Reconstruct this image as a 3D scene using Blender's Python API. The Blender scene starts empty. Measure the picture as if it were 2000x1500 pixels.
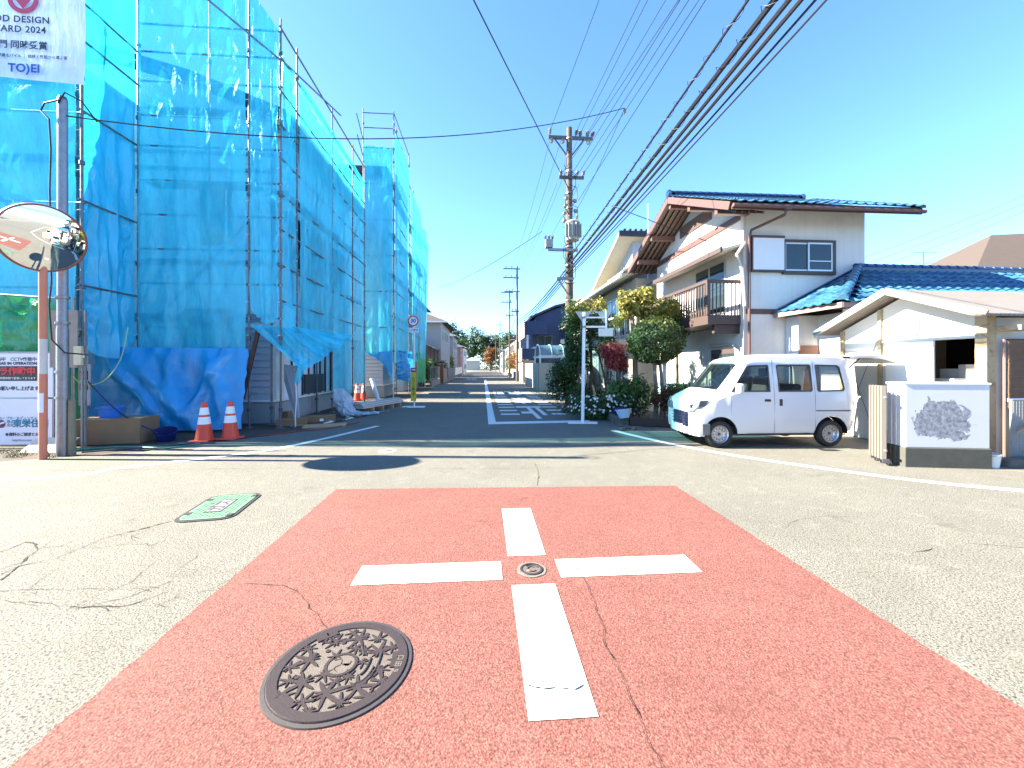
import bpy, bmesh, math, random
from mathutils import Vector, Matrix, noise

# ------------------------------------------------------------------ camera, world, sun, exposure
SC = bpy.context.scene
COL = SC.collection
F, H, HV = 775.0, 1.55, 715.0            # focal length (photo pixels), eye height, horizon row
cam_d = bpy.data.cameras.new('camera')
cam = bpy.data.objects.new('camera', cam_d)
COL.objects.link(cam)
cam.location = (0, 0, H)
cam.rotation_euler = (math.radians(90), 0, 0)
cam_d.sensor_width = 36
cam_d.lens = 36 * F / 2000
cam_d.shift_y = -35 / 2000
cam_d.clip_start = 0.05
cam_d.clip_end = 3000
SC.camera = cam

SUN_EL, SUN_DIR = math.radians(34.5), Vector((-1, 0.024, 0)).normalized()
w = bpy.data.worlds.new('World')
SC.world = w
w.use_nodes = True
nt = w.node_tree
sky = nt.nodes.new('ShaderNodeTexSky')
sky.sky_type = 'NISHITA'
sky.sun_disc = False
sky.sun_elevation = SUN_EL
sky.sun_rotation = math.atan2(SUN_DIR.x, SUN_DIR.y)
sky.air_density = 0.85
sky.dust_density = 0.05
sky.ozone_density = 4.0
sky.altitude = 0
bg = nt.nodes['Background']
bg.inputs['Strength'].default_value = 0.080
skm = nt.nodes.new('ShaderNodeMix')       # even white balance of the whole sky
skm.data_type = 'RGBA'
skm.blend_type = 'MULTIPLY'
skm.inputs[0].default_value = 1
skm.inputs[7].default_value = (.76, .96, 1.12, 1)
nt.links.new(sky.outputs['Color'], skm.inputs[6])
nt.links.new(skm.outputs[2], bg.inputs['Color'])

sl = bpy.data.lights.new('sun', 'SUN')
sl.energy = 5.0
sl.angle = math.radians(0.5)
sl.color = (1.0, 0.91, 0.76)
sun = bpy.data.objects.new('sun', sl)
COL.objects.link(sun)
sun.location = (-30, 0, 30)
sd = Vector((SUN_DIR.x * math.cos(SUN_EL), SUN_DIR.y * math.cos(SUN_EL), math.sin(SUN_EL)))
sun.rotation_euler = sd.to_track_quat('Z', 'Y').to_euler()

SC.view_settings.view_transform = 'Standard'
SC.view_settings.look = 'None'
SC.view_settings.gamma = 1
SC.view_settings.exposure = 2.72
SC.cycles.max_bounces = 8
SC.cycles.transparent_max_bounces = 24

# ------------------------------------------------------------------ frames and helpers
RZ = math.atan2(55, 775)                 # the street runs 4 degrees left of the view axis
TX = Vector((math.cos(RZ), math.sin(RZ), 0))
SY = Vector((-math.sin(RZ), math.cos(RZ), 0))
rng = random.Random(11)


def G(u, v, z=0.0):                      # ground point seen at a photo pixel
    y = F * (H - z) / (v - HV)
    return Vector(((u - 1000) / F * y, y, z))


def PX(u, v, y):                         # point seen at a photo pixel, y metres away
    return Vector(((u - 1000) / F * y, y, H + (HV - v) / F * y))


def ST(x, y, z=0.0):                     # street frame -> world
    return TX * x + SY * y + Vector((0, 0, z))


def toST(p):
    return Vector((p.dot(TX), p.dot(SY), p.z))


def frame(loc, rz):
    return Matrix.Translation(Vector(loc)) @ Matrix.Rotation(rz, 4, 'Z')


def pix(M, u, v, ax, val):               # pixel ray cut with a local plane of a thing
    Mi = M.inverted()
    o = Mi @ Vector((0, 0, H))
    d = Mi.to_3x3() @ Vector(((u - 1000) / F, 1, (HV - v) / F))
    return o + d * ((val - o[ax]) / d[ax])


class MB:
    def __init__(self):
        self.v, self.f, self.s = [], [], []

    def add(self, vs, fs, smooth=False):
        k = len(self.v)
        self.v += [Vector(p) for p in vs]
        self.f += [tuple(i + k for i in q) for q in fs]
        self.s += [smooth] * len(fs)
        return self

    def box(self, x0, x1, y0, y1, z0, z1):
        vs = [(x, y, z) for z in (z0, z1) for y in (y0, y1) for x in (x0, x1)]
        return self.add(vs, [(0, 2, 3, 1), (4, 5, 7, 6), (0, 1, 5, 4), (2, 6, 7, 3), (0, 4, 6, 2), (1, 3, 7, 5)])

    def cbox(self, c, s, M=None):
        vs = [Vector((dx * s[0] / 2, dy * s[1] / 2, dz * s[2] / 2)) for dz in (-1, 1) for dy in (-1, 1) for dx in (-1, 1)]
        if M is not None:
            vs = [M @ p for p in vs]
        vs = [p + Vector(c) for p in vs]
        return self.add(vs, [(0, 2, 3, 1), (4, 5, 7, 6), (0, 1, 5, 4), (2, 6, 7, 3), (0, 4, 6, 2), (1, 3, 7, 5)])

    def beam(self, p0, p1, w, h, up=(0, 0, 1)):
        p0, p1 = Vector(p0), Vector(p1)
        d = (p1 - p0).normalized()
        u = Vector(up)
        if abs(d.dot(u)) > .99:
            u = Vector((1, 0, 0))
        a = d.cross(u).normalized()
        b = a.cross(d).normalized()
        vs = [p + a * (i * w / 2) + b * (j * h / 2) for p in (p0, p1) for j in (-1, 1) for i in (-1, 1)]
        return self.add(vs, [(0, 1, 3, 2), (4, 6, 7, 5), (0, 4, 5, 1), (2, 3, 7, 6), (0, 2, 6, 4), (1, 5, 7, 3)])

    def tube(self, pts, r, n=8, cap=True):
        pts = [Vector(p) for p in pts]
        rs = r if isinstance(r, (list, tuple)) else [r] * len(pts)
        vs, fs, last = [], [], None
        for i, p in enumerate(pts):
            d = (pts[min(i + 1, len(pts) - 1)] - pts[max(i - 1, 0)])
            d = d.normalized() if d.length > 1e-9 else Vector((0, 0, 1))
            if last is None:
                a = d.cross(Vector((0, 0, 1)))
                if a.length < .05:
                    a = d.cross(Vector((1, 0, 0)))
            else:
                a = last - d * last.dot(d)
            a.normalize()
            last = a
            b = d.cross(a)
            for k in range(n):
                t = 2 * math.pi * k / n
                vs.append(p + (a * math.cos(t) + b * math.sin(t)) * rs[i])
        m = len(pts)
        for i in range(m - 1):
            for k in range(n):
                fs.append((i * n + k, i * n + (k + 1) % n, (i + 1) * n + (k + 1) % n, (i + 1) * n + k))
        self.add(vs, fs, True)
        if cap:
            k0 = len(self.v) - m * n
            self.f += [tuple(k0 + k for k in reversed(range(n))), tuple(k0 + (m - 1) * n + k for k in range(n))]
            self.s += [False, False]
        return self

    def prism(self, poly, vec):
        poly = [Vector(p) for p in poly]
        n = len(poly)
        vec = Vector(vec)
        nrm = Vector((0, 0, 0))
        for i in range(n):
            nrm += poly[i].cross(poly[(i + 1) % n])
        if nrm.dot(vec) > 0:
            poly.reverse()
        vs = poly + [p + vec for p in poly]
        fs = [tuple(range(n)), tuple(reversed(range(n, 2 * n)))]
        fs += [(i, n + i, n + (i + 1) % n, (i + 1) % n) for i in range(n)]
        return self.add(vs, fs)

    def face(self, pts, smooth=False):
        return self.add(pts, [tuple(range(len(pts)))], smooth)

    def grid(self, fn, nu, nv, smooth=True):
        vs = [fn(i / nu, j / nv) for j in range(nv + 1) for i in range(nu + 1)]
        fs = [(j * (nu + 1) + i, j * (nu + 1) + i + 1, (j + 1) * (nu + 1) + i + 1, (j + 1) * (nu + 1) + i)
              for j in range(nv) for i in range(nu)]
        return self.add(vs, fs, smooth)

    def lathe(self, prof, n=24, c=(0, 0, 0), M=None, smooth=True):
        vs, fs = [], []
        for r, z in prof:
            for k in range(n):
                t = 2 * math.pi * k / n
                p = Vector((r * math.cos(t), r * math.sin(t), z))
                vs.append((M @ p if M is not None else p) + Vector(c))
        for i in range(len(prof) - 1):
            for k in range(n):
                fs.append((i * n + k, i * n + (k + 1) % n, (i + 1) * n + (k + 1) % n, (i + 1) * n + k))
        self.add(vs, fs, smooth)
        return self

    def disc(self, c, r, n=24, M=None):
        vs = [Vector((r * math.cos(2 * math.pi * k / n), r * math.sin(2 * math.pi * k / n), 0)) for k in range(n)]
        return self.face([(M @ p if M is not None else p) + Vector(c) for p in vs])

    def mesh(self, name, m):
        me = bpy.data.meshes.new(name)
        me.from_pydata([tuple(p) for p in self.v], [], self.f)
        if m is not None:
            me.materials.append(m)
        me.polygons.foreach_set('use_smooth', self.s)
        if any(self.s):
            me.set_sharp_from_angle(angle=math.radians(42))
        me.update()
        return me

    def build(self, name, m, parent=None, bevel=0, M=None):
        o = bpy.data.objects.new(name, self.mesh(name, m))
        COL.objects.link(o)
        if parent is not None:
            o.parent = parent
        if M is not None:
            o.matrix_local = M
        if bevel:
            b = o.modifiers.new('bevel', 'BEVEL')
            b.width = bevel
            b.segments = 2
            b.limit_method = 'ANGLE'
            b.angle_limit = math.radians(50)
        return o


def tag(o, label, cat, group=None):
    o['label'] = label
    o['category'] = cat
    if group:
        o['group'] = group
    return o


def thing(name, label, cat, loc=(0, 0, 0), rz=0.0, group=None):
    o = bpy.data.objects.new(name, None)
    COL.objects.link(o)
    o.empty_display_size = .1
    o.location = loc
    o.rotation_euler = (0, 0, rz)
    return tag(o, label, cat, group)


def struct(o, kind='structure'):
    o['kind'] = kind
    return o


def copy_tree(o, parent=None):
    c = o.copy()
    COL.objects.link(c)
    if parent is not None:
        c.parent = parent
    for ch in list(o.children):
        copy_tree(ch, c)
    return c


def inst(me, name, parent, M):           # a piece sharing mesh data
    o = bpy.data.objects.new(name, me)
    COL.objects.link(o)
    if parent is not None:
        o.parent = parent
    o.matrix_local = M
    return o


def evald(o):                            # mesh of an object after its modifiers
    dg = bpy.context.evaluated_depsgraph_get()
    dg.update()
    return bpy.data.meshes.new_from_object(o.evaluated_get(dg))


def text(name, body, size, m, parent, M, align='CENTER', extrude=.0015, bold=0.0, sx=1.0, spacing=1.0, line=1.0):
    cu = bpy.data.curves.new('t', 'FONT')
    cu.body = body
    cu.size = size
    cu.align_x = align
    cu.align_y = 'CENTER'
    cu.extrude = extrude
    cu.offset = bold
    cu.space_character = spacing
    cu.space_line = line
    cu.resolution_u = 3
    t = bpy.data.objects.new('t', cu)
    COL.objects.link(t)
    me = evald(t)
    bpy.data.objects.remove(t)
    bpy.data.curves.remove(cu)
    me.name = name
    me.materials.clear()
    me.materials.append(m)
    o = bpy.data.objects.new(name, me)
    COL.objects.link(o)
    if parent is not None:
        o.parent = parent
    o.matrix_local = M @ Matrix.Diagonal((sx, 1, 1, 1))
    return o


def face_cam(p, rz=0.0):                 # upright text plane at p facing -y turned by rz
    return Matrix.Translation(Vector(p)) @ Matrix.Rotation(rz, 4, 'Z') @ Matrix.Rotation(math.pi / 2, 4, 'X')


# ------------------------------------------------------------------ materials
MATS = {}


def new_mat(name):
    m = bpy.data.materials.new(name)
    m.use_nodes = True
    MATS[name] = m
    n = m.node_tree
    return m, n.nodes, n.links, n.nodes['Principled BSDF']


def rgb(c):
    return (c[0], c[1], c[2], 1)


def nz(N, L, scale, detail=4, rough=.6, vec=None, dist=0.0):
    t = N.new('ShaderNodeTexNoise')
    t.inputs['Scale'].default_value = scale
    t.inputs['Detail'].default_value = detail
    t.inputs['Roughness'].default_value = rough
    t.inputs['Distortion'].default_value = dist
    if vec is not None:
        L.new(vec, t.inputs['Vector'])
    return t.outputs['Fac']


def ramp(N, L, fac, stops):
    r = N.new('ShaderNodeValToRGB')
    while len(r.color_ramp.elements) < len(stops):
        r.color_ramp.elements.new(.5)
    for e, (p, c) in zip(r.color_ramp.elements, stops):
        e.position = p
        e.color = rgb(c) if not isinstance(c, (int, float)) else (c, c, c, 1)
    L.new(fac, r.inputs['Fac'])
    return r.outputs['Color']


def mixc(N, L, fac, a, b, mode='MIX'):
    x = N.new('ShaderNodeMix')
    x.data_type = 'RGBA'
    x.blend_type = mode
    for s, val in ((x.inputs[0], fac), (x.inputs[6], a), (x.inputs[7], b)):
        if hasattr(val, 'is_linked'):
            L.new(val, s)
        else:
            s.default_value = val if isinstance(val, (int, float)) else rgb(val)
    return x.outputs[2]


def bump(N, L, height, strength, dist, prev=None):
    b = N.new('ShaderNodeBump')
    b.inputs['Strength'].default_value = strength
    b.inputs['Distance'].default_value = dist
    L.new(height, b.inputs['Height'])
    if prev is not None:
        L.new(prev, b.inputs['Normal'])
    return b.outputs['Normal']


def mat(name, col, rough=.6, var=.12, scale=6.0, bmp=0.0, bscale=60.0, metal=0.0, spec=.5, dirt=None, dirt_amt=.5, dscale=3.0, coat=0.0, wave=None, streak=0.0):
    """painted / plain surface: base colour with soft variation, optional stains and fine relief"""
    if name in MATS:
        return MATS[name]
    m, N, L, P = new_mat(name)
    co = N.new('ShaderNodeTexCoord').outputs['Object']
    c = mixc(N, L, nz(N, L, scale, 5, .6, co), [x * (1 - var) for x in col], [min(1, x * (1 + var)) for x in col])
    if streak:
        mp = N.new('ShaderNodeMapping')
        mp.inputs['Scale'].default_value = (5, 5, .28)
        L.new(co, mp.inputs['Vector'])
        f = ramp(N, L, nz(N, L, 1.6, 6, .65, mp.outputs[0], .2), [(.48, 0.0), (.75, streak)])
        c = mixc(N, L, f, c, [x * .45 for x in col])
    if dirt is not None:
        f = ramp(N, L, nz(N, L, dscale, 8, .7, co, .6), [(.5, 0.0), (.72, dirt_amt)])
        c = mixc(N, L, f, c, dirt)
    L.new(c, P.inputs['Base Color'])
    P.inputs['Roughness'].default_value = rough
    P.inputs['Metallic'].default_value = metal
    P.inputs['Specular IOR Level'].default_value = spec
    if coat:
        P.inputs['Coat Weight'].default_value = coat
        P.inputs['Coat Roughness'].default_value = .06
    nrm = None
    if wave:
        t = N.new('ShaderNodeTexWave')
        t.bands_direction = wave[0]
        t.wave_profile = wave[2] if len(wave) > 2 else 'SAW'
        t.inputs['Scale'].default_value = wave[1]
        L.new(co, t.inputs['Vector'])
        nrm = bump(N, L, t.outputs['Fac'], .6, .02)
    if bmp:
        nrm = bump(N, L, nz(N, L, bscale, 3, .6, co), bmp, .01, nrm)
    if nrm is not None:
        L.new(nrm, P.inputs['Normal'])
    return m


def asphalt(name, dark, light, stone, big=.35, grain=1.0):
    m, N, L, P = new_mat(name)
    co = N.new('ShaderNodeNewGeometry').outputs['Position']
    n1 = nz(N, L, 150, 3, .75, co)
    c = ramp(N, L, n1, [(.34, dark), (.47, light), (.62, stone)])
    n2 = nz(N, L, 75, 3, .65, co)
    c = mixc(N, L, ramp(N, L, n2, [(.54, 0.0), (.62, .9 * grain)]), c, [x * .6 for x in dark])
    n3 = nz(N, L, .9, 6, .65, co, .4)
    c = mixc(N, L, ramp(N, L, n3, [(.32, big), (.62, 0.0)]), c, [x * .62 for x in light])
    n5 = nz(N, L, 1.7, 7, .7, co, .3)
    c = mixc(N, L, ramp(N, L, n5, [(.60, 0.0), (.72, .55)]), c, [x * .45 for x in light])
    n4 = nz(N, L, 5, 5, .7, co)
    c = mixc(N, L, ramp(N, L, n4, [(.55, 0.0), (.75, big * .8)]), c, [min(1, x * 1.12) for x in stone])
    L.new(c, P.inputs['Base Color'])
    P.inputs['Roughness'].default_value = .85
    P.inputs['Specular IOR Level'].default_value = .25
    v = N.new('ShaderNodeTexVoronoi')
    v.inputs['Scale'].default_value = 95
    L.new(co, v.inputs['Vector'])
    b = bump(N, L, v.outputs['Distance'], .55 * grain, .006)
    b = bump(N, L, n2, .5 * grain, .006, b)
    L.new(b, P.inputs['Normal'])
    return m


M_ASPH = asphalt('asphalt', (.027, .026, .022), (.142, .136, .112), (.265, .254, .208), .36)
M_RED = asphalt('red_surface', (.064, .020, .016), (.164, .060, .047), (.25, .124, .096), .24, .75)
M_LOT = mat('lot_concrete', (0.151, 0.141, 0.116), .9, .15, 1.5, .4, 90, dirt=(.16, .14, .11), dirt_amt=.5, dscale=1.2)
M_SOIL = mat('soil', (0.059, 0.045, 0.032), .95, .35, 5, .8, 40)


def paint_mat(name, col, under, wear=.62):
    m, N, L, P = new_mat(name)
    co = N.new('ShaderNodeNewGeometry').outputs['Position']
    n1 = nz(N, L, 70, 3, .7, co)
    n2 = nz(N, L, 2.2, 5, .7, co)
    mul = N.new('ShaderNodeMath')
    mul.operation = 'ADD'
    L.new(n1, mul.inputs[0])
    L.new(n2, mul.inputs[1])
    f = ramp(N, L, mul.outputs[0], [(.0, 0.0), (.5, 0.0)])
    sub = N.new('ShaderNodeMapRange')
    sub.inputs['From Min'].default_value = wear * 2
    sub.inputs['From Max'].default_value = wear * 2 + .10
    L.new(mul.outputs[0], sub.inputs['Value'])
    c = mixc(N, L, nz(N, L, 9, 4, .6, co), [x * .9 for x in col], col)
    c = mixc(N, L, sub.outputs['Result'], c, under)
    L.new(c, P.inputs['Base Color'])
    P.inputs['Roughness'].default_value = .7
    L.new(bump(N, L, n1, .35, .004), P.inputs['Normal'])
    return m


M_WHITE_LINE = paint_mat('road_paint', (.62, .62, .60), (.12, .115, .095), .60)
M_WHITE_LINE_RED = paint_mat('road_paint_cross', (.62, .62, .59), (.17, .10, .08), .585)
M_CRACK = mat('crack', (0.012, 0.011, 0.010), .95)


def glass_mat(name, tint, transp, rough=.03):
    m, N, L, P = new_mat(name)
    P.inputs['Base Color'].default_value = rgb(tint)
    P.inputs['Roughness'].default_value = rough
    P.inputs['Specular IOR Level'].default_value = .6
    tr = N.new('ShaderNodeBsdfTransparent')
    tr.inputs['Color'].default_value = (.72, .85, .82, 1)
    mx = N.new('ShaderNodeMixShader')
    mx.inputs[0].default_value = transp
    L.new(P.outputs[0], mx.inputs[1])
    L.new(tr.outputs[0], mx.inputs[2])
    L.new(mx.outputs[0], N['Material Output'].inputs['Surface'])
    return m


M_GLASS = glass_mat('window_glass', (.03, .05, .06), .30)
M_CARGLASS = glass_mat('car_glass', (.006, .012, .014), .50)
M_POLY = glass_mat('polycarbonate', (.35, .42, .45), .45, .25)


def sheet_mat(name, col, trans, tint, wr=1.0, gloss=.06):
    m, N, L, P = new_mat(name)
    N.remove(P)
    co = N.new('ShaderNodeTexCoord').outputs['Object']
    mp = N.new('ShaderNodeMapping')
    mp.inputs['Scale'].default_value = (1.3, 1.3, .45)
    mp.inputs['Rotation'].default_value = (.15, .22, .1)
    L.new(co, mp.inputs['Vector'])
    n1 = nz(N, L, 2.2, 6, .6, mp.outputs[0], .25)
    n2 = nz(N, L, 9, 4, .6, mp.outputs[0], .3)
    c = mixc(N, L, ramp(N, L, n1, [(.3, 0.0), (.7, 1.0)]), [x * .82 for x in col], [min(1, x * 1.12) for x in col])
    b = bump(N, L, n1, .7 * wr, .12)
    b = bump(N, L, n2, .35 * wr, .03, b)
    d = N.new('ShaderNodeBsdfDiffuse')
    t = N.new('ShaderNodeBsdfTranslucent')
    g = N.new('ShaderNodeBsdfGlossy')
    g.inputs['Roughness'].default_value = .28
    g.inputs['Color'].default_value = (.9, .97, 1, 1)
    for s in (d, t):
        L.new(c, s.inputs['Color'])
    for s in (d, t, g):
        L.new(b, s.inputs['Normal'])
    a = N.new('ShaderNodeMixShader')
    a.inputs[0].default_value = .26
    L.new(d.outputs[0], a.inputs[1])
    L.new(t.outputs[0], a.inputs[2])
    e = N.new('ShaderNodeMixShader')
    e.inputs[0].default_value = gloss
    L.new(a.outputs[0], e.inputs[1])
    L.new(g.outputs[0], e.inputs[2])
    if trans > 0:
        tr = N.new('ShaderNodeBsdfTransparent')
        tr.inputs['Color'].default_value = rgb(tint)
        f = N.new('ShaderNodeMixShader')
        fac = ramp(N, L, n1, [(.3, trans * 1.15), (.75, trans * .8)])
        L.new(fac, f.inputs[0])
        L.new(e.outputs[0], f.inputs[1])
        L.new(tr.outputs[0], f.inputs[2])
        e = f
    L.new(e.outputs[0], N['Material Output'].inputs['Surface'])
    return m


M_NET = sheet_mat('blue_mesh_sheet', (.05, .70, 1.0), .36, (.55, .95, 1.0))
M_TARP = sheet_mat('blue_tarp', (.012, .34, .72), 0, (1, 1, 1), .55, .07)
M_GREEN = sheet_mat('green_mesh_sheet', (.01, .28, .10), .08, (.3, 1, .5))
M_LGREEN = sheet_mat('light_green_sheet', (.05, .55, .22), .2, (.4, 1, .6))
M_BANNER = sheet_mat('banner_cloth', (.74, .76, .86), 0, (1, 1, 1), .5, .04)
M_PLASTIC_WRAP = sheet_mat('clear_wrap', (.62, .68, .74), .25, (.9, .95, 1), 1.6, .22)

M_STEEL = mat('galvanised_steel', (0.252, 0.258, 0.264), .45, .2, 20, .15, 120, metal=.75, dirt=(.16, .10, .07), dirt_amt=.5, dscale=9)
M_STEEL_D = mat('dark_steel', (.10, .105, .12), .5, .2, 20, metal=.5)
M_WHITE = mat('white_paint', (.78, .78, .76), .5, .05, 4)
M_WALL_W = mat('white_plaster', (.62, .605, .57), .9, .05, 1.5, .25, 130, dirt=(.38, .36, .31), dirt_amt=.35, dscale=.9, streak=.14)
M_BROWN = mat('brown_wood_paint', (.062, .040, .034), .6, .2, 8, .2, 50)
M_REDBROWN = mat('redbrown_trim', (.098, .050, .043), .6, .2, 6, .2, 50)
M_BLACK = mat('black_rubber', (.015, .015, .016), .7)
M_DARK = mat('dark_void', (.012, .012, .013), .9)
M_ALU = mat('aluminium_frame', (.50, .50, .49), .4, .05, 10, metal=.6)
M_TILE = mat('blue_glazed_tile', (.030, .115, .185), .33, .3, 9, .1, 40, spec=.5, dirt=(.03, .06, .10), dirt_amt=.35, dscale=4)
M_TILE_D = mat('navy_ridge_tile', (.012, .035, .10), .3, .2, 9, .1, 40)
M_CONC = mat('concrete', (0.198, 0.193, 0.176), .9, .14, 3, .35, 70, dirt=(.16, .15, .13), dirt_amt=.55, dscale=1.8)
M_CONC_D = mat('mossy_concrete', (0.102, 0.099, 0.084), .95, .25, 4, .5, 60, dirt=(.06, .075, .045), dirt_amt=.7, dscale=3)
M_CARD = mat('cardboard', (0.240, 0.148, 0.076), .85, .1, 5, .1, 60)
M_WOODL = mat('pale_timber', (.42, .27, .14), .8, .2, 12, .2, 50)
M_PLY = mat('weathered_plywood', (.26, .22, .19), .9, .25, 6, .25, 50)
M_ORANGE = mat('orange_cone', (.72, .06, .025), .45, .08, 6)
M_REFL = mat('white_reflective', (.80, .80, .80), .4, .05, 10)
M_CORAL = mat('faded_orange_paint', (0.580, 0.187, 0.104), .55, .08, 5)
M_TXT = mat('dark_print', (.03, .035, .06), .7)
M_TXTBLUE = mat('blue_print', (.02, .07, .36), .7)
M_TXTRED = mat('red_print', (.62, .03, .03), .6)
M_TXTTEAL = mat('teal_print', (.03, .20, .30), .7)
M_TXTGREY = mat('grey_print', (.40, .40, .45), .7)
M_PANEL = mat('sign_panel', (.72, .70, .74), .45, .04, 3)
# ------------------------------------------------------------------ ground, road, markings
struct(MB().face([(-600, -300, -.03), (600, -300, -.03), (600, 1500, -.03), (-600, 1500, -.03)]).build('ground', M_LOT))


def st_poly(name, pts, z, m):
    return struct(MB().face([ST(x, y, z) for x, y in pts]).build(name, m))


ROAD = [(-90, -8.5), (90, -8.5), (90, 6.6), (7.0, 6.9), (5.0, 8.2), (3.75, 10.4), (3.45, 13), (3.4, 220), (-3.6, 220), (-3.6, 12.5),
        (-4.4, 9.6), (-6.2, 7.6), (-9.0, 6.6), (-90, 6.0)]
st_poly('road', ROAD, 0, M_ASPH)
rq = [(-1.82, .9), (2.42, .9), (2.47, 4.97), (-1.85, 5.13)]
rr_ = []
re_ = random.Random(2)
for (x0, y0), (x1, y1) in zip(rq, rq[1:] + rq[:1]):   # slightly ragged hand-laid border
    n = int(math.hypot(x1 - x0, y1 - y0) / .03)
    for i in range(n):
        t = i / n
        w_ = .010 * noise.noise(Vector((x0 + (x1 - x0) * t, y0 + (y1 - y0) * t, 3)) * 9) + re_.uniform(-.004, .004)
        rr_.append((x0 + (x1 - x0) * t + w_ * (y1 - y0) / math.hypot(x1 - x0, y1 - y0), y0 + (y1 - y0) * t - w_ * (x1 - x0) / math.hypot(x1 - x0, y1 - y0)))
st_poly('red_paving', rr_, .004, M_RED)
CX, CY = .349, 3.0
for k, (dx, dy) in enumerate(((0, 1), (0, -1), (-1, 0), (1, 0))):
    a, b, hw = .215, 1.285, .155
    if dx == 0:
        q = [(CX - hw, CY + dy * a), (CX + hw, CY + dy * a), (CX + hw, CY + dy * b), (CX - hw, CY + dy * b)]
    else:
        q = [(CX + dx * a, CY - hw + .02), (CX + dx * b, CY - hw + .02), (CX + dx * b, CY + hw - .02), (CX + dx * a, CY + hw - .02)]
    if (dy < 0) or (dx < 0):
        q.reverse()
    st_poly('cross_marking', q, .008, M_WHITE_LINE_RED)


def ribbon(pts, wid, z):
    mb = MB()
    vs, n = [], len(pts)
    for i, p in enumerate(pts):
        d = (pts[min(i + 1, n - 1)] - pts[max(i - 1, 0)]).normalized()
        s = Vector((-d.y, d.x, 0))
        ww = wid[i] if isinstance(wid, list) else wid
        vs += [p + s * ww / 2 + Vector((0, 0, z)), p - s * ww / 2 + Vector((0, 0, z))]
    mb.add(vs, [(2 * i, 2 * i + 1, 2 * i + 3, 2 * i + 2) for i in range(n - 1)])
    return mb


def smooth_path(pts, k=8):
    out = []
    n = len(pts)
    for i in range(n - 1):
        p0, p1, p2, p3 = pts[max(i - 1, 0)], pts[i], pts[i + 1], pts[min(i + 2, n - 1)]
        for j in range(k):
            t = j / k
            out.append(.5 * ((2 * p1) + (p2 - p0) * t + (2 * p0 - 5 * p1 + 4 * p2 - p3) * t * t + (3 * p1 - p0 - 3 * p2 + p3) * t ** 3))
    out.append(pts[-1])
    return out


left_l = [Vector((-40, 2.4, 0)), Vector((-14, 4.35, 0))] + [G(u, v) for u, v in ((0, 938), (250, 912), (500, 883), (620, 860), (738, 832))]
struct(ribbon(smooth_path(left_l), .15, .004).build('edge_line', M_WHITE_LINE))
right_l = [G(u, v) for u, v in ((1197, 841), (1300, 865), (1430, 889), (1600, 914), (1800, 940), (2000, 959))] + [Vector((8.6, 4.05, 0)), Vector((12.5, 3.75, 0)), Vector((45, 6.0, 0))]
struct(ribbon(smooth_path(right_l), .15, .004).build('edge_line', M_WHITE_LINE))
st_poly('stop_line', [(.12, 10.55), (2.98, 10.75), (2.98, 11.15), (.12, 11.0)], .004, M_WHITE_LINE)
st_poly('center_line', [(.12, 11.004), (.33, 11.004), (.25, 46), (.05, 46)], .004, M_WHITE_LINE)
for k in range(11):
    y = 12.55 + 1.07 * k
    st_poly('ladder_marking', [(.55, y), (1.15, y), (1.15, y + .36), (.55, y + .36)], .004, M_WHITE_LINE)
    st_poly('ladder_marking', [(2.2, y), (2.75, y), (2.75, y + .36), (2.2, y + .36)], .004, M_WHITE_LINE)
for ch, y0, y1 in (('止', 12.1, 15.5), ('ま', 16.4, 19.9), ('れ', 21.2, 24.8)):
    M = Matrix.Translation(ST(1.68, (y0 + y1) / 2, .005)) @ Matrix.Rotation(RZ + math.pi, 4, 'Z') @ Matrix.Diagonal((.98, 3.9, 1, 1))
    struct(text('stop_lettering', ch, 1.0, M_WHITE_LINE, None, M, extrude=.0005, bold=.035))
for y in (27.5, 47.0):
    M = Matrix.Translation(ST(-1.5, y, .005)) @ Matrix.Rotation(RZ, 4, 'Z') @ Matrix.Diagonal((1.3, 5.0, 1, 1))
    if y > 30:
        struct(text('speed_lettering', '30', 1.0, M_WHITE_LINE, None, M, extrude=.0005, bold=.02))
# side bands of bare ground in front of the plots
st_poly('gravel_verge', [(-3.6, 12.6), (-3.6, 29.5), (-6.5, 29.5), (-6.5, 9.0), (-6.1, 7.75), (-4.45, 9.6)], -.012, M_SOIL)
st_poly('gravel_verge', [(-30, 6.35), (-9.0, 6.65), (-6.25, 7.65), (-6.3, 12), (-30, 12)], -.018, M_SOIL)

# cracks in the old asphalt
CR = [[(0, 500), (100, 425), (300, 385), (440, 325), (560, 275), (700, 240), (920, 185)],
      [(0, 440), (120, 405), (210, 330), (320, 320), (400, 290)], [(0, 470), (90, 430), (200, 345), (190, 310), (130, 300), (0, 350)],
      [(0, 555), (150, 552), (350, 550), (550, 550), (850, 540)],
      [(30, 605), (100, 615), (250, 622), (400, 642), (600, 645), (720, 625), (900, 560)],
      [(350, 660), (500, 590), (700, 510), (820, 410)], [(400, 655), (650, 600), (900, 510), (1050, 450)],
      [(430, 330), (540, 330), (640, 310), (780, 305), (810, 330)], [(1050, 570), (1150, 535), (1220, 500)], [(820, 640), (900, 610), (960, 585)],
      [(690, 265), (720, 290)], [(900, 480), (1050, 370)], [(120, 570), (180, 520), (320, 430)]]
RC = [[(1300, 520), (1420, 525), (1520, 525), (1580, 560), (1620, 600), (1650, 650), (1680, 690), (1740, 755)]]


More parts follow.
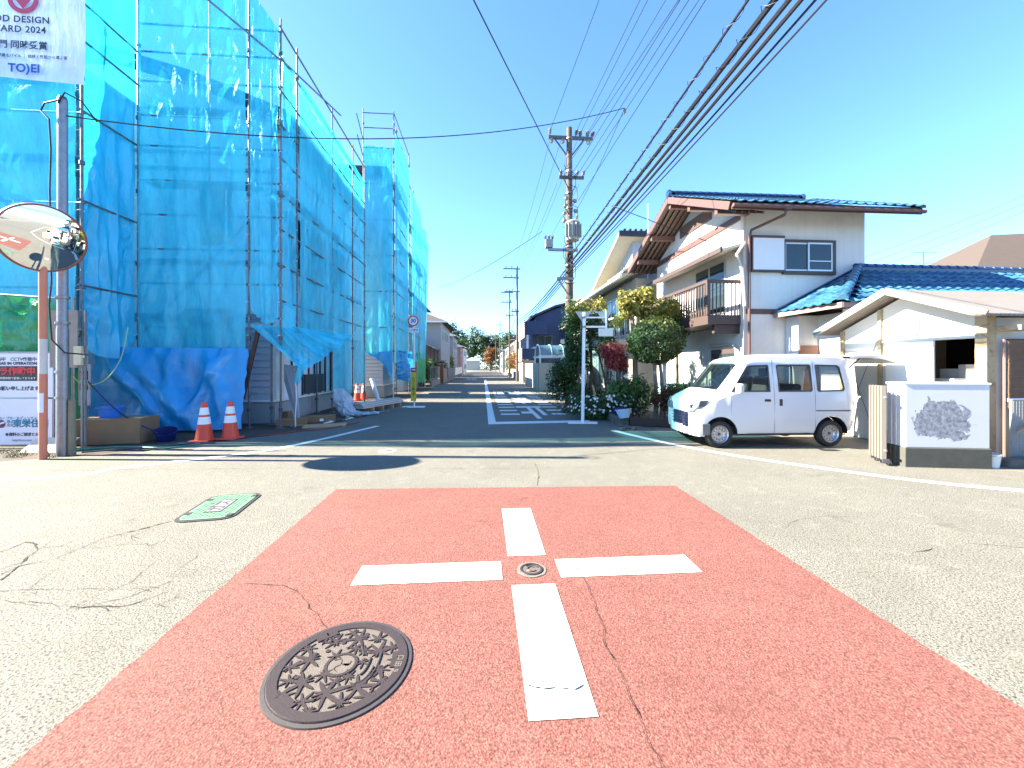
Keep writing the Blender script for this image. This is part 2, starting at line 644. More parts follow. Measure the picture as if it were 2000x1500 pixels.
def crack(pts, w0, z, r, name='pavement_crack'):
    fine = []
    for a, b in zip(pts[:-1], pts[1:]):
        n = max(3, int((b - a).length / .035))
        for i in range(n):
            t = i / n
            p = a.lerp(b, t)
            d = (b - a).normalized()
            fine.append(p + Vector((-d.y, d.x, 0)) * (.022 * noise.noise(p * 7.0) + r.uniform(-.005, .005)))
    fine.append(pts[-1])
    ws = [max(.0015, w0 * r.uniform(.2, 1.5) * (.35 + abs(noise.noise(p * 3.0)) * 1.6)) for p in fine]
    return struct(ribbon(fine, ws, z).build(name, M_CRACK))


rc = random.Random(5)
for i, c in enumerate(CR):
    crack([G(u * .3667, 950 + v * .3667) for u, v in c], 0.75 * (.016, .010, .010, .008, .008, .008, .007, .006, .006, .006, .005, .005, .008)[i], .0035, rc)
for k in range(26):                       # short side branches
    c = CR[k % len(CR)]
    j = rc.randrange(len(c) - 1)
    t = rc.random()
    u, v = c[j][0] + (c[j + 1][0] - c[j][0]) * t, c[j][1] + (c[j + 1][1] - c[j][1]) * t
    a = rc.uniform(-.9, .4)
    l = rc.uniform(60, 190)
    crack([G(q[0] * .3667, 950 + q[1] * .3667) for q in ((u, v), (u + l * .5 * math.cos(a), v + l * .3 * math.sin(a) + rc.uniform(-10, 10)), (u + l * math.cos(a), v + l * .6 * math.sin(a)))], .0035, .0036 + .00001 * k, rc)
for c in RC:
    crack([G(u * .3667, 950 + v * .3667) for u, v in c], .006, .0075, rc)
crack([G(u, v) for u, v in ((1118, 1094), (1132, 1118), (1144, 1140), (1158, 1170), (1172, 1215), (1186, 1265), (1205, 1305), (1226, 1365), (1256, 1425), (1292, 1500))], .007, .0115, rc)
crack([G(u, v) for u, v in ((1030, 1346), (1060, 1350), (1090, 1347), (1118, 1354), (1142, 1338))], .008, .0115, rc)
crack([G(u, v) for u, v in ((1095, 1108), (1112, 1107), (1124, 1110))], .007, .0115, rc)
crack([G(u, v) for u, v in ((1530, 1030), (1560, 1015), (1600, 1008), (1680, 1010))], .004, .0035, rc)
crack([G(u, v) for u, v in ((1780, 1080), (1820, 1072))], .006, .0035, rc)
crack([G(u, v) for u, v in ((1890, 1060), (1950, 1066), (2000, 1070))], .006, .0035, rc)
crack([G(u, v) for u, v in ((1045, 905), (1052, 925), (1049, 948))], .008, .0035, rc)
crack([G(u, v) for u, v in ((0, 921), (300, 917), (620, 914), (1000, 915), (1250, 912))], .006, .0035, rc)

# decorated sewer cover
M_IRON = mat('cast_iron', (.046, .033, .031), .5, .2, 30, .25, 150, metal=.35)
M_IRON_L = mat('worn_iron_field', (.108, .090, .074), .75, .3, 40, .5, 180, metal=.2)
M_IRON_RIM = mat('iron_frame', (0.062, 0.055, 0.053), .55, .2, 30, .2, 150, metal=.4)
sc_ = thing('sewer_cover', 'round brown cast iron sewer cover with maple leaf relief on the red paving', 'manhole cover', (-.879, 2.04, .004), .0)
MB().lathe([(.336, -.02), (.336, .008), (.354, .007), (.357, .0), (.357, -.02)], 64).build('frame', M_IRON_RIM, sc_)
MB().lathe([(0, .008), (.290, .008)], 64).build('field', M_IRON_L, sc_)
mb = MB().lathe([(.283, .008), (.285, .0142), (.330, .0142), (.334, .008), (.334, -.01)], 64)
for a in (8, 128, 235):
    t = math.radians(a)
    mb.cbox((.286 * math.cos(t), .286 * math.sin(t), .0075), (.07, .11, .0140), Matrix.Rotation(t, 3, 'Z'))
mb.build('rim', M_IRON, sc_)


def maple(c, s, rot, z0=.0085, z1=.0125):
    pts = []
    tips = [(-150, .55), (-105, .85), (-52, 1.0), (0, 1.12), (52, 1.0), (105, .85), (150, .55)]
    for i, (a, r) in enumerate(tips):
        t = math.radians(a)
        for da, rr in ((-13, .42), (-6, .74), (0, 1.0), (6, .74), (13, .42)):
            q = t + math.radians(da)
            pts.append((r * rr * s * math.cos(q), r * rr * s * math.sin(q)))
        if i < len(tips) - 1:
            q = math.radians((a + tips[i + 1][0]) / 2)
            pts.append((.22 * s * math.cos(q), .22 * s * math.sin(q)))
    pts.append((-.16 * s, 0.0))
    R = Matrix.Rotation(rot, 3, 'Z')
    mb = MB()
    mb.prism([R @ Vector((x, y, 0)) + Vector((c[0], c[1], z0)) for x, y in pts], (0, 0, z1 - z0))
    mb.beam(R @ Vector((-.5 * s, 0, 0)) + Vector((c[0], c[1], z0 + .003)), R @ Vector((-.1 * s, 0, 0)) + Vector((c[0], c[1], z0 + .003)), .008, .006)
    return mb


rm = random.Random(3)
spots = [(.155, .09, .075), (.02, .19, .085), (-.10, .16, .065), (-.17, .035, .085), (-.13, -.11, .085), (.0, -.17, .10), (.13, -.13, .085),
         (.20, -.03, .05), (.12, .185, .055), (-.05, .055, .045), (.075, .10, .045), (.065, -.075, .05), (-.055, -.06, .05), (-.20, -.10, .045),
         (.235, -.10, .055), (-.245, -.02, .05), (.03, .115, .05), (-.15, .20, .06), (.20, -.185, .055), (-.02, -.265, .045), (.26, .04, .045), (-.19, -.19, .055), (.10, .02, .04), (.02, -.10, .04),
         (.09, -.22, .055), (-.08, -.215, .06), (-.22, .11, .05), (.215, .12, .05), (-.03, .235, .045)]
for i, (x, y, s) in enumerate(spots):
    maple((x * 1.05, y * 1.05), s * 1.12, rm.uniform(0, 6.28), z1=.0122 + .0003 * (i % 5)).build('leaf', M_IRON, sc_)
for q in range(5):
    t0 = rm.uniform(0, 6.28)
    r0 = rm.uniform(.10, .2)
    arc = [Vector((r0 * math.cos(t0 + k * .12), r0 * math.sin(t0 + k * .12) * (1 + .1 * k), .0095)) for k in range(7)]
    MB().tube(arc, .006, 6).build('stem', M_IRON, sc_)
for q in range(12):
    t0, r0 = rm.uniform(0, 6.28), rm.uniform(.1, .24)
    MB().lathe([(.013, .008), (.012, .0125), (0, .013)], 10, (r0 * math.cos(t0), r0 * math.sin(t0), 0)).build('berry', M_IRON, sc_)
MB().lathe([(.066, .008), (.066, .0145), (.081, .0145), (.083, .008)], 40).build('emblem_ring', M_IRON, sc_)
MB().lathe([(0, .0115), (.066, .0115)], 30).build('emblem_field', M_IRON_L, sc_)
mb = MB()
for a in (60, 180, 300):
    t = math.radians(a)
    pts = [Vector((.048 * math.sin(k * math.pi / 8) * .5 * (1 if k < 9 else -1), .004 + .046 * (k if k < 9 else 16 - k) / 8, 0)) for k in range(16)]
    mb.prism([Matrix.Rotation(t, 3, 'Z') @ p + Vector((0, 0, .0118)) for p in pts], (0, 0, .003))
mb.build('emblem', M_IRON, sc_)
for k, ch in enumerate(('口', '田', '9')):
    text('letter_block', ch, .038, M_IRON_L, sc_, Matrix.Translation(Vector((.292 + .006 * (k % 2 == 0) * 0, .045 - .045 * k, .0152))) @ Matrix.Rotation(math.radians(-90), 4, 'Z'), bold=.0012, extrude=.0006)

# gas valve cover
M_GCOV = mat('pale_green_cover_paint', (.105, .205, .13), .6, .15, 15, .2, 90, dirt=(.10, .16, .11), dirt_amt=.5, dscale=12)
gc = thing('gas_cover', 'pale green rounded rectangular gas valve cover with black rim', 'manhole cover', (-3.2, 4.37, .0), math.radians(12.5))


def rrect(w, h, r, n=6):
    out = []
    for cx, cy, a0 in ((w - r, h - r, 0), (-w + r, h - r, 90), (-w + r, -h + r, 180), (w - r, -h + r, 270)):
        out += [(cx + r * math.cos(math.radians(a0 + 90 * k / n)), cy + r * math.sin(math.radians(a0 + 90 * k / n))) for k in range(n + 1)]
    return out


MB().prism([(x, y, -.02) for x, y in rrect(.275, .425, .13)], (0, 0, .028)).build('frame', mat('black_iron', (.025, .025, .022), .6, .2, 20), gc)
MB().prism([(x, y, .0) for x, y in rrect(.24, .39, .11)], (0, 0, .013)).build('plate', M_GCOV, gc)
mb = MB()
for i in range(-5, 6):
    for j in range(-8, 9):
        if abs(i) * .038 < .1 and abs(j) * .042 < .2:
            continue
        if abs(i * .038) > .2 or abs(j * .042) > .34:
            continue
        mb.cbox((i * .038, j * .042, .0145), (.022, .008, .003))
struct(mb.build('tread_dashes', mat('dark_green_wear', (0.028, 0.064, 0.040), .7), gc), 'stuff')
MB().prism([(x, y, .0132) for x, y in rrect(.085, .2, .006)], (0, 0, .002)).build('name_plate', mat('plate_black', (.03, .03, .035), .6), gc)
MB().prism([(x, y, .0154) for x, y in rrect(.07, .18, .006)], (0, 0, .0012)).build('plate_face', mat('plate_pale', (0.220, 0.180, 0.180), .6), gc)
text('lettering', 'ガス', .17, M_TXT, gc, Matrix.Translation(Vector((0, 0, .0175))) @ Matrix.Rotation(math.pi / 2, 4, 'Z'), bold=.004, extrude=.0006, sx=1.0)
for sx, sy in ((-1, .24), (1, .3), (1, -.32), (-1, -.2)):
    MB().cbox((sx * .215, sy, .0138), (.05, .07, .004)).build('lift_slot', M_DARK, gc)
MB().lathe([(.022, .013), (.02, .0165), (0, .017)], 14, (-.14, .1, 0)).build('bolt', mat('bolt_grey', (.12, .16, .13), .5, metal=.4), gc)

vc = thing('valve_cover', 'small round iron valve cover at the centre of the white cross', 'manhole cover', G(1038, 1113, .004))
mb = MB()
ring = []
for k in range(40):
    rr = .112 + .012 * noise.noise(Vector((math.cos(k * .157) * 3, math.sin(k * .157) * 3, 2)))
    ring.append((rr * math.cos(k * .157), rr * math.sin(k * .157), .0012))
mb.prism(ring, (0, 0, .003)).build('collar', mat('worn_collar', (0.140, 0.130, 0.105), .9, .35, 40, .6, 120), vc)
MB().lathe([(.07, .0045), (.07, .011), (.085, .011), (.088, .0045)], 32).build('ring', M_IRON, vc)
MB().lathe([(0, .0075), (.07, .0075)], 24).build('lid', M_IRON_L, vc)
mb = MB()
for r0, a0, a1 in ((.055, .4, 2.4), (.042, 3.3, 5.6), (.03, .8, 4.6)):
    mb.tube([Vector((r0 * math.cos(a0 + (a1 - a0) * k / 8), r0 * math.sin(a0 + (a1 - a0) * k / 8), .009)) for k in range(9)], .005, 5)
mb.build('relief', M_IRON, vc)
so = thing('survey_cover', 'tiny oval lid ringed with white paint beside the mirror shadow', 'manhole cover', G(757, 881, .001))
mb = MB().lathe([(.10, .002), (.10, .005), (.15, .005), (.155, .002)], 28).build('painted_ring', M_WHITE_LINE, so)
MB().lathe([(0, .004), (.10, .004)], 24).build('lid', M_IRON_L, so)
# ------------------------------------------------------------------ left: houses under construction behind scaffolds and sheets
C0 = Vector((-5.83, 10.0, 0))
LM = frame(C0, RZ)                       # local x to the right, y away along the street


def LP(a, b, z):                         # a metres left of the scaffold corner, b metres up the street
    return LM @ Vector((-a, b, z))


M_SIDING = mat('pale_lap_siding', (.52, .54, .56), .7, .06, 3, .1, 40, wave=('Z', 2.2))
M_WRAP = mat('white_house_wrap', (.78, .80, .82), .6, .06, 2, .25, 6, dirt=(.40, .43, .48), dirt_amt=.35, dscale=7)
M_FOUND = mat('new_foundation', (.30, .32, .32), .9, .12, 3, .3, 60, dirt=(.18, .18, .17), dirt_amt=.5, dscale=2)
M_ROOFD = mat('dark_slate_roof', (.04, .042, .05), .7, .2, 5)
M_SCAF = mat('scaffold_pipe', (.13, .15, .17), .5, .3, 9, .1, 60, metal=.4, dirt=(.05, .035, .03), dirt_amt=.8, dscale=6)
M_BATTEN = mat('dark_batten', (.05, .05, .06), .8)

nh = thing('new_house', 'unfinished white house wrapped in sheeting behind the corner scaffold', 'house', C0, RZ)
# walls (front gable profile rises to the left), recessed from the scaffold
fw = [(-.65, .95, .55), (-12, .95, .55), (-12, .95, 9.6), (-4.6, .95, 9.6), (-2.6, .95, 9.1), (-.65, .95, 8.35)]
MB().prism(fw, (0, 6.3, 0)).build('wall', M_WRAP, nh)
MB().box(-12.1, -.58, .88, 7.3, -.05, .55).build('foundation', M_FOUND, nh)
MB().beam((-.58, .86, .60), (-12, .86, .60), .06, .05).build('base_trim', M_WHITE, nh)
MB().beam((-.56, .9, .60), (-.56, 7.2, .60), .06, .05).build('base_trim', M_WHITE, nh)
for q in range(3):
    MB().box(-.5795, -.578, 1.1 + q * 2.1, 1.12 + q * 2.1, -.05, .55).build('foundation_joint', M_BATTEN, nh)
# lap siding boards on the ground floor, each a shallow wedge
sb = MB()
for k in range(11):
    z = .63 + k * .18
    sb.prism([(-.64, .95, z), (-.64, .885, z), (-.64, .93, z + .165), (-.64, .95, z + .165)], (-2.2, 0, 0))
struct(sb.build('lap_siding', mat('lap_board', (.42, .44, .47), .7, .08, 3), nh), 'stuff')
MB().box(-.66, -.56, .90, 1.35, .63, 2.62).build('corner_board', mat('cream_corner', (.66, .64, .58), .7), nh)
for k, y in enumerate((1.9, 2.6, 3.05, 3.5, 3.95, 4.4, 4.9)):
    MB().box(-.645, -.60, y, y + .045, .63, 6.2).build('batten', M_BATTEN, nh)
ow = MB().box(-.64, -.585, 2.75, 4.2, .66, 1.28).build('wall_vent_panel', mat('dark_panel', (.05, .065, .075), .5, wave=('Z', 6)), nh)


def l_window(x0, x1, z0, z1, y=.95):
    fr = MB()
    for a0, a1, b0, b1 in ((x0, x1, z0, z0 + .06), (x0, x1, z1 - .06, z1), (x0, x0 + .06, z0 + .06, z1 - .06), (x1 - .06, x1, z0 + .06, z1 - .06)):
        fr.box(a0, a1, y - .05, y - .003, b0, b1)
    o = fr.build('window', M_BATTEN, nh)
    MB().box(x0 + .06, x1 - .06, y - .02, y - .004, z0 + .06, z1 - .06).build('pane', M_DARK, o)


l_window(-2.55, -1.75, 4.85, 6.5)
l_window(-3.0, -1.75, .9, 3.1)
l_window(-6.9, -5.6, 4.7, 6.2)
l_window(-9.6, -8.2, 4.7, 6.4)
for x in (-1.1, -1.9, -2.7, -3.4, -4.3, -5.2, -6.1, -7.0, -7.9):
    MB().box(x, x + .05, .915, .947, 2.7, 8.6).build('batten', M_WHITE, nh)
for z in (2.75, 4.3, 6.85, 7.3):
    MB().box(-9, -.66, .90, .935, z, z + (.22 if z < 3 else .07)).build('band_board', mat('wrap_band', (.25, .33, .42), .7), nh)
mb = MB()
mb.prism([(-.15, .6, 8.2), (-2.65, .6, 9.16), (-4.65, .6, 9.68), (-12, .6, 9.68), (-12, .6, 9.85), (-4.6, .6, 9.85), (-2.6, .6, 9.33), (-.15, .6, 8.4)], (0, 6.9, 0))
mb.build('roof', M_ROOFD, nh)
for y in (1.6, 3.3, 5.2):
    fr = MB()
    for a0, a1, b0, b1 in ((y, y + .9, 4.4, 4.46), (y, y + .9, 6.0, 6.06), (y, y + .06, 4.46, 6.0), (y + .84, y + .9, 4.46, 6.0)):
        fr.box(-.60, -.64, a0, a1, b0, b1)
    o = fr.build('window', M_BATTEN, nh)
    MB().box(-.645, -.62, y + .06, y + .84, 4.46, 6.0).build('pane', M_DARK, o)
MB().box(-12.0, -4.3, -.75, .94, -.05, 8.6).build('wing_shade_block', M_WRAP, nh)  # added solid mass behind the sheets, darkens the shadow across the road
# second unfinished house further up the street
B2 = C0 + SY * 8.85 + TX * .83
nh2 = thing('new_house', 'second unfinished house with dark eaves behind the taller scaffold', 'house', B2, RZ)
MB().box(-9, -.75, 1.0, 3.35, .55, 11.0).build('wall', M_SIDING, nh2)
MB().box(-9.1, -.70, .95, 3.4, -.05, .55).build('foundation', M_FOUND, nh2)
MB().prism([(-.35, .2, 10.9), (-9.4, .2, 10.9), (-9.4, .2, 11.15), (-.35, .2, 11.15)], (0, 3.3, 0)).build('roof', M_ROOFD, nh2)
MB().beam((-.70, .93, .6), (-9, .93, .6), .06, .05).build('base_trim', M_WHITE, nh2)
MB().beam((-.68, .95, .6), (-.68, 3.4, .6), .06, .05).build('base_trim', M_WHITE, nh2)
sb = MB()
for k in range(12):
    z = .63 + k * .18
    sb.prism([(-.745, 1.0, z), (-.745, .935, z), (-.745, .98, z + .165), (-.745, 1.0, z + .165)], (-3.2, 0, 0))
struct(sb.build('lap_siding', MATS['lap_board'], nh2), 'stuff')
nh3 = thing('new_house', 'third pale unfinished house further back behind the taller scaffold', 'house', B2 + SY * 5.8, RZ)
MB().box(-9, -.75, 0.2, 4.3, -.05, 8.5).build('wall', M_SIDING, nh3)
MB().prism([(-.35, -.1, 8.5), (-9.4, -.1, 8.5), (-9.4, -.1, 8.7), (-.35, -.1, 8.7)], (0, 4.7, 0)).build('roof', M_ROOFD, nh3)


# ---- scaffolds: every post, rail and brace is a part
def post(par, x, y, z1, z0=0.0, r=.026):
    mb = MB().tube([(x, y, z0), (x, y, z1)], r, 8)
    o = mb.build('post', M_SCAF, par)
    cl = MB()
    for k in range(int((z1 - z0) / 1.8) + 1):
        z = z0 + .45 + 1.8 * k
        if z < z1:
            cl.lathe([(r * 1.05, -.05), (r * 1.9, -.04), (r * 1.9, .04), (r * 1.05, .05)], 8, (x, y, z))
    struct(cl.build('couplers', M_STEEL_D, o), 'stuff')
    ti = MB()
    for k in range(int((z1 - 2.4) / .42)):
        z = 2.3 + .42 * k
        sx = .05 * (1 if (k % 2) else -1)
        ti.tube([(x + sx, y - .07, z), (x, y - .04, z + .03), (x - sx * .4, y + .03, z + .01)], .006, 4)
    if ti.v:
        struct(ti.build('ties', M_REFL, o), 'stuff')
    if z0 == 0:
        MB().box(x - .07, x + .07, y - .07, y + .07, -.012, .012).build('base_plate', M_STEEL, o)


def rail(par, p, q, r=.024, name='rail'):
    MB().tube([p, q], r, 8).build(name, M_SCAF, par)


s1 = thing('scaffold', 'tall steel pipe scaffold round the corner house with blue sheets', 'scaffold', C0, RZ)
for x, y, z in ((0, 0, 10.3), (-.76, 0, 11.0), (-3.37, 0, 11.0), (0, .87, 10.25), (0, 3.4, 10.25), (0, 5.5, 10.2), (0, 7.05, 10.2),
                (-.5, .55, 9.4), (-2.0, .45, 11.5), (-.5, 3.4, 8.6), (-.5, 6.0, 8.6)):
    post(s1, x, y, z)
for z in (9.98, 9.30, 8.6, 7.75, 7.0, 6.15, 5.3, 4.45, 3.6, 2.75):
    if z > 8.7:
        rail(s1, (-3.4, .0, z), (.03, .0, z))
    else:
        rail(s1, (-3.4, -.03 + .06, z), (.03, .03, z))
for z in (10.08, 9.35, 8.5, 7.65, 6.8, 5.9, 5.0, 4.1, 3.2):
    rail(s1, (.0, -.05, z), (.0, 7.1, z))
rail(s1, (-2.3, -.05, 11.1), (.05, -.05, 9.2), name='brace')
rail(s1, (.04, .0, 9.25), (.04, 4.1, 10.45), name='brace')
rail(s1, (-3.3, .06, 2.4), (-.8, .06, 5.2), name='brace')
rail(s1, (-.05, 3.3, 8.2), (-.05, .8, 4.2), name='brace')
rail(s1, (-.05, 6.8, 8.2), (-.05, 3.6, 3.2), name='brace')
for z in (2.5, 4.2, 6.1, 8.0):
    MB().box(-3.3, -.55, .12, .40, z, z + .04).build('deck', M_STEEL, s1)
    MB().box(-.42, -.1, .5, 7.0, z + .05, z + .09).build('deck', M_STEEL, s1)
MB().beam((-.86, -.1, .75), (-.50, -.06, 2.5), .07, .09).build('wooden_prop', mat('rusty_prop', (.06, .03, .025), .85, .3, 10), s1)

s2 = thing('scaffold', 'narrow taller steel pipe scaffold further up the street', 'scaffold', B2, RZ)
for x, y, z in ((0, 0, 13.7), (-1.42, 0, 13.75), (-1.42, 1.6, 12.6), (0, .55, 13.2), (0, 3.86, 13.7), (0, 5.2, 12.2), (0, 7.4, 11.2), (0, 10.2, 10.6)):
    post(s2, x, y, z)
for z in (13.55, 12.85):
    rail(s2, (-1.45, 0, z), (.03, 0, z))
    rail(s2, (0, -.05, z + .06), (0, 3.9, z + .06))
for z in (11.9, 10.2, 8.5, 6.8, 5.1, 3.4):
    rail(s2, (-1.45, 0, z), (.03, 0, z))
    rail(s2, (0, -.05, z + .06), (0, 10.2 if z < 10.5 else 5.2, z + .06))
for z in (2.3, 4.0, 6.0, 8.0, 10.0):
    MB().box(-.42, -.1, .5, 10.0, z + .02, z + .06).build('deck', M_STEEL, s2)
rail(s2, (-1.42, -.04, 12.3), (-1.42, -1.0, 12.9), name='brace')
rail(s2, (-1.42, -.04, 11.5), (-1.42, -.9, 12.0), name='brace')
s0 = thing('scaffold', 'steel pipe scaffold at the left corner carrying the award banner', 'scaffold', C0, RZ)
for x, y in ((-3.37, -1.375), (-5.2, -1.375), (-7.2, -1.375), (-9.2, -1.375), (-4.0, -.8)):
    post(s0, x, y, 9.6)
for z in (9.2, 8.4, 6.9, 5.0, 3.2):
    rail(s0, (-9.3, -1.375, z), (-3.3, -1.375, z))
    rail(s0, (-3.37, -1.45, z + .06), (-3.37, .05, z + .06))
for z in (4.2, 6.1):
    MB().box(-9.2, -3.6, -1.1, -.8, z, z + .04).build('deck', M_STEEL, s0)
rail(s0, (-4.2, -1.3, 4.2), (-7.2, -1.3, 7.4), name='brace')
rail(s0, (-3.5, -1.3, 3.4), (-6.2, -1.3, 5.2), name='brace')


def sheet(label, p00, p10, p11, p01, m, nu=26, nv=60, amp=.10, seed=0, sag=0.0, name='mesh_sheet', folds=3.0, cat='sheeting', bot=None, group=None, pinch=3.2, diag=0.0):
    """cloth patch: (u,v) from bottom-left; vertical folds, wrinkles, edges pinned at the posts"""
    p00, p10, p11, p01 = (Vector(p) for p in (p00, p10, p11, p01))
    nrm = (p10 - p00).cross(p01 - p00).normalized()

    def fn(u, v):
        v2 = v
        lo = 0.0
        if bot is not None:
            lo = bot(u)
        p = (p00.lerp(p10, u)).lerp(p01.lerp(p11, u), lo + (1 - lo) * v2)
        q = Vector((u * folds, v * 2.2, seed * 7.3))
        e = min(1.0, min(u, 1 - u) * 6 + .12)
        d = noise.noise(q) * .9 + noise.noise(Vector((u * folds * 3.1, v * (1.2 if diag else 3.0), seed * 3.1 + 9))) * .45
        d += (.08 if diag else .35) * noise.noise(Vector((u * 9 + v * 6, v * 12 - u * 5, seed)))
        d += .5 * math.sin((u + .35 * v) * 9 + seed) * (1 - v) ** 2
        if diag:
            for u0, k0, s0 in ((.02, .55, .05), (.20, .5, .07), (.40, .30, .06), (.72, .22, .05), (.86, -.25, .04)):
                q0 = (u - u0 - k0 * (1 - v)) / s0
                d += diag * .9 * math.exp(-q0 * q0) * (.35 + .65 * (1 - v) * v * 4)
        if pinch:
            for uu, vv in ((0, .1), (1, .3), (0, .55), (1, .8), (0, 1)):
                rr = math.hypot((u - uu) * 2.2, (v - vv) * pinch)
                d += .4 * math.cos(math.atan2((v - vv) * pinch, (u - uu) * 2.2 + 1e-6) * 11) * math.exp(-rr * 1.5)
        p = p + nrm * (amp * d * e)
        # scalloped side edges between the ties
        sc = .035 * abs(math.sin(v * 14 + seed))
        if u < .5:
            p += (p10 - p00).normalized() * sc * (1 - u * 2)
        else:
            p -= (p10 - p00).normalized() * sc * (u * 2 - 1)
        p.z -= sag * math.sin(u * math.pi) * (1 - v) ** 3
        return p
    o = MB().grid(fn, nu, nv).build(name, m)
    return tag(o, label, cat, group)


# front of block 1
sheet('broad blue mesh sheet on the scaffold front above the two cones', LP(3.36, -.05, 2.0), LP(.79, -.05, 1.85), LP(.79, -.05, 10.8), LP(3.36, -.05, 10.8), M_NET, 46, 90, .09, 1, folds=4)
sheet('narrow blue mesh sheet between the two corner posts, torn at its foot', LP(.74, -.04, 2.75), LP(.03, -.04, 2.5), LP(.03, -.04, 10.0), LP(.74, -.04, 11.0), M_NET, 22, 80, .09, 2,
      bot=lambda u: .16 * max(0, 1 - u * 1.7) * 0 + .12 * (u - .5) ** 2)
sheet('blue tarp curtain closing the foot of the scaffold behind the two cones', LP(4.0, -.62, .03), LP(.62, -.55, .06), LP(.70, -.09, 1.98), LP(3.9, -.5, 2.0), M_TARP, 70, 44, .17, 3, name='tarp', folds=4, diag=1.1, pinch=0)
# street side of block 1
sheet('slim blue mesh sheet just round the corner post, full of creases', LP(0, .06, 2.35), LP(0, .84, 2.25), LP(0, .84, 9.2), LP(0, .06, 9.6), M_NET, 18, 80, .15, 4, folds=3, pinch=5)
sheet('blue mesh sheet on the street side hanging down to a rounded point', LP(-.03, 1.02, 1.8), LP(-.03, 3.36, 1.8), LP(-.03, 3.36, 9.1), LP(-.03, .92, 9.1), M_NET, 30, 80, .12, 5, folds=3,
      bot=lambda u: .22 * abs(u - .42) ** 1.3)
sheet('blue mesh sheet reaching low above the wrapped bundle', LP(0, 3.45, .75), LP(0, 5.35, .5), LP(0, 5.46, 9.1), LP(0, 3.44, 9.1), M_NET, 26, 80, .13, 6, folds=4)
sheet('blue mesh sheet where the two scaffolds meet', LP(0, 5.55, .85), LP(0, 7.0, .8), LP(0, 7.0, 9.1), LP(0, 5.54, 9.1), M_NET, 22, 70, .13, 7, folds=3)
sheet('pale blue mesh strip tied along the top rail of the corner scaffold', LP(-.05, 1.0, 9.13), LP(-.05, 6.95, 9.13), LP(-.05, 6.95, 9.4), LP(-.05, .9, 9.45), M_NET, 40, 10, .04, 8)
# loose flap
fa, fb, fc, fd = PX(486, 634, 9.75), PX(592, 726, 10.0), PX(692, 655, 11.6), PX(590, 640, 10.6)


def flap(u, v):
    p = fa.lerp(fb, u).lerp(fd.lerp(fc, u), v)
    s = math.sin(math.pi * v)
    p.z -= .12 * s * math.sin(math.pi * u)
    p += Vector((.7, -.7, 0)) * (.07 * math.sin(v * 17 + u * 3) + .04 * math.sin(v * 41 + u * 9) + .07 * noise.noise(Vector((u * 3, v * 7, 4))) + .12 * s)
    return p


tag(MB().grid(flap, 40, 40).build('mesh_sheet', M_NET), 'loose triangular blue sheet flapping below the corner post', 'sheeting')
fa2, fb2 = PX(575, 700, 10.1), PX(600, 700, 10.15)


def tail(u, v):
    p = fa2.lerp(fb2, u)
    q = PX(574 + 14 * u, 748, 10.05)
    r = p.lerp(q, v)
    r.y += .05 * math.sin(u * 8 + v * 3)
    return r


tag(MB().grid(tail, 10, 14).build('mesh_sheet', M_NET), 'short dangling blue sheet end above the leaning board', 'sheeting')
# return face and block 0
sheet('greenish blue mesh sheet on the short face beside the mirror', LP(3.40, -1.34, 1.75), LP(3.40, -.04, 1.7), LP(3.40, -.04, 10.7), LP(3.40, -1.34, 9.5), sheet_mat('teal_mesh_sheet', (.03, .55, .85), .25, (.3, .9, 1)), 24, 90, .16, 9, folds=3, pinch=6,
      bot=lambda u: .05 * (1 - math.sin(u * math.pi)))
sheet('blue mesh sheet behind the award banner', LP(9.2, -1.43, 2.75), LP(3.42, -1.43, 2.4), LP(3.42, -1.43, 9.45), LP(9.2, -1.43, 9.45), M_NET, 40, 70, .14, 10, folds=5)
# block 2
def L2(a, b, z):
    return frame(B2, RZ) @ Vector((-a, b, z))


sheet('blue mesh sheet on the narrow scaffold face toward the corner', L2(1.42, -.05, 2.15), L2(.02, -.05, 2.1), L2(.02, -.05, 11.9), L2(1.42, -.05, 12.0), M_NET, 24, 80, .10, 11, folds=3, pinch=5)
sheet('blue mesh sheet along the taller scaffold street side', L2(-.03, .1, 1.7), L2(-.03, 3.3, 1.6), L2(-.03, 3.8, 12.7), L2(-.03, .1, 12.7), M_NET, 26, 70, .14, 12, folds=4)
sheet('blue mesh sheet at the far end of the taller scaffold', L2(-.03, 4.9, 1.7), L2(-.03, 10.2, 2.2), L2(-.25, 10.2, 10.3), L2(-.03, 4.3, 11.9), M_NET, 30, 60, .22, 13, folds=5)
sheet('light green mesh sheet beside the yellow warning plate', L2(-.03, 6.6, .45), L2(-.03, 10.2, .45), L2(-.03, 10.2, 2.5), L2(-.03, 6.6, 2.4), M_LGREEN, 20, 20, .08, 14)
sheet('crumpled blue sheet hanging low behind the speed sign', L2(-.05, .2, .9), L2(-.3, 4.3, .6), L2(-.05, 4.6, 2.4), L2(-.05, .1, 2.3), M_TARP, 26, 26, .22, 15, folds=5)
sheet('blue sheet end folded across the narrow scaffold foot', L2(.5, -.12, 1.75), L2(.03, -.12, .95), L2(.03, -.10, 2.25), L2(1.3, -.10, 2.2), M_TARP, 16, 12, .05, 16)
# banner
bn = thing('banner', 'white award banner with dark lettering hung on the left scaffold', 'banner', LP(3.55, -1.62, 0), RZ)
bm_ = frame(LP(3.55, -1.62, 0), RZ)
tl, br = pix(bm_, 168, 0, 1, 0), pix(bm_, 164, 166, 1, 0)
zt, zb_, xr = 9.5, br.z, br.x
lz = pix(bm_, 0, 150, 1, 0)


def ban(u, v):
    x = -4.2 + (xr + 4.2) * u
    z = (zb_ + .25 * (1 - u)) * (1 - v) + zt * v
    return Vector((x + .03 * math.sin(v * 3), .03 * noise.noise(Vector((u * 4, v * 4, 1))) * 1.0, z))


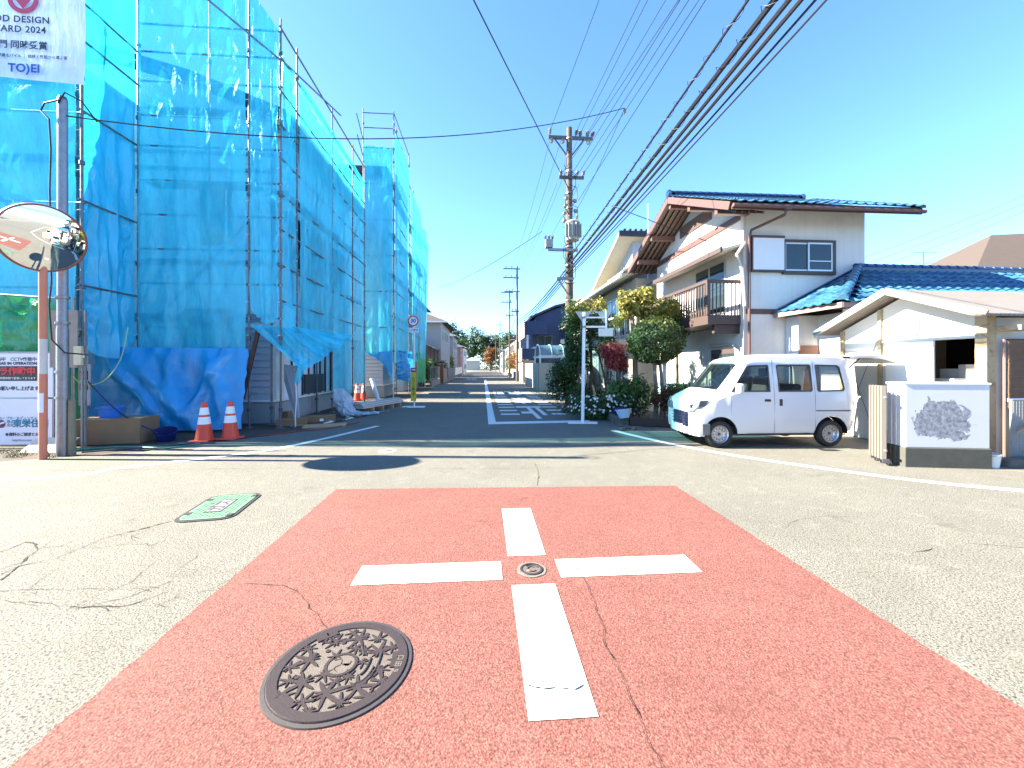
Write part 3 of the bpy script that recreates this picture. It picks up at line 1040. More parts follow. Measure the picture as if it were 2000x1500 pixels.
MB().grid(ban, 30, 20).build('cloth', M_BANNER, bn)


def btext(body, u, v, size, m, align='LEFT', bold=.004, sp=1.0):
    p = pix(bm_, u, v, 1, -.05)
    text('lettering', body, size, m, bn, face_cam(p), align, .001, bold, spacing=sp)


btext('GOOD DESIGN', 97, 41, .185, M_TXT, 'RIGHT', sp=1.08)
btext('AWARD 2024', 90, 60, .185, M_TXT, 'RIGHT', sp=1.08)
btext('三部門 同時受賞', 93, 91, .175, M_TXT, 'RIGHT', .004)
btext('新築戸建モバイル ｜ 価格と性能から選ぶ家', 132, 114, .075, M_TXT, 'RIGHT', .001)
btext('TO)EI', 78, 135, .23, M_TXTBLUE, 'RIGHT', .007, 1.05)
pl = pix(bm_, 45, -2, 1, -.05)
MB().lathe([(.20, -.004), (.20, .004), (.29, .004), (.29, -.004)], 36, pl, Matrix.Rotation(math.pi / 2, 3, 'X')).build('emblem', mat('crimson_print', (.45, .05, .10), .6), bn)
MB().prism([pl + Vector((-.16, -.005, 0)), pl + Vector((.16, -.005, 0)), pl + Vector((0, -.005, -.2))], (0, .004, 0)).build('emblem', MATS['crimson_print'], bn)

# green curtain and low hoarding on the left
sheet('green mesh curtain hung above the white notice boards', Vector((-12.2, 7.55, 1.4)), Vector((-8.78, 7.8, 1.4)), Vector((-8.78, 7.8, 2.85)), Vector((-12.2, 7.55, 3.05)), M_GREEN, 50, 20, .12, 17, folds=8)
gr = thing('curtain_rail', 'thin steel pipe frame carrying the green curtain', 'pipe frame', (-8.7, 7.84, 0))
MB().tube([(.03, 0, -.01), (.03, 0, 2.9)], .024, 8).build('post', M_STEEL, gr)
MB().tube([(-1.6, -.06, -.01), (-1.6, -.06, 3.0)], .024, 8).build('post', M_STEEL, gr)
MB().tube([(-3.5, -.22, 3.08), (.06, 0, 2.87)], .02, 8).build('rail', M_STEEL, gr)
sheet('dark green mesh hanging below the grey plywood board', Vector((-9.4, 8.0, .35)), Vector((-8.72, 8.05, .35)), Vector((-8.72, 8.05, 1.75)), Vector((-9.4, 8.0, 1.75)), M_GREEN, 12, 14, .05, 18)
# ------------------------------------------------------------------ right: white house with blue tiles
HO = Vector((6.46, 11.0, 0))
HM = frame(HO, RZ)
ho = thing('tiled_house', 'white two storey house with blue glazed tile roof and brown balcony', 'house', HO, RZ)
WW, WD = 3.55, 5.6
EZ, RZ_, RY = 5.72, 7.28, 2.6            # eave and ridge heights, ridge position
sl_n = (RZ_ - EZ) / (RY + .8)
sl_f = (RZ_ - EZ) / (6.3 - RY)
gab = [(0, 0, -.02), (0, WD, -.02), (0, WD, EZ + (6.3 - WD) * sl_f - .1), (0, RY, RZ_ - .1), (0, 0, EZ + .8 * sl_n - .1)]
MB().prism(gab, (WW, 0, 0)).build('wall', M_WALL_W, ho)
XL, XR = -.95, WW + .75                  # roof overhangs
rf = MB().prism([(XL, -.8, EZ - .02), (XL, RY, RZ_ - .02), (XL, 6.3, EZ - .02), (XL, 6.3, EZ - .14), (XL, RY, RZ_ - .14), (XL, -.8, EZ - .14)], (XR - XL, 0, 0)).build('roof', M_BROWN, ho)
# barge boards, fascia, purlin ends, rafters
MB().beam((XL - .02, -.82, EZ - .08), (XL - .02, RY, RZ_ - .08), .04, .2).build('barge_board', M_REDBROWN, rf)
MB().beam((XL - .02, RY, RZ_ - .08), (XL - .02, 6.32, EZ - .08), .04, .2).build('barge_board', M_REDBROWN, rf)
MB().box(XL + .02, XR, -.86, -.82, EZ - .17, EZ - .0).build('fascia', M_REDBROWN, rf)
MB().tube([(XL, -.93, EZ - .10), (XR, -.93, EZ - .13)], .05, 8).build('gutter', M_REDBROWN, rf)
for y, z in ((-.1, EZ + .7 * sl_n - .26), (RY - 1.25, RZ_ - 1.25 * sl_n - .26), (RY, RZ_ - .28), (RY + 1.5, RZ_ - 1.5 * sl_f - .27), (5.4, EZ + .9 * sl_f - .27)):
    MB().box(XL + .05, .02, y - .07, y + .07, z - .09, z + .09).build('purlin_end', M_REDBROWN, rf)
for k in range(5):
    x = XL + .2 + .19 * k
    MB().beam((x, -.7, EZ - .18), (x, RY, RZ_ - .18), .05, .06).build('rafter', M_BROWN, rf)
    MB().beam((x, RY, RZ_ - .18), (x, 6.2, EZ - .18), .05, .06).build('rafter', M_BROWN, rf)

# one curved clay tile, shared by every roof
TWID, TLEN = .27, .30


def tile_mesh():
    mb = MB()
    prof = [(-.135, .030), (-.105, .046), (-.07, .036), (-.03, .012), (.03, .006), (.08, .012), (.12, .030), (.14, .040)]
    n = len(prof)
    vs = []
    for y, dz in ((-.16, .018), (.16, -.012)):
        vs += [(x, y, z + dz) for x, z in prof]
    vs += [(x, -.16, z + .018 - .022) for x, z in prof]
    fs = [(i, i + 1, n + i + 1, n + i) for i in range(n - 1)] + [(2 * n + i, 2 * n + i + 1, i + 1, i) for i in range(n - 1)]
    mb.add(vs, fs, True)
    return mb.mesh('roof_tile', M_TILE)


TILE = tile_mesh()
TILES = [TILE]
for k, cc in enumerate(((.042, .14, .21), (.022, .085, .16), (.05, .15, .19), (.03, .10, .20))):
    t_ = TILE.copy()
    t_.materials.clear()
    t_.materials.append(mat('blue_glazed_tile_%s' % 'abcd'[k], cc, .30 + .05 * k, .35, 7, .1, 40, dirt=(.03, .05, .06), dirt_amt=.6, dscale=3))
    TILES.append(t_)


def cap_mesh(m):
    mb = MB()
    vs, n = [], 8
    for x, r in ((-.16, .105), (.0, .095), (.15, .088)):
        vs += [(x, r * math.cos(math.pi * k / (n - 1)), r * 1.05 * math.sin(math.pi * k / (n - 1)) - .02) for k in range(n)]
    fs = [(i * n + k, i * n + k + 1, (i + 1) * n + k + 1, (i + 1) * n + k) for i in range(2) for k in range(n - 1)]
    fs.append(tuple(reversed(range(n))))
    mb.add(vs, fs, True)
    return mb.mesh('ridge_tile', m)


CAP_D, CAP_B = cap_mesh(M_TILE_D), cap_mesh(M_TILE)


def lay_tiles(par, org, ux, uy, w, l, inside=None, lim=300):
    """org: eave left corner; ux along the eave, uy up the slope (unit vectors, parent space)"""
    ux, uy = Vector(ux).normalized(), Vector(uy).normalized()
    un = ux.cross(uy).normalized()
    R = Matrix((ux, uy, un)).transposed().to_4x4()
    cells = []
    for j in range(int(l / TLEN) + 1):
        for i in range(int(w / TWID) + 1):
            x, y = (i + .5) * TWID, j * TLEN + .08
            if x > w or y > l + .1 or (inside and not inside(x, y)):
                continue
            cells.append((j, x, y))
    rest = MB()
    for k, (j, x, y) in enumerate(cells):
        p = Vector(org) + ux * x + uy * y + un * .02
        if k < lim:
            J = Matrix.Rotation(rng.uniform(-.02, .02), 4, 'Z') @ Matrix.Rotation(rng.uniform(-.02, .02), 4, 'X')
            inst(rng.choice(TILES), 'roof_tile', par, Matrix.Translation(p) @ R @ J)
        else:
            for poly in TILE.polygons:
                rest.face([Matrix.Translation(p) @ R @ TILE.vertices[v].co for v in poly.vertices], True)
    if rest.v:
        struct(rest.build('roof_tiles', M_TILE, par), 'stuff')


def lay_caps(par, p, q, me, s=1.0):
    p, q = Vector(p), Vector(q)
    d = (q - p).normalized()
    a = Vector((0, 0, 1)).cross(d).normalized()
    R = Matrix((d, a, d.cross(a))).transposed().to_4x4()
    n = int((q - p).length / (.27 * s))
    for k in range(n + 1):
        inst(me, 'ridge_tile', par, Matrix.Translation(p.lerp(q, k / max(1, n)) + Vector((0, 0, .02))) @ R @ Matrix.Scale(s, 4))


lay_tiles(rf, (XL, -.86, EZ), (1, 0, 0), (0, 1, sl_n), XR - XL, 3.75, lim=300)
MB().box(XL + .2, WW + .2, RY - .07, RY + .07, RZ_ - .02, RZ_ + .14).build('ridge_bed', M_TILE_D, rf)
lay_caps(rf, (XL + .15, RY, RZ_ + .15), (WW + .25, RY, RZ_ + .15), CAP_D)
lay_caps(rf, (XL + .05, RY + .1, RZ_ + .01), (XL + .05, 6.3, EZ + .02), CAP_D, .8)
lay_caps(rf, (XR - .05, -.8, EZ + .02), (XR - .05, RY - .1, RZ_ + .01), CAP_D, .8)
for x in (XL + .02, WW + .32):
    MB().lathe([(0, -.06), (.12, -.05), (.15, 0), (.12, .05), (0, .06)], 12, (x, RY, RZ_ + .14), Matrix.Rotation(math.pi / 2, 3, 'Y')).build('ridge_end_tile', M_TILE_D, rf)

# front wall pieces (plane y = 0)
def fx(u, v):
    return pix(HM, u, v, 1, 0.0)


a, b = fx(1463, 465), fx(1627, 538)
mid = fx(1526, 500).x
fr = MB()
x0, x1, z0, z1 = a.x, b.x, b.z, a.z - .04
fr.box(mid, x1, -.10, -.003, z0, z0 + .09).box(mid, x1, -.10, -.003, z1 - .07, z1).box(mid, mid + .05, -.10, -.003, z0 + .09, z1 - .07).box(x1 - .09, x1, -.10, -.003, z0 + .09, z1 - .07)
wd = fr.build('window', M_BROWN, ho)
sx0, sx1, sm = mid + .05, x1 - .09, (mid + x1) / 2 - .02
for q0, q1, yy in ((sx0, sm + .03, -.05), (sm - .03, sx1, -.075)):
    f2 = MB().box(q0, q1, yy - .015, yy + .015, z0 + .09, z0 + .135).box(q0, q1, yy - .015, yy + .015, z1 - .115, z1 - .07)
    f2.box(q0, q0 + .04, yy - .015, yy + .015, z0 + .135, z1 - .115).box(q1 - .04, q1, yy - .015, yy + .015, z0 + .135, z1 - .115)
    if yy < -.06:
        f2.box(q0 + .04, q1 - .04, yy - .012, yy + .012, z0 + .36, z0 + .385)
    f2.build('sash', M_ALU, wd)
    MB().box(q0 + .04, q1 - .04, yy - .004, yy + .004, z0 + .135, z1 - .115).build('pane', M_GLASS, wd)
MB().box(sx0, sx1, -.012, -.004, z0 + .09, z1 - .07).build('room_dark', mat('curtain_teal', (.04, .09, .11), .9, .4, 9, .3, 12), wd)
MB().box(x0 + .04, mid - .005, -.12, -.003, z0 + .1, z1 + .02).build('shutter_box', mat('shutter_white', (.62, .63, .66), .5, .04), ho)
MB().box(x0, mid, -.14, -.003, z1 + .022, z1 + .085).build('shutter_cap', M_REDBROWN, ho)
MB().box(x0, x0 + .036, -.13, -.003, z0 + .1, z1 + .02).build('shutter_side', M_REDBROWN, ho)
MB().box(x0, mid, -.13, -.003, z0 + .05, z0 + .098).build('shutter_sill', M_BROWN, ho)
zb = fx(1470, 612).z
MB().box(.0, WW, -.03, -.003, zb - .02, zb + .12).build('belt_board', M_REDBROWN, ho)
# gutter downpipe
dp = [fx(1489, 408), fx(1488, 420), fx(1462, 452), fx(1457, 470), fx(1452, 690), fx(1452, 800)]
dpp = [Vector((dp[0].x, -.9, EZ - .12)), Vector((dp[1].x, -.85, EZ - .28)), Vector((.10, -.12, dp[2].z)), Vector((.06, -.09, dp[3].z)), Vector((.06, -.09, .02))]
MB().tube(dpp, .038, 8).build('downpipe', M_REDBROWN, ho)
mbx = MB().cbox(dpp[0] + Vector((0, 0, .0)), (.16, .13, .13)).build('gutter_hopper', M_REDBROWN, ho)

# gable side pieces (plane x = 0)
def gx(u, v, x=0.0):
    return pix(HM, u, v, 0, x)


for zc in (0,):
    p, q = gx(1455, 415), gx(1275, 520)
    zt_ = p.z
    MB().box(-.05, .003, .12, WD - .02, 5.66, 5.84).build('gable_band', M_REDBROWN, ho)
MB().box(-.04, -.003, 1.6, 3.6, 6.22, 6.62).build('gable_louvre', mat('louvre_brown', (.09, .06, .05), .7, wave=('Z', 9)), ho)
MB().box(-.06, .02, -.02, .10, 0, EZ).build('corner_post', mat('offwhite_pipe', (.52, .48, .42), .6), ho)
# upper balcony door and awning
bwn = MB().box(-.035, -.003, .85, 2.55, 3.15, 4.75).build('balcony_window', M_ALU, ho)
MB().box(-.042, -.036, .92, 1.66, 3.2, 4.68).build('pane', M_GLASS, bwn)
MB().box(-.042, -.036, 1.74, 2.48, 3.2, 4.68).build('pane', M_GLASS, bwn)
aw = MB().prism([(0, -.05, 4.98), (-.72, -.05, 4.78), (-.72, -.05, 4.72), (0, -.05, 4.90)], (0, 4.9, 0)).build('awning', mat('cream_awning', (.58, .55, .47), .7), ho)
MB().box(-.76, -.70, -.08, 4.9, 4.68, 4.82).build('awning_fascia', M_BROWN, aw)
MB().tube([(-.05, -.05, 4.95), (-.3, -.07, 4.6), (-.12, -.06, 4.2), (-.05, -.06, 3.2)], .045, 8).build('awning_pipe', mat('cream_pipe', (.50, .44, .36), .6), ho)
# balcony
BX, BY0, BY1, BZ = -1.0, .12, 5.2, 2.98
bl = MB().box(BX, -.003, BY0, BY1, BZ - .26, BZ).build('balcony', M_BROWN, ho)
MB().box(BX + .25, -.003, BY0 + .1, BY0 + .22, BZ - .5, BZ - .262).build('bracket', M_BROWN, bl)
hr = .98
MB().box(BX - .04, BX + .05, BY0 - .03, BY1, BZ + hr - .09, BZ + hr).build('handrail', M_BROWN, bl)
MB().box(BX + .05, -.003, BY0 - .03, BY0 + .05, BZ + hr - .09, BZ + hr).build('handrail', M_BROWN, bl)
MB().box(BX - .04, BX + .05, BY0 - .04, BY0 + .05, BZ, BZ + hr - .09).build('newel_post', M_BROWN, bl)
bal_f = MB().box(-.012, .012, -.012, .012, 0, hr - .09).mesh('baluster', M_BROWN)
bal_s = MB().box(-.012, .012, -.035, .035, 0, hr - .09).mesh('baluster', M_BROWN)
for k in range(8):
    inst(bal_f, 'baluster', bl, Matrix.Translation((BX + .14 + k * .11, BY0, BZ)))
for k in range(34):
    inst(bal_s, 'baluster', bl, Matrix.Translation((BX, BY0 + .16 + k * .145, BZ)))
# ground floor side window with awning pipe
sw = MB().box(-.06, -.003, .32, 1.55, .55, 2.05).build('side_window', M_BROWN, ho)
MB().box(-.07, -.061, .40, .95, .62, 1.92).build('pane', M_GLASS, sw)
MB().box(-.07, -.061, 1.0, 1.48, .62, 1.92).build('pane', M_GLASS, sw)
MB().box(-.068, -.0612, .40, 1.48, .62, 1.3).build('room_curtain', mat('white_curtain', (.62, .66, .64), .9, .1, 8), sw)
MB().tube([(-.12, .2, .4), (-.12, .2, 2.0), (-.12, .32, 2.16), (-.12, 1.5, 2.2)], .04, 8).build('side_pipe', mat('grey_pipe', (.36, .38, .36), .6), ho)
MB().box(-.02, -.003, 2.2, 3.6, .3, 2.0).build('shutter_door', mat('cream_shutter', (.55, .52, .45), .7, wave=('Y', 4)), ho)
# meter on the front wall
pm = fx(1567, 660)
MB().lathe([(0, -.12), (.10, -.12), (.12, -.10), (.12, -.003)], 20, (pm.x, -.0, pm.z), Matrix.Rotation(-math.pi / 2, 3, 'X') @ Matrix.Diagonal((1, 1, -1))).build('meter', mat('meter_grey', (.6, .6, .58), .4), ho)
MB().tube([(pm.x - .1, -.06, pm.z - .1), (pm.x - .1, -.05, .0)], .02, 6).build('conduit', M_WHITE, ho)

# --- one storey wing toward the camera with hipped tiled roof
wg = thing('tiled_wing', 'one storey wing with hipped blue tile roof in front of the white house', 'house', HO, RZ)
ex0, ey0 = .98, -2.0                      # eave corner nearest the camera
ez, rz, ry, ax = 3.02, 4.25, -.02, 3.35   # eave, ridge heights, ridge line, hip apex
EX1 = 9.2
MB().box(1.75, 8.6, -1.15, -.01, -.02, 2.9).build('wall', M_WALL_W, wg)
MB().box(1.18, 1.748, -.45, -.01, -.02, 2.9).build('wall', M_WALL_W, wg)
roof = MB()
A, B, Cc, D, E_ = (ex0, ey0, ez), (EX1, ey0, ez), (EX1, ry, rz), (ax, ry, rz), (ex0 - .1, ry, ez)
roof.face([A, B, Cc, D]).face([A, D, E_])
low = [(p[0], p[1], p[2] - .1) for p in (A, B, Cc, D, E_)]
roof.face([low[3], low[2], low[1], low[0]]).face([low[4], low[3], low[0]])
roof.face([A, low[0], low[1], B]).face([E_, low[4], low[0], A])
wr = roof.build('roof', M_TILE_D, wg)
MB().box(ex0 - .05, EX1, ey0 - .06, ey0 - .02, ez - .13, ez - .02).build('fascia', mat('pink_trim', (0.252, 0.168, 0.138), .7), wr)
MB().beam((ex0 - .16, ry, ez - .07), (ex0 - .06, ey0 - .05, ez - .07), .04, .12).build('fascia', MATS['pink_trim'], wr)
su = Vector((0, ry - ey0, rz - ez))
hipk = (ax - ex0) / su.length
lay_tiles(wr, A, (1, 0, 0), su, EX1 - ex0 - .1, su.length - .1, inside=lambda x, y: x > y * hipk + .05, lim=300)
ul = Vector((ax - ex0, 0, rz - ez))
lay_tiles(wr, (ex0 - .1, ry, ez), (0, -1, 0), ul, 2.0, ul.length, inside=lambda x, y: x < 1.98 * (1 - y / ul.length) + .12)
lay_caps(wr, (ex0 + .1, ey0 + .1, ez + .12), (ax, ry, rz + .1), CAP_B, 1.05)
lay_caps(wr, (ax, ry - .05, rz + .08), (EX1, ry - .05, rz + .06), CAP_D, 1.0)
MB().box(ax - .1, EX1, ry - .13, ry + .05, rz - .04, rz + .07).build('ridge_bed', M_TILE_D, wr)
MB().beam((ex0, -.06, ez + .06), (ax, -.06, rz + .06), .1, .16).build('wall_flashing', M_TILE_D, wr)
MB().box(1.20, 1.72, -.49, -.452, .0, 2.1).build('entrance_door', mat('wood_door', (0.210, 0.091, 0.059), .6, .15, 6, wave=('Z', 1.6)), wg)
MB().box(1.752, 2.9, -1.20, -1.152, 1.1, 2.1).build('slat_screen', MATS['wood_door'], wg)
MB().box(1.15, 1.25, -1.9, -1.8, -.02, 2.88).build('porch_post', M_WALL_W, wg)
MB().box(1.3, 2.3, -1.7, -1.6, 2.45, 2.7).build('porch_beam', M_BROWN, wg)

# --- white shed with rusty frame
SO = Vector((7.8, 6.5, 0))
SM = frame(SO, RZ)
sh = thing('shed', 'white panel shed with rusty posts and open sliding door', 'shed', SO, RZ)
M_SHED = mat('shed_panel', (.56, .54, .48), .7, .05, 2, .1, 30, dirt=(.50, .42, .27), dirt_amt=.45, dscale=1.6)
M_RUST = mat('rusty_cream_steel', (0.348, 0.282, 0.168), .8, .15, 6, .3, 50, dirt=(.20, .07, .025), dirt_amt=1.0, dscale=7)
SD = 2.62
ap = 1.31
sez, sap = 2.40, 2.98
pan = M_SHED
# gable side wall with a door opening
d0, d1, dz = .12, 1.58, 2.02
w_ = MB()
w_.prism([(0, 0.02, dz), (0, SD, dz), (0, SD, sez - .04), (0, ap, sap - .06), (0, .02, sez - .04)], (.05, 0, 0))
w_.box(0, .05, d1, SD, -.02, dz)
w_.box(0, .05, .02, d0, -.02, dz)
w_.build('gable_wall', pan, sh)
MB().box(0.06, 5, SD - .05, SD, -.02, sez - .05).build('rear_wall', pan, sh)
MB().box(0.10, 5, .02, .07, -.02, sez - .05).build('side_wall', mat('shed_side', (.60, .58, .54), .8, .1, 3), sh)
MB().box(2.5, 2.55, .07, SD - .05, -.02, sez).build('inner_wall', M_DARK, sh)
MB().box(.05, 2.5, .07, SD - .05, -.02, .02).build('floor_slab', M_CONC, sh)
MB().box(-.045, -.01, .76, 1.62, .25, dz + .0).build('sliding_door', mat('door_white', (.78, .77, .73), .5, .03), sh)
MB().box(-.05, -.004, .06, 1.7, dz + .005, dz + .05).build('door_track', mat('track', (.6, .58, .52), .6), sh)
for y, wd_ in ((-.02, .16), (1.72, .07), (SD - .04, .08)):
    zt_ = sez + (min(y, SD - y) / ap) * (sap - sez) - .08 if y > 0 else sez - .02
    MB().box(-.05, -.002 if y > 0 else .12, y, y + wd_, -.02, zt_).build('post', M_RUST, sh)
M_SROOF = mat('rusty_roof_sheet', (.17, .155, .13), .7, .12, 5, .2, 40, dirt=(.25, .12, .06), dirt_amt=.8, dscale=4, wave=('X', 4, 'SIN'))
rsh = MB()
rsh.prism([(-.42, -.25, sez - .06), (-.42, ap, sap + .02), (-.42, SD + .35, sez - .12), (-.42, SD + .35, sez - .09), (-.42, ap, sap + .06), (-.42, -.25, sez - .02)], (5.5, 0, 0))
srf = rsh.build('roof', M_SROOF, sh)
MB().beam((-.40, -.27, sez - .04), (-.40, ap, sap + .04), .03, .13).build('barge_board', mat('rust_barge', (.20, .175, .14), .7, .1, 4, dirt=(.28, .15, .08), dirt_amt=.7, dscale=5), srf)
MB().beam((-.40, ap, sap + .04), (-.40, SD + .37, sez - .10), .03, .13).build('barge_board', mat('pale_green_trim', (0.252, 0.336, 0.300), .6), srf)
MB().box(-.03, -.003, 1.02, 1.36, 2.16, 2.46).build('vent_panel', mat('stained_panel', (0.286, 0.270, 0.209), .8, .15, 9, dirt=(.24, .20, .12), dirt_amt=.8, dscale=14), sh)
MB().tube([(-.02, 1.52, 2.45), (-.06, 1.55, 2.2), (-.03, 1.6, 2.1)], .008, 5).build('cable', M_STEEL_D, sh)
rail(sh, (-.03, 2.55, 1.9), (-.03, 1.9, .2), .006, 'brace_wire')
rail(sh, (-.03, 1.8, 2.1), (-.03, 2.5, .4), .006, 'brace_wire')
MB().box(.125, .5, -.32, -.02, sez - .28, sez - .2).build('corner_bracket', M_RUST, sh)
r_s = random.Random(8)
for k, (x, y, z, s) in enumerate(((.35, .45, 1.0, .40), (.42, .85, 1.05, .36), (.75, .62, 1.25, .44), (.8, 1.0, 1.2, .40), (.7, .2, 1.1, .3), (.7, .55, .60, .72), (.8, 1.1, .62, .6), (.35, .5, .02, .42), (.5, .95, .02, .5), (.42, .5, .45, .36), (.95, .35, .02, .5), (.9, .9, .53, .42), (.5, .55, .82, .4), (.98, .38, .53, .34), (.9, 1.45, .02, .55), (.9, 1.5, .6, .4))):
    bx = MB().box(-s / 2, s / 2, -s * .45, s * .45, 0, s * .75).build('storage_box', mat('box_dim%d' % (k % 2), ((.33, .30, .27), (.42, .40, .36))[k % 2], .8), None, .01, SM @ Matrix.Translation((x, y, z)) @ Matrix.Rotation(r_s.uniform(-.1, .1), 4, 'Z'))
    tag(bx, 'pale storage box stacked inside the open shed door', 'box', 'boxes stacked inside the shed')
# bamboo blind and wire mesh on the right
bb = thing('bamboo_blind', 'brown bamboo blind hanging beside the rusty corner post', 'blind', SM @ Vector((.22, -.10, 0)), RZ)
bm2 = MB()
for k in range(58):
    z = 1.96 - k * .019
    bm2.tube([(0, r_s.uniform(-.004, .004), z), (1.6, r_s.uniform(-.004, .004), z + r_s.uniform(-.004, .004))], .0085, 5)
struct(bm2.build('reeds', mat('bamboo', (0.152, 0.092, 0.052), .8, .4, 12), bb), 'stuff')
MB().tube([(-.03, 0, 1.98), (1.65, 0, 1.98)], .016, 6).build('top_rod', M_BROWN, bb)
MB().box(-.02, 1.6, -.014, .0, .98, 1.03).build('tape', M_WHITE, bb)
for x in (-.03, 1.62):
    MB().tube([(x, .03, -.02), (x, .03, 1.99)], .018, 6).build('stake', mat('pink_stake', (0.252, 0.156, 0.132), .7), bb)
wm = thing('wire_mesh_panel', 'grey wire mesh panel leaning below the bamboo blind', 'mesh panel', SM @ Vector((.14, -.22, 0)), RZ)
mm = MB()
for k in range(26):
    mm.beam((k * .05, 0, .1), (k * .05, 0, 1.0), .004, .004)
for k in range(19):
    mm.beam((-.01, 0, .1 + k * .05), (1.3, 0, .1 + k * .05), .004, .004)
struct(mm.build('wires', mat('wire_grey', (.25, .25, .25), .6), wm), 'stuff')
MB().beam((.0, -.03, .5), (1.3, -.03, 1.25), .03, .02).build('bamboo_cane', M_WOODL, wm)
MB().box(0, 1.3, .02, .05, -.02, 1.02).build('backing_sheet', mat('grey_backing', (.30, .31, .30), .9, .2, 4), wm)
kb = thing('stone_kerb', 'dark rough stone edging beside the white bucket', 'kerb', (7.55, 6.12, 0), RZ)
for k in range(5):
    MB().cbox((.15 + k * .27, .02 * (k % 2), .05), (.26, .2, .16)).build('stone', M_CONC_D, kb, .03)

# --- low white wall pier
WP = Vector((6.05, 6.1, 0))
wrz = math.radians(-6)
wp = thing('wall_pier', 'low white rendered wall with peeling grey patches and dark base', 'wall', WP, wrz)


def peel_mat():
    m, N, L, P = new_mat('peeling_render')
    co = N.new('ShaderNodeTexCoord').outputs['Object']
    mp = N.new('ShaderNodeMapping')
    mp.inputs['Location'].default_value = (-.95, 0, -1.50)
    mp.inputs['Scale'].default_value = (1.9, .01, 2.1)
    L.new(co, mp.inputs['Vector'])
    g = N.new('ShaderNodeTexGradient')
    g.gradient_type = 'SPHERICAL'
    L.new(mp.outputs[0], g.inputs['Vector'])
    n = nz(N, L, 4.2, 7, .62, co, .5)
    ad = N.new('ShaderNodeMath')
    ad.operation = 'MULTIPLY_ADD'
    L.new(g.outputs['Fac'], ad.inputs[0])
    ad.inputs[1].default_value = .56
    L.new(n, ad.inputs[2])
    f = ramp(N, L, ad.outputs[0], [(.665, 0.0), (.68, 1.0)])
    base = mixc(N, L, nz(N, L, 2, 5, .6, co), (.50, .51, .54), (.58, .59, .62))
    bare = mixc(N, L, ramp(N, L, nz(N, L, 16, 6, .7, co), [(.35, 0.0), (.65, 1.0)]), (.10, .11, .13), (.36, .38, .41))
    L.new(mixc(N, L, f, base, bare), P.inputs['Base Color'])
    P.inputs['Roughness'].default_value = .9
    b1 = bump(N, L, f, -.7, .012)
    L.new(bump(N, L, nz(N, L, 60, 3, .6, co), .3, .006, b1), P.inputs['Normal'])
    return m


MB().box(0, 1.16, 0, .34, .30, 1.27).build('render_face', peel_mat(), wp, .012)
MB().box(-.015, 1.175, -.015, .355, -.02, .30).build('base', mat('dark_base', (0.070, 0.070, 0.059), .95, .3, 8, .4, 60, dirt=(.05, .055, .04), dirt_amt=.7), wp, .01)
MB().box(-.01, 1.17, -.01, .35, 1.27, 1.295).build('coping', M_WHITE, wp)
# folding gate
fg = thing('folding_gate', 'beige folded accordion gate with casters beside the low wall', 'gate', (5.95, 6.55, 0), math.radians(70))
M_GATE = mat('beige_gate', (0.198, 0.176, 0.146), .5, .1, 8)
for k in range(9):
    x = -.02 - .045 * k
    MB().box(x, x + .032, .012 * (-1) ** k - .03, .012 * (-1) ** k + .03, .09, 1.24).build('slat', M_GATE, fg)
MB().box(-.42, .02, -.012, .012, 1.05, 1.08).build('cross_bar', M_GATE, fg)
MB().box(-.42, .02, -.012, .012, .22, .25).build('cross_bar', M_GATE, fg)
for x in (-.38, -.2, -.02):
    MB().lathe([(0, -.02), (.04, -.02), (.04, .02), (0, .02)], 14, (x, -.05, .038), Matrix.Rotation(math.pi / 2, 3, 'X')).build('caster', M_BLACK, fg)
    MB().box(x - .01, x + .01, -.055, .03, .04, .10).build('caster_arm', M_STEEL_D, fg)
MB().box(-.25, -.22, -.065, -.04, .72, .86).build('latch', M_STEEL_D, fg)


def bucket(name, label, loc, r0, r1, h, m, handle=True, rot=None):
    b = thing(name, label, 'bucket', loc)
    if rot:
        b.rotation_euler = rot
    MB().lathe([(0, .0), (r0, .0), (r1, h), (r1 + .012, h), (r1 + .012, h - .02), (r1 - .004, h - .022), (r1 - .008, h - .01), (r0 - .008, .012), (0, .012)], 28).build('shell', m, b)
    if handle:
        MB().tube([Vector(((r1 + .012) * math.cos(t), (r1 + .012) * math.sin(t) * .55 - (r1) * .45, h - .06 - .05 * math.sin(t))) for t in [math.pi + k * math.pi / 10 for k in range(11)]], .004, 5).build('handle', M_STEEL, b)
    return b


bucket('bucket', 'small white plastic bucket at the end of the low wall', (7.33, 6.1, -.03), .10, .13, .24, mat('white_plastic', (.66, .70, .70), .4))
# ------------------------------------------------------------------ small white van, nose toward the street, tailgate open
M_CARW = mat('white_car_paint', (.58, .59, .61), .25, .02, 2, coat=.6)
M_CARB = mat('black_trim', (.02, .02, .022), .45)
M_TYRE = mat('tyre', (.018, .018, .018), .8, .2, 20)
M_RIM = mat('steel_rim', (.45, .45, .46), .35, .1, 10, metal=.8)
M_LAMP = mat('lamp_lens', (.10, .11, .12), .08, .1, 12, spec=.8)
M_AMBER = mat('amber_lens', (.7, .25, .03), .2)
M_SEAT = mat('seat_fabric', (.10, .10, .11), .9)
VL, VH = 3.10, 1.80


def van_ring(zb, zbelt, zr, w, wr):
    zs = max(zr - .20, zbelt + .02)
    half = [(0, zb), (w * .75, zb), (w - .03, zb + .02), (w, zb + .10), (w + .005, (zb + zbelt) / 2), (w, zbelt), ((w + wr) / 2 + .012, (zbelt + zs) / 2), (wr + .012, zs),
            (wr - .02, zr - .07), (wr - .09, zr - .015), (wr * .5, zr), (0, zr + .006)]
    return half + [(-y, z) for y, z in reversed(half[1:-1])]


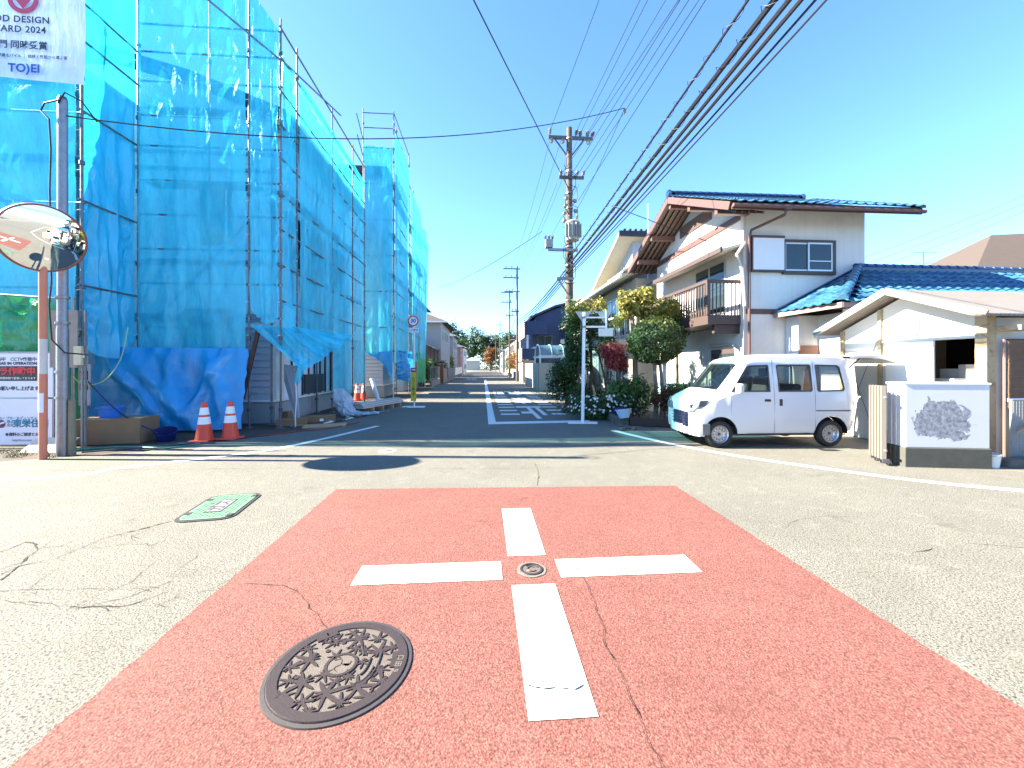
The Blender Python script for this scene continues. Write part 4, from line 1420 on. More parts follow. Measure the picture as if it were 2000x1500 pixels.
ST_V = [  # x from the nose, bottom, belt, top, half width, half roof width
    (.00, .30, .62, .78, .56, .54), (.02, .27, .66, .85, .615, .595), (.06, .25, .70, .905, .645, .62), (.15, .25, .76, .96, .66, .632), (.30, .25, .85, 1.035, .667, .632),
    (.45, .25, .93, 1.105, .667, .615), (.60, .25, .98, 1.29, .668, .60), (.75, .25, 1.0, 1.475, .668, .588), (.86, .25, 1.0, 1.61, .668, .58), (.96, .25, 1.0, 1.69, .668, .578),
    (1.15, .25, 1.0, 1.745, .668, .578), (1.5, .25, 1.0, 1.78, .668, .578), (2.0, .25, 1.0, 1.79, .668, .578), (2.6, .25, 1.0, 1.785, .668, .576), (2.9, .26, 1.0, 1.765, .664, .57),
    (3.02, .30, 1.0, 1.73, .655, .56), (3.08, .36, 1.0, 1.66, .635, .545), (3.10, .42, 1.0, 1.58, .61, .53)]


def van_loft(inset=0.0):
    mb = MB()
    rings = []
    for x, zb, zk, zr, w, wr in ST_V:
        if inset:
            if x < .30 or x > 3.06:
                continue
            zb += .18
            zr -= inset * 1.2
            w -= inset
            wr -= inset
            zk = min(zk, zr - .1)
        rings.append([(VL / 2 - x, y, z) for y, z in van_ring(zb, zk, zr, w, wr)])
    if inset:                                   # cabin cavity runs out through the tailgate opening
        rings[-1] = [(-VL / 2 - .2, y * .99, z) for (_, y, z) in rings[-1]]
    n = len(rings[0])
    vs = [p for r in rings for p in r]
    fs = [(i * n + k, (i + 1) * n + k, (i + 1) * n + (k + 1) % n, i * n + (k + 1) % n) for i in range(len(rings) - 1) for k in range(n)]
    fs += [tuple(range(n)), tuple((len(rings) - 1) * n + k for k in reversed(range(n)))]
    mb.add(vs, fs, True)
    return mb


def mk_bool(base, cutters):
    for c in cutters:
        m = base.modifiers.new('cut', 'BOOLEAN')
        m.operation = 'DIFFERENCE'
        m.solver = 'EXACT'
        m.object = c
    me = evald(base)
    base.modifiers.clear()
    base.data = me
    for c in cutters:
        bpy.data.objects.remove(c)
    me.polygons.foreach_set('use_smooth', [True] * len(me.polygons))
    me.set_sharp_from_angle(angle=math.radians(28))
    return base


WIN = {'front': [(.66, 1.06), (.72, 1.14), (1.0, 1.545), (1.06, 1.565), (1.40, 1.575), (1.42, 1.55), (1.42, 1.06)],
       'slide': [(1.58, 1.06), (1.57, 1.56), (1.60, 1.58), (2.22, 1.58), (2.25, 1.56), (2.25, 1.09), (2.22, 1.06)],
       'rear': [(2.34, 1.09), (2.34, 1.56), (2.37, 1.58), (2.78, 1.57), (2.83, 1.53), (2.89, 1.12), (2.86, 1.07), (2.37, 1.06)]}


def side_y(z):
    return .668 + (.59 - .668) * max(0, (z - 1.0)) / .59 + .014


def shrink(poly, d):
    cx, cz = sum(p[0] for p in poly) / len(poly), sum(p[1] for p in poly) / len(poly)
    return [(cx + (x - cx) * (1 - d / abs(x - cx + 1e-6) if abs(x - cx) > d else 0), cz + (z - cz) * (1 - d / abs(z - cz + 1e-6) if abs(z - cz) > d else 0)) for x, z in poly]


def build_van(label, group=None):
    van = thing('van', label, 'van', group=group)
    body = van_loft().build('body', M_CARW, van)
    cut = [van_loft(.035).build('c', M_DARK)]
    for poly in WIN.values():
        cut.append(MB().prism([(VL / 2 - x, -1, z) for x, z in poly], (0, 2, 0)).build('c', M_DARK))
    ws = [(.50, 1.17), (.50, 1.30), (.84, 1.80), (.875, 1.605), (.86, 1.59)]
    # windscreen opening: prism across the width following the glass slope
    cut.append(MB().prism([(VL / 2 - .485, -.53, 1.06), (VL / 2 - .485, .53, 1.06), (VL / 2 - .885, .50, 1.565), (VL / 2 - .885, -.50, 1.565)], (.35, 0, .28)).build('c', M_DARK))
    for x in (.45, 2.62):
        for s in (-1, 1):
            mb = MB().lathe([(.001, -.2), (.335, -.2), (.335, .2), (.001, .2)], 32, (VL / 2 - x, s * .66, .26), Matrix.Rotation(math.pi / 2, 3, 'X'), False)
            cut.append(mb.build('c', M_DARK))
    mk_bool(body, cut)
    # glazing
    for key, poly in WIN.items():
        for s in (-1, 1):
            o = MB().face([(VL / 2 - x, s * (side_y(z) - .022), z) for x, z in (poly if s < 0 else list(reversed(poly)))]).build('side_window', M_CARGLASS, van)
            q = shrink(poly, .03)
            fr = MB()
            n = len(poly)
            vs = [(VL / 2 - x, s * (side_y(z) - .006), z) for x, z in poly] + [(VL / 2 - x, s * (side_y(z) - .010), z) for x, z in q]
            fr.add(vs, [(i, (i + 1) % n, n + (i + 1) % n, n + i) for i in range(n)])
            fr.build('seal', M_CARB, o)
    g = MB()

    def wsf(u, v):
        x = .468 + .43 * v
        z = 1.105 + .53 * v
        y = (u - .5) * 2 * (.565 - .05 * v)
        bow = .05 * (1 - (2 * u - 1) ** 2)
        return Vector((VL / 2 - x + bow * .8, y, z + bow * .5 - .012))
    g.grid(wsf, 12, 6)
    wso = g.build('windscreen', M_CARGLASS, van)
    for s in (-1, 1):
        MB().tube([wsf(.5 + s * .08, .03) + Vector((.03, 0, .01)), wsf(.5 + s * .32, .10) + Vector((.03, 0, .015))], .006, 5).build('wiper', M_CARB, wso)
    # front: grille, bumper, lamps, plate, emblem
    def fy(y):
        return VL / 2 - .004 - .09 * (abs(y) / .6) ** 3
    gr_ = MB()
    for k in range(12):
        y0, y1 = -.47 + k * .0783, -.47 + (k + 1) * .0783
        for z0, z1, px in ((.36, .65, .018),):
            gr_.add([(fy(y0) + px, y0, z0), (fy(y1) + px, y1, z0), (fy(y1) + px, y1, z1), (fy(y0) + px, y0, z1), (fy(y0) - .08, y0, z0), (fy(y1) - .08, y1, z0), (fy(y1) - .08, y1, z1), (fy(y0) - .08, y0, z1)],
                    [(0, 1, 2, 3), (4, 5, 1, 0), (3, 2, 6, 7), (0, 3, 7, 4), (1, 5, 6, 2)])
    go_ = gr_.build('grille', mat('grille_navy', (.012, .016, .05), .4), van)
    for z in (.42, .48, .54, .60):
        MB().tube([(fy(y) + .026, y, z) for y in [-.44 + .088 * k for k in range(11)]], .008, 5).build('grille_bar', M_CARB, go_)
    bp = MB()
    for k in range(16):
        y0, y1 = -.62 + k * .0775, -.62 + (k + 1) * .0775
        bp.add([(fy(y0) + .03, y0, .22), (fy(y1) + .03, y1, .22), (fy(y1) + .035, y1, .36), (fy(y0) + .035, y0, .36), (fy(y0) - .06, y0, .22), (fy(y1) - .06, y1, .22), (fy(y1) - .06, y1, .36), (fy(y0) - .06, y0, .36)],
               [(0, 1, 2, 3), (4, 5, 1, 0), (3, 2, 6, 7), (0, 3, 7, 4), (1, 5, 6, 2)])
    bp.build('bumper', M_CARW, van)
    MB().cbox((VL / 2 + .045, 0, .31), (.012, .33, .165)).build('number_plate', mat('plate_white', (.74, .74, .72), .5), van, .008)
    MB().lathe([(.018, 0), (.03, .006), (.042, .004), (.044, -.02)], 20, (VL / 2 - .028, 0, .80), Matrix.Rotation(math.radians(68), 3, 'Y') @ Matrix.Diagonal((1, 1.25, 1))).build('emblem', mat('chrome', (.8, .8, .8), .12, metal=1), van)
    for s in (-1, 1):
        hl = MB()
        pts = [(.33, .69), (.35, .79), (.55, .89), (.64, .90), (.645, .78), (.55, .68)]
        f_ = [(VL / 2 - (.015 + .16 * max(0, y - .34) + .40 * (z - .68)) + .080, s * y, z) for y, z in pts]
        hl.prism(f_, (-.16, 0, 0))
        o = hl.build('headlight', M_LAMP, van, .006)
        MB().lathe([(0, .05), (.04, .045), (.055, 0)], 16, (VL / 2 - .03, s * .46, .765), Matrix.Rotation(math.pi / 2, 3, 'Y')).build('reflector', mat('chrome', (.8, .8, .8), .12, metal=1), o)
        MB().cbox((VL / 2 - .075, s * .6, .76), (.06, .04, .07)).build('indicator', M_AMBER, o)
        mbm = MB().cbox((VL / 2 - .74, s * .79, 1.13), (.10, .15, .19))
        mo = mbm.build('door_mirror', mat('mirror_grey', (.42, .44, .46), .4), van, .03)
        MB().beam((VL / 2 - .72, s * .66, 1.07), (VL / 2 - .74, s * .76, 1.09), .05, .03).build('mirror_arm', M_CARB, mo)
        # door seams, handles, rail
        def seam(x, z0, z1):
            MB().tube([(VL / 2 - x, s * (side_y(z) - .0125), z) for z in (z0, (z0 + 1.0) / 2, 1.0, z1)], .004, 4).build('door_seam', mat('seam', (.10, .10, .11), .7), van)
        seam(.655, .62, 1.05)
        seam(1.495, .29, 1.66)
        seam(2.295, .32, 1.64)
        MB().tube([(VL / 2 - .98, s * .656, .275), (VL / 2 - 2.20, s * .656, .275)], .004, 4).build('door_seam', MATS['seam'], van)
        MB().cbox((VL / 2 - 1.36, s * .672, .90), (.12, .025, .045)).build('door_handle', M_CARB, van, .01)
        MB().cbox((VL / 2 - 1.62, s * .672, .86), (.055, .025, .13)).build('door_handle', M_CARB, van, .01)
        MB().cbox((VL / 2 - 2.65, s * .668, .70), (.68, .012, .022)).build('slide_rail', mat('rail_brown', (.12, .08, .08), .5), van)
        MB().tube([(VL / 2 - x, s * (.585 - (.01 if x < 1.2 else 0)), z) for x, z in ((.93, 1.62), (1.15, 1.685), (1.6, 1.715), (2.2, 1.722), (2.85, 1.705))], .010, 5).build('drip_rail', mat('drip_grey', (.5, .51, .53), .4), van)
        MB().cbox((VL / 2 - 3.06, s * .60, .72), (.05, .09, .34)).build('tail_lamp', M_TXTRED, van, .01)
        # grey lower corner
        MB().cbox((VL / 2 - .17, s * .655, .36), (.16, .035, .22)).build('bumper_corner', mat('grey_cladding', (.12, .13, .13), .6), van, .02)
        for x in (.45, 2.62):
            wrt = Matrix.Rotation(math.pi / 2, 3, 'X')
            c = (VL / 2 - x, s * .575, .26)
            wo = MB().lathe([(.17, -.07), (.235, -.07), (.256, -.045), (.26, 0), (.256, .045), (.235, .07), (.17, .07), (.17, -.07)], 36, c, wrt).build('tyre', M_TYRE, van)
            prof = [(0, .035), (.05, .035), (.06, .02), (.085, .02), (.105, .045), (.135, .045), (.15, .03), (.165, .06), (.175, .068)]
            R_ = Matrix.Rotation(s * math.pi / 2 * -1, 3, 'X')
            MB().lathe([(r, -z if False else z) for r, z in prof], 32, c, Matrix.Rotation(-s * math.pi / 2, 3, 'X')).build('rim', M_RIM, wo)
            hb = MB().lathe([(.0, .048), (.028, .045), (.034, .03)], 16, c, Matrix.Rotation(-s * math.pi / 2, 3, 'X')).build('hub_cap', M_STEEL_D, wo)
            hs = MB()
            for k in range(12):
                t = k * math.pi / 6
                p = Matrix.Rotation(-s * math.pi / 2, 3, 'X') @ Vector((.115 * math.cos(t), .115 * math.sin(t), .047))
                hs.lathe([(0, .001), (.012, .0)], 8, Vector(c) + p, Matrix.Rotation(-s * math.pi / 2, 3, 'X'))
            struct(hs.build('rim_holes', M_CARB, wo), 'stuff')
            MB().grid(lambda a_, b_, x=x, s=s: Vector((VL / 2 - x + .331 * math.cos(-.02 + a_ * (math.pi + .04)), s * (.42 + .235 * b_), .26 + .331 * math.sin(-.02 + a_ * (math.pi + .04)))), 24, 2).build('wheel_well', M_CARB, wo)
            MB().face([Vector((VL / 2 - x + .33 * math.cos(k * math.pi / 16), s * .42, .26 + .33 * math.sin(k * math.pi / 16))) for k in range(17)]).build('wheel_well', M_CARB, wo)
    # underside, cabin
    MB().box(-VL / 2 + .15, VL / 2 - .2, -.55, .55, .22, .40).build('floor_pan', M_CARB, van)
    MB().cbox((VL / 2 - .66, 0, .98), (.34, 1.08, .12)).build('dashboard', M_SEAT, van, .03)
    for s in (-1, 1):
        MB().cbox((VL / 2 - 1.22, s * .3, .72), (.45, .44, .14)).build('seat', M_SEAT, van, .04)
        sb_ = MB().cbox((VL / 2 - 1.48, s * .3, 1.06), (.13, .44, .58), Matrix.Rotation(-.2, 3, 'Y')).build('seat_back', M_SEAT, van, .04)
        MB().cbox((VL / 2 - 1.54, s * .3, 1.43), (.09, .24, .16)).build('headrest', M_SEAT, sb_, .03)
    MB().cbox((VL / 2 - 2.1, 0, .95), (.14, 1.0, .5)).build('rear_bench', M_SEAT, van, .04)
    MB().tube([Vector((VL / 2 - .88 + .07 * math.sin(t), -.3 + .17 * math.cos(t), 1.12 + .15 * math.sin(t))) for t in [k * math.pi / 10 for k in range(21)]], .012, 6).build('steering_wheel', M_CARB, van)
    return van


v1 = build_van('white small van with its tailgate raised in front of the tiled house')
nx = -TX
fw_, rw_ = Vector((3.90, 7.50, 0)), Vector((6.06, 7.60, 0))
axis = (fw_ - rw_).normalized()
left = Vector((0, 0, 1)).cross(axis)     # van's left side; the near side toward the camera
wc = (fw_ + rw_) / 2 + Vector((0, .63, 0))
# wheel midpoint sits at x = VL/2 - 1.535 in van space
v1.rotation_euler = (0, 0, math.atan2(axis.y, axis.x))
v1.location = wc - axis * (VL / 2 - 1.535)
# raised tailgate
tg = MB()


def tgf(u, v):
    y = (u - .5) * 1.12
    x = -VL / 2 + .02 - 1.02 * v
    return Vector((x, y, 1.735 + .07 * math.sin(v * math.pi) - .09 * v + .01 * (1 - (2 * u - 1) ** 2)))


tg.grid(tgf, 8, 8)
tg.grid(lambda u, v: tgf(1 - u, v) + Vector((.02 * (1 - v), 0, -.05)), 8, 8)
e = [tgf(u, 1) for u in (0, .25, .5, .75, 1)]
for a_, b_ in zip(e[:-1], e[1:]):
    tg.face([a_, b_, b_ + Vector((0, 0, -.05)), a_ + Vector((0, 0, -.05))])
for uu in (0, 1):
    e = [tgf(uu, v / 8) for v in range(9)]
    for a_, b_ in zip(e[:-1], e[1:]):
        tg.face([a_, b_, b_ + Vector((0, 0, -.05)), a_ + Vector((0, 0, -.05))])
to_ = tg.build('tailgate', M_CARW, v1)
MB().grid(lambda u, v: tgf(.12 + .76 * (1 - u), .15 + .5 * v) + Vector((.01, 0, -.062)), 6, 6).build('tailgate_glass', M_CARB, to_)
for s in (-1, 1):
    MB().tube([(-VL / 2 + .06, s * .5, 1.45), (-VL / 2 - .22, s * .52, 1.70)], .012, 6).build('gas_strut', M_CARB, to_)
# ------------------------------------------------------------------ foliage
def leaf_mat(name, cols, rough=.5, trans=.25):
    m, N, L, P = new_mat(name)
    g = N.new('ShaderNodeNewGeometry')
    st = [(i / (len(cols) - 1), c) for i, c in enumerate(cols)]
    c = ramp(N, L, g.outputs['Random Per Island'], st)
    L.new(c, P.inputs['Base Color'])
    P.inputs['Roughness'].default_value = rough
    P.inputs['Specular IOR Level'].default_value = .3
    t = N.new('ShaderNodeBsdfTranslucent')
    L.new(c, t.inputs['Color'])
    mx = N.new('ShaderNodeMixShader')
    mx.inputs[0].default_value = trans
    L.new(P.outputs[0], mx.inputs[1])
    L.new(t.outputs[0], mx.inputs[2])
    L.new(mx.outputs[0], N['Material Output'].inputs['Surface'])
    return m


LF_DARK = leaf_mat('evergreen_leaf', [(0.017, 0.041, 0.011), (0.032, 0.072, 0.018), (0.054, 0.108, 0.027), (0.081, 0.135, 0.036)])
LF_TOP = leaf_mat('topiary_leaf', [(0.023, 0.041, 0.011), (0.045, 0.074, 0.016), (0.089, 0.119, 0.030), (0.142, 0.163, 0.053)])
LF_YEL = leaf_mat('yellow_green_leaf', [(0.136, 0.153, 0.025), (0.238, 0.238, 0.043), (0.357, 0.340, 0.076), (0.306, 0.230, 0.068)], trans=.4)
LF_RED = leaf_mat('red_maple_leaf', [(0.198, 0.027, 0.027), (0.342, 0.054, 0.050), (0.495, 0.126, 0.108), (0.288, 0.036, 0.040)], trans=.4)
LF_RUST = leaf_mat('russet_leaf', [(0.047, 0.023, 0.009), (0.101, 0.035, 0.016), (0.140, 0.055, 0.023), (0.055, 0.047, 0.016)])
LF_MID = leaf_mat('garden_leaf', [(0.031, 0.063, 0.016), (0.063, 0.127, 0.031), (0.105, 0.180, 0.042), (0.169, 0.211, 0.063)])
LF_ORG = leaf_mat('autumn_leaf', [(0.135, 0.045, 0.018), (0.203, 0.081, 0.023), (0.189, 0.126, 0.027), (0.158, 0.045, 0.041)], trans=.4)
M_BARK = mat('pale_bark', (0.198, 0.162, 0.120), .9, .25, 10, .6, 30)
M_BARK_D = mat('dark_bark', (.09, .065, .045), .95, .3, 10, .6, 30)


def crown(clumps, n, size, r, shell=.55):
    """leaf quads through a set of ellipsoid clumps; clumps = (centre, (rx,ry,rz), weight)"""
    mb = MB()
    tw = sum(c[2] for c in clumps)
    for c, rad, wt in clumps:
        for _ in range(int(n * wt / tw)):
            d = Vector((r.gauss(0, 1), r.gauss(0, 1), r.gauss(0, 1)))
            if d.length < 1e-3:
                continue
            d.normalize()
            q = (shell + (1 - shell) * r.random() ** .6) * (1 + .16 * noise.noise(d * 2.6 + Vector(c)))
            if shell < .8 and r.random() < .38:
                q *= 1 + abs(r.gauss(0, .42))
            p = Vector(c) + Vector((d.x * rad[0], d.y * rad[1], d.z * rad[2])) * q
            nrm = (d + Vector((r.gauss(0, .55), r.gauss(0, .55), r.gauss(0, .55) + .25))).normalized()
            a = nrm.cross(Vector((r.gauss(0, 1), r.gauss(0, 1), r.gauss(0, 1)))).normalized()
            b = nrm.cross(a)
            s = size * r.uniform(.6, 1.35)
            mb.add([p - a * s * .5, p + b * s * .32, p + a * s * .62, p - b * s * .32], [(0, 1, 2, 3)])
    return mb


def clumpset(c, rad, k, r, cr=.45):
    out = []
    for _ in range(k):
        d = Vector((r.gauss(0, 1), r.gauss(0, 1), r.gauss(0, 1))).normalized() * r.uniform(.35, .85)
        s = r.uniform(.75, 1.25) * cr
        out.append((Vector(c) + Vector((d.x * rad[0], d.y * rad[1], d.z * rad[2])), (rad[0] * s, rad[1] * s, rad[2] * s), s))
    return out


def tree(label, base, trunks, clumps, n, size, lm, bark, seed, cat='tree', name='tree', shell=.55, group=None):
    r = random.Random(seed)
    t = thing(name, label, cat, base, 0, group)
    for pts, r0, r1 in trunks:
        k = len(pts)
        fine = smooth_path([Vector(p) for p in pts], 4) if k > 2 else [Vector(p) for p in pts]
        m = len(fine)
        MB().tube(fine, [r0 + (r1 - r0) * i / (m - 1) for i in range(m)], 8).build('trunk', bark, t)
    crown(clumps, n, size, r, shell).build('crown', lm, t)
    return t


def rel(base, p):
    return Vector(p) - Vector(base)


gz = 0.0
r0_ = random.Random(21)
# round clipped tree
b = Vector((4.20, 11.6, 0))
tree('clipped tree with a big round dark green ball of leaves beside the van', b,
     [([(0, 0, -.03), (.02, .02, .8), (-.05, 0, 1.8)], .07, .05), ([(.16, .02, -.03), (.2, 0, .7), (.12, 0, 1.7)], .06, .045)],
     [(Vector((0, 0, 2.30)), (.80, .80, .70), 1)], 7500, .075, LF_TOP, M_BARK, 1, shell=.82)
# yellow green tree
b = Vector((3.85, 12.4, 0))
cl = clumpset((.05, 0, 3.4), (.72, .55, .5), 16, r0_, .34) + clumpset((1.0, .1, 3.35), (.45, .4, .5), 8, r0_, .4) + [(Vector((-.5, .1, 2.95)), (.2, .22, .2), .3), (Vector((.35, -.2, 3.85)), (.22, .2, .18), .25)]
tree('yellow green pollarded tree with a pale forked trunk in the garden', b,
     [([(0, 0, -.03), (.0, 0, 1.2), (-.03, 0, 2.3), (-.12, 0, 3.2)], .11, .06), ([(-.03, 0, 2.15), (.3, 0, 2.5), (.5, 0, 3.3)], .08, .04)], cl, 4600, .10, LF_YEL, M_BARK, 2, shell=.35)
# dark crown right behind the ball
b = Vector((5.35, 12.9, 0))
tree('dark green garden tree squeezed between the ball tree and the balcony', b, [([(0, 0, -.03), (.03, 0, 1.2), (0, 0, 2.4)], .06, .04)],
     clumpset((0, 0, 2.95), (.68, .6, .62), 7, r0_, .5), 3600, .09, LF_DARK, M_BARK_D, 3)
# tall evergreen near the stop sign
b = Vector((2.75, 14.0, 0))
tree('tall dark evergreen tree crowding the stop sign post', b, [([(0, 0, -.03), (.05, 0, 1.4), (0, 0, 3.0)], .07, .04), ([(.55, -.2, -.03), (.5, -.2, 1.0), (.3, 0, 2.0)], .05, .03)],
     clumpset((-.2, 0, 2.75), (.85, .7, .85), 11, r0_, .42) + clumpset((.75, -.1, 2.2), (.55, .5, .45), 5, r0_, .5) + clumpset((-.35, 0, 1.7), (.55, .5, .6), 5, r0_, .5), 7500, .09, LF_DARK, M_BARK_D, 4)
b = Vector((2.62, 13.9, 0))
tree('yellowing tip growing out of the dark evergreen', b + Vector((-.3, -.2, 0)), [([(0, 0, -.03), (0, 0, 2.0), (.1, 0, 3.3)], .03, .02)],
     [(Vector((.0, 0, 3.55)), (.45, .3, .28), 1), (Vector((.75, .1, 3.65)), (.25, .25, .22), .5)], 900, .09, LF_YEL, M_BARK_D, 5)
# red maple
b = Vector((3.10, 12.5, 0))
tree('small red leaved maple between the evergreen and the ball tree', b, [([(.0, 0, -.03), (-.03, 0, .6), (.02, 0, 1.4)], .04, .03)],
     clumpset((.02, 0, 1.92), (.52, .45, .36), 13, r0_, .52) + clumpset((.15, -.1, 1.55), (.38, .34, .26), 6, r0_, .6), 3400, .08, LF_RED, M_BARK_D, 6, shell=.5)
# shrubs
def shrub(label, base, clumps, n, size, lm, seed, name='shrub'):
    t = thing(name, label, 'shrub', base)
    r = random.Random(seed)
    MB().tube([(0, 0, -.05), (0, 0, clumps[0][0].z)], [.03, .015], 6).build('stem', M_BARK_D, t)
    crown(clumps, n, size, r, .45).build('foliage', lm, t)
    return t


shrub('dark leafy bush overhanging the parked van behind it', (2.05, 15.0, 0), clumpset((0, 0, 1.0), (.75, .6, .75), 9, r0_, .5), 4200, .09, LF_DARK, 7)
shrub('low dark bush under the evergreen tree', (2.45, 13.1, 0), clumpset((0, 0, .6), (.6, .5, .55), 7, r0_, .5), 2600, .08, LF_DARK, 8)
shrub('green spiky shrub below the red maple', (3.25, 11.9, 0), clumpset((0, 0, .72), (.55, .45, .62), 8, r0_, .5), 2800, .08, LF_MID, 9)
shrub('dense green shrub at the foot of the pale trunk', (3.72, 11.6, 0), clumpset((0, 0, .65), (.42, .4, .6), 7, r0_, .5), 2200, .075, LF_MID, 10)
shrub('russet brown azalea beside the nose of the van', (4.25, 11.05, 0), clumpset((0, 0, .62), (.5, .4, .45), 8, r0_, .5), 2600, .065, LF_RUST, 11)
shrub('small green shrub peeping over the bonnet of the van', (4.75, 11.2, 0), clumpset((0, 0, .75), (.38, .3, .35), 5, r0_, .5), 1200, .07, LF_MID, 12)
fb_ = shrub('low bush dotted with white flowers at the road edge', (2.35, 11.75, 0), clumpset((0, 0, .32), (.8, .5, .35), 9, r0_, .45) + clumpset((.85, -.1, .35), (.5, .4, .35), 5, r0_, .5), 4200, .06, LF_DARK, 13)
M_PETAL = mat('white_petal', (.75, .74, .66), .6)
fl = MB()
for _ in range(6):
    t = _ * math.pi / 3
    fl.add([(0, 0, 0), (.028 * math.cos(t - .4), .028 * math.sin(t - .4), .006), (.04 * math.cos(t), .04 * math.sin(t), .004), (.028 * math.cos(t + .4), .028 * math.sin(t + .4), .006)], [(0, 1, 2, 3)])
FLM = fl.mesh('flower', M_PETAL)
for k in range(120):
    a = r0_.uniform(2.6, 6.6)
    q = Vector((math.cos(a) * .9 + r0_.uniform(-.1, 1.0), math.sin(a) * .55 - .05, r0_.uniform(.18, .72)))
    Mx = Matrix.Translation(q) @ Vector((q.x - .3, q.y - .1, .5)).to_track_quat('Z', 'Y').to_matrix().to_4x4()
    inst(FLM, 'flower', fb_, Mx)
# planting bed with edging
gb = st_poly('planting_bed', [(3.5, 10.75), (5.6, 10.75), (5.75, 17.0), (3.48, 17.0)], .02, M_SOIL)
ed = thing('garden_edging', 'low mossy concrete edging round the planting bed', 'edging', (0, 0, 0))
ep = [G(1172, 806), G(1205, 829), G(1232, 832), G(1330, 834)]
for k, (pa, pb) in enumerate(((ep[0], ep[1]), (ep[1], ep[2]), (ep[2], ep[3]), (ep[3], Vector((5.3, 10.2, 0))))):
    MB().beam(pa + Vector((0, .1, .09)), pb + Vector((0, .1, .09)), .14, .22).build('edging_block', mat('brown_edging', (0.060, 0.039, 0.030), .9, .3, 8, .4) if k == 2 else M_CONC_D, ed, .015)
rk = random.Random(4)
for k, (u, v) in enumerate(((1212, 833), (1222, 836), (1230, 838), (1216, 840), (1238, 839))):
    p = G(u, v)
    q = MB().lathe([(0, 0), (.06, .005), (.075, .04), (.05, .075), (0, .085)], 9, p + Vector((0, -.02, -.01)))
    tag(q.build('stone', M_CONC_D), 'rough loose stone lying at the edging corner', 'stone', 'loose stones at the edging corner')
bucket('bucket', 'pale blue washing-up bucket resting on the garden edging', G(1222, 833) + Vector((0, .12, .2)), .12, .20, .23, mat('pale_blue_plastic', (.42, .58, .68), .4), False, (math.radians(-8), math.radians(-6), 0))
bx = thing('planter', 'dark blue plastic planter behind the pale bucket', 'planter', G(1212, 828) + Vector((.05, .42, .02)))
MB().lathe([(0, 0), (.14, 0), (.19, .36), (.2, .36), (.2, .33), (.175, .33), (0, .30)], 4, (0, 0, 0), Matrix.Rotation(.7, 3, 'Z'), False).build('shell', mat('navy_plastic', (.012, .02, .12), .4), bx)
pk = thing('timber_stake', 'short yellow timber plank leaning under the evergreen', 'plank', Vector((2.55, 12.4, 0)))
MB().beam((.2, 0, -.03), (.0, .12, .95), .11, .035).build('plank', M_WOODL, pk)
tag(MB().tube([G(1203, 800) + Vector((0, 0, .3)), G(1192, 800) + Vector((0, .3, .9))], .008, 5).build('garden_cane', M_WOODL), 'thin cane stuck behind the blue planter', 'cane')
# roadside weeds on the left
for k, (u, v, s) in enumerate(((10, 884, .12), (42, 888, .10), (25, 892, .07), (95, 893, .05))):
    p = G(u, v)
    t = thing('weed', 'tuft of pale dry weeds below the white notice boards', 'weed', p, 0, 'weeds at the foot of the notice boards')
    mb = MB()
    for j in range(60):
        a = rk.uniform(0, 6.28)
        q = Vector((rk.gauss(0, s), rk.gauss(0, s * .5), 0))
        h = rk.uniform(.03, .13)
        d = Vector((math.cos(a), math.sin(a), 0)) * .05
        mb.face([q + Vector((-.006, 0, -.01)), q + Vector((.006, 0, -.01)), q + d + Vector((0, 0, h))])
    mb.build('blades', leaf_mat('dry_weed', [(0.072, 0.068, 0.028), (0.104, 0.096, 0.048), (0.048, 0.060, 0.020)]) if 'dry_weed' not in MATS else MATS['dry_weed'], t)
# ------------------------------------------------------------------ the street behind
def win(par, x0, x1, z0, z1, y, axis=1, sgn=-1, fm=None, gm=None, split=True):
    """window on a wall plane (axis 1: wall y=const, axis 0: wall x=const), standing out toward sgn"""
    fm, gm = fm or M_ALU, gm or M_GLASS

    def bx(m_, a0, a1, b0, b1, d0, d1):
        lo, hi = sorted((y + sgn * d0, y + sgn * d1))
        return m_.box(a0, a1, lo, hi, b0, b1) if axis == 1 else m_.box(lo, hi, a0, a1, b0, b1)
    t = .05
    f = MB()
    for a in ((x0, x1, z0, z0 + t), (x0, x1, z1 - t, z1), (x0, x0 + t, z0 + t, z1 - t), (x1 - t, x1, z0 + t, z1 - t)):
        bx(f, *a, .003, .06)
    if split:
        bx(f, (x0 + x1) / 2 - t / 2, (x0 + x1) / 2 + t / 2, z0 + t, z1 - t, .003, .055)
    o = f.build('window', fm, par)
    bx(MB(), x0 + t, x1 - t, z0 + t, z1 - t, .004, .03).build('pane', gm, o)
    return o


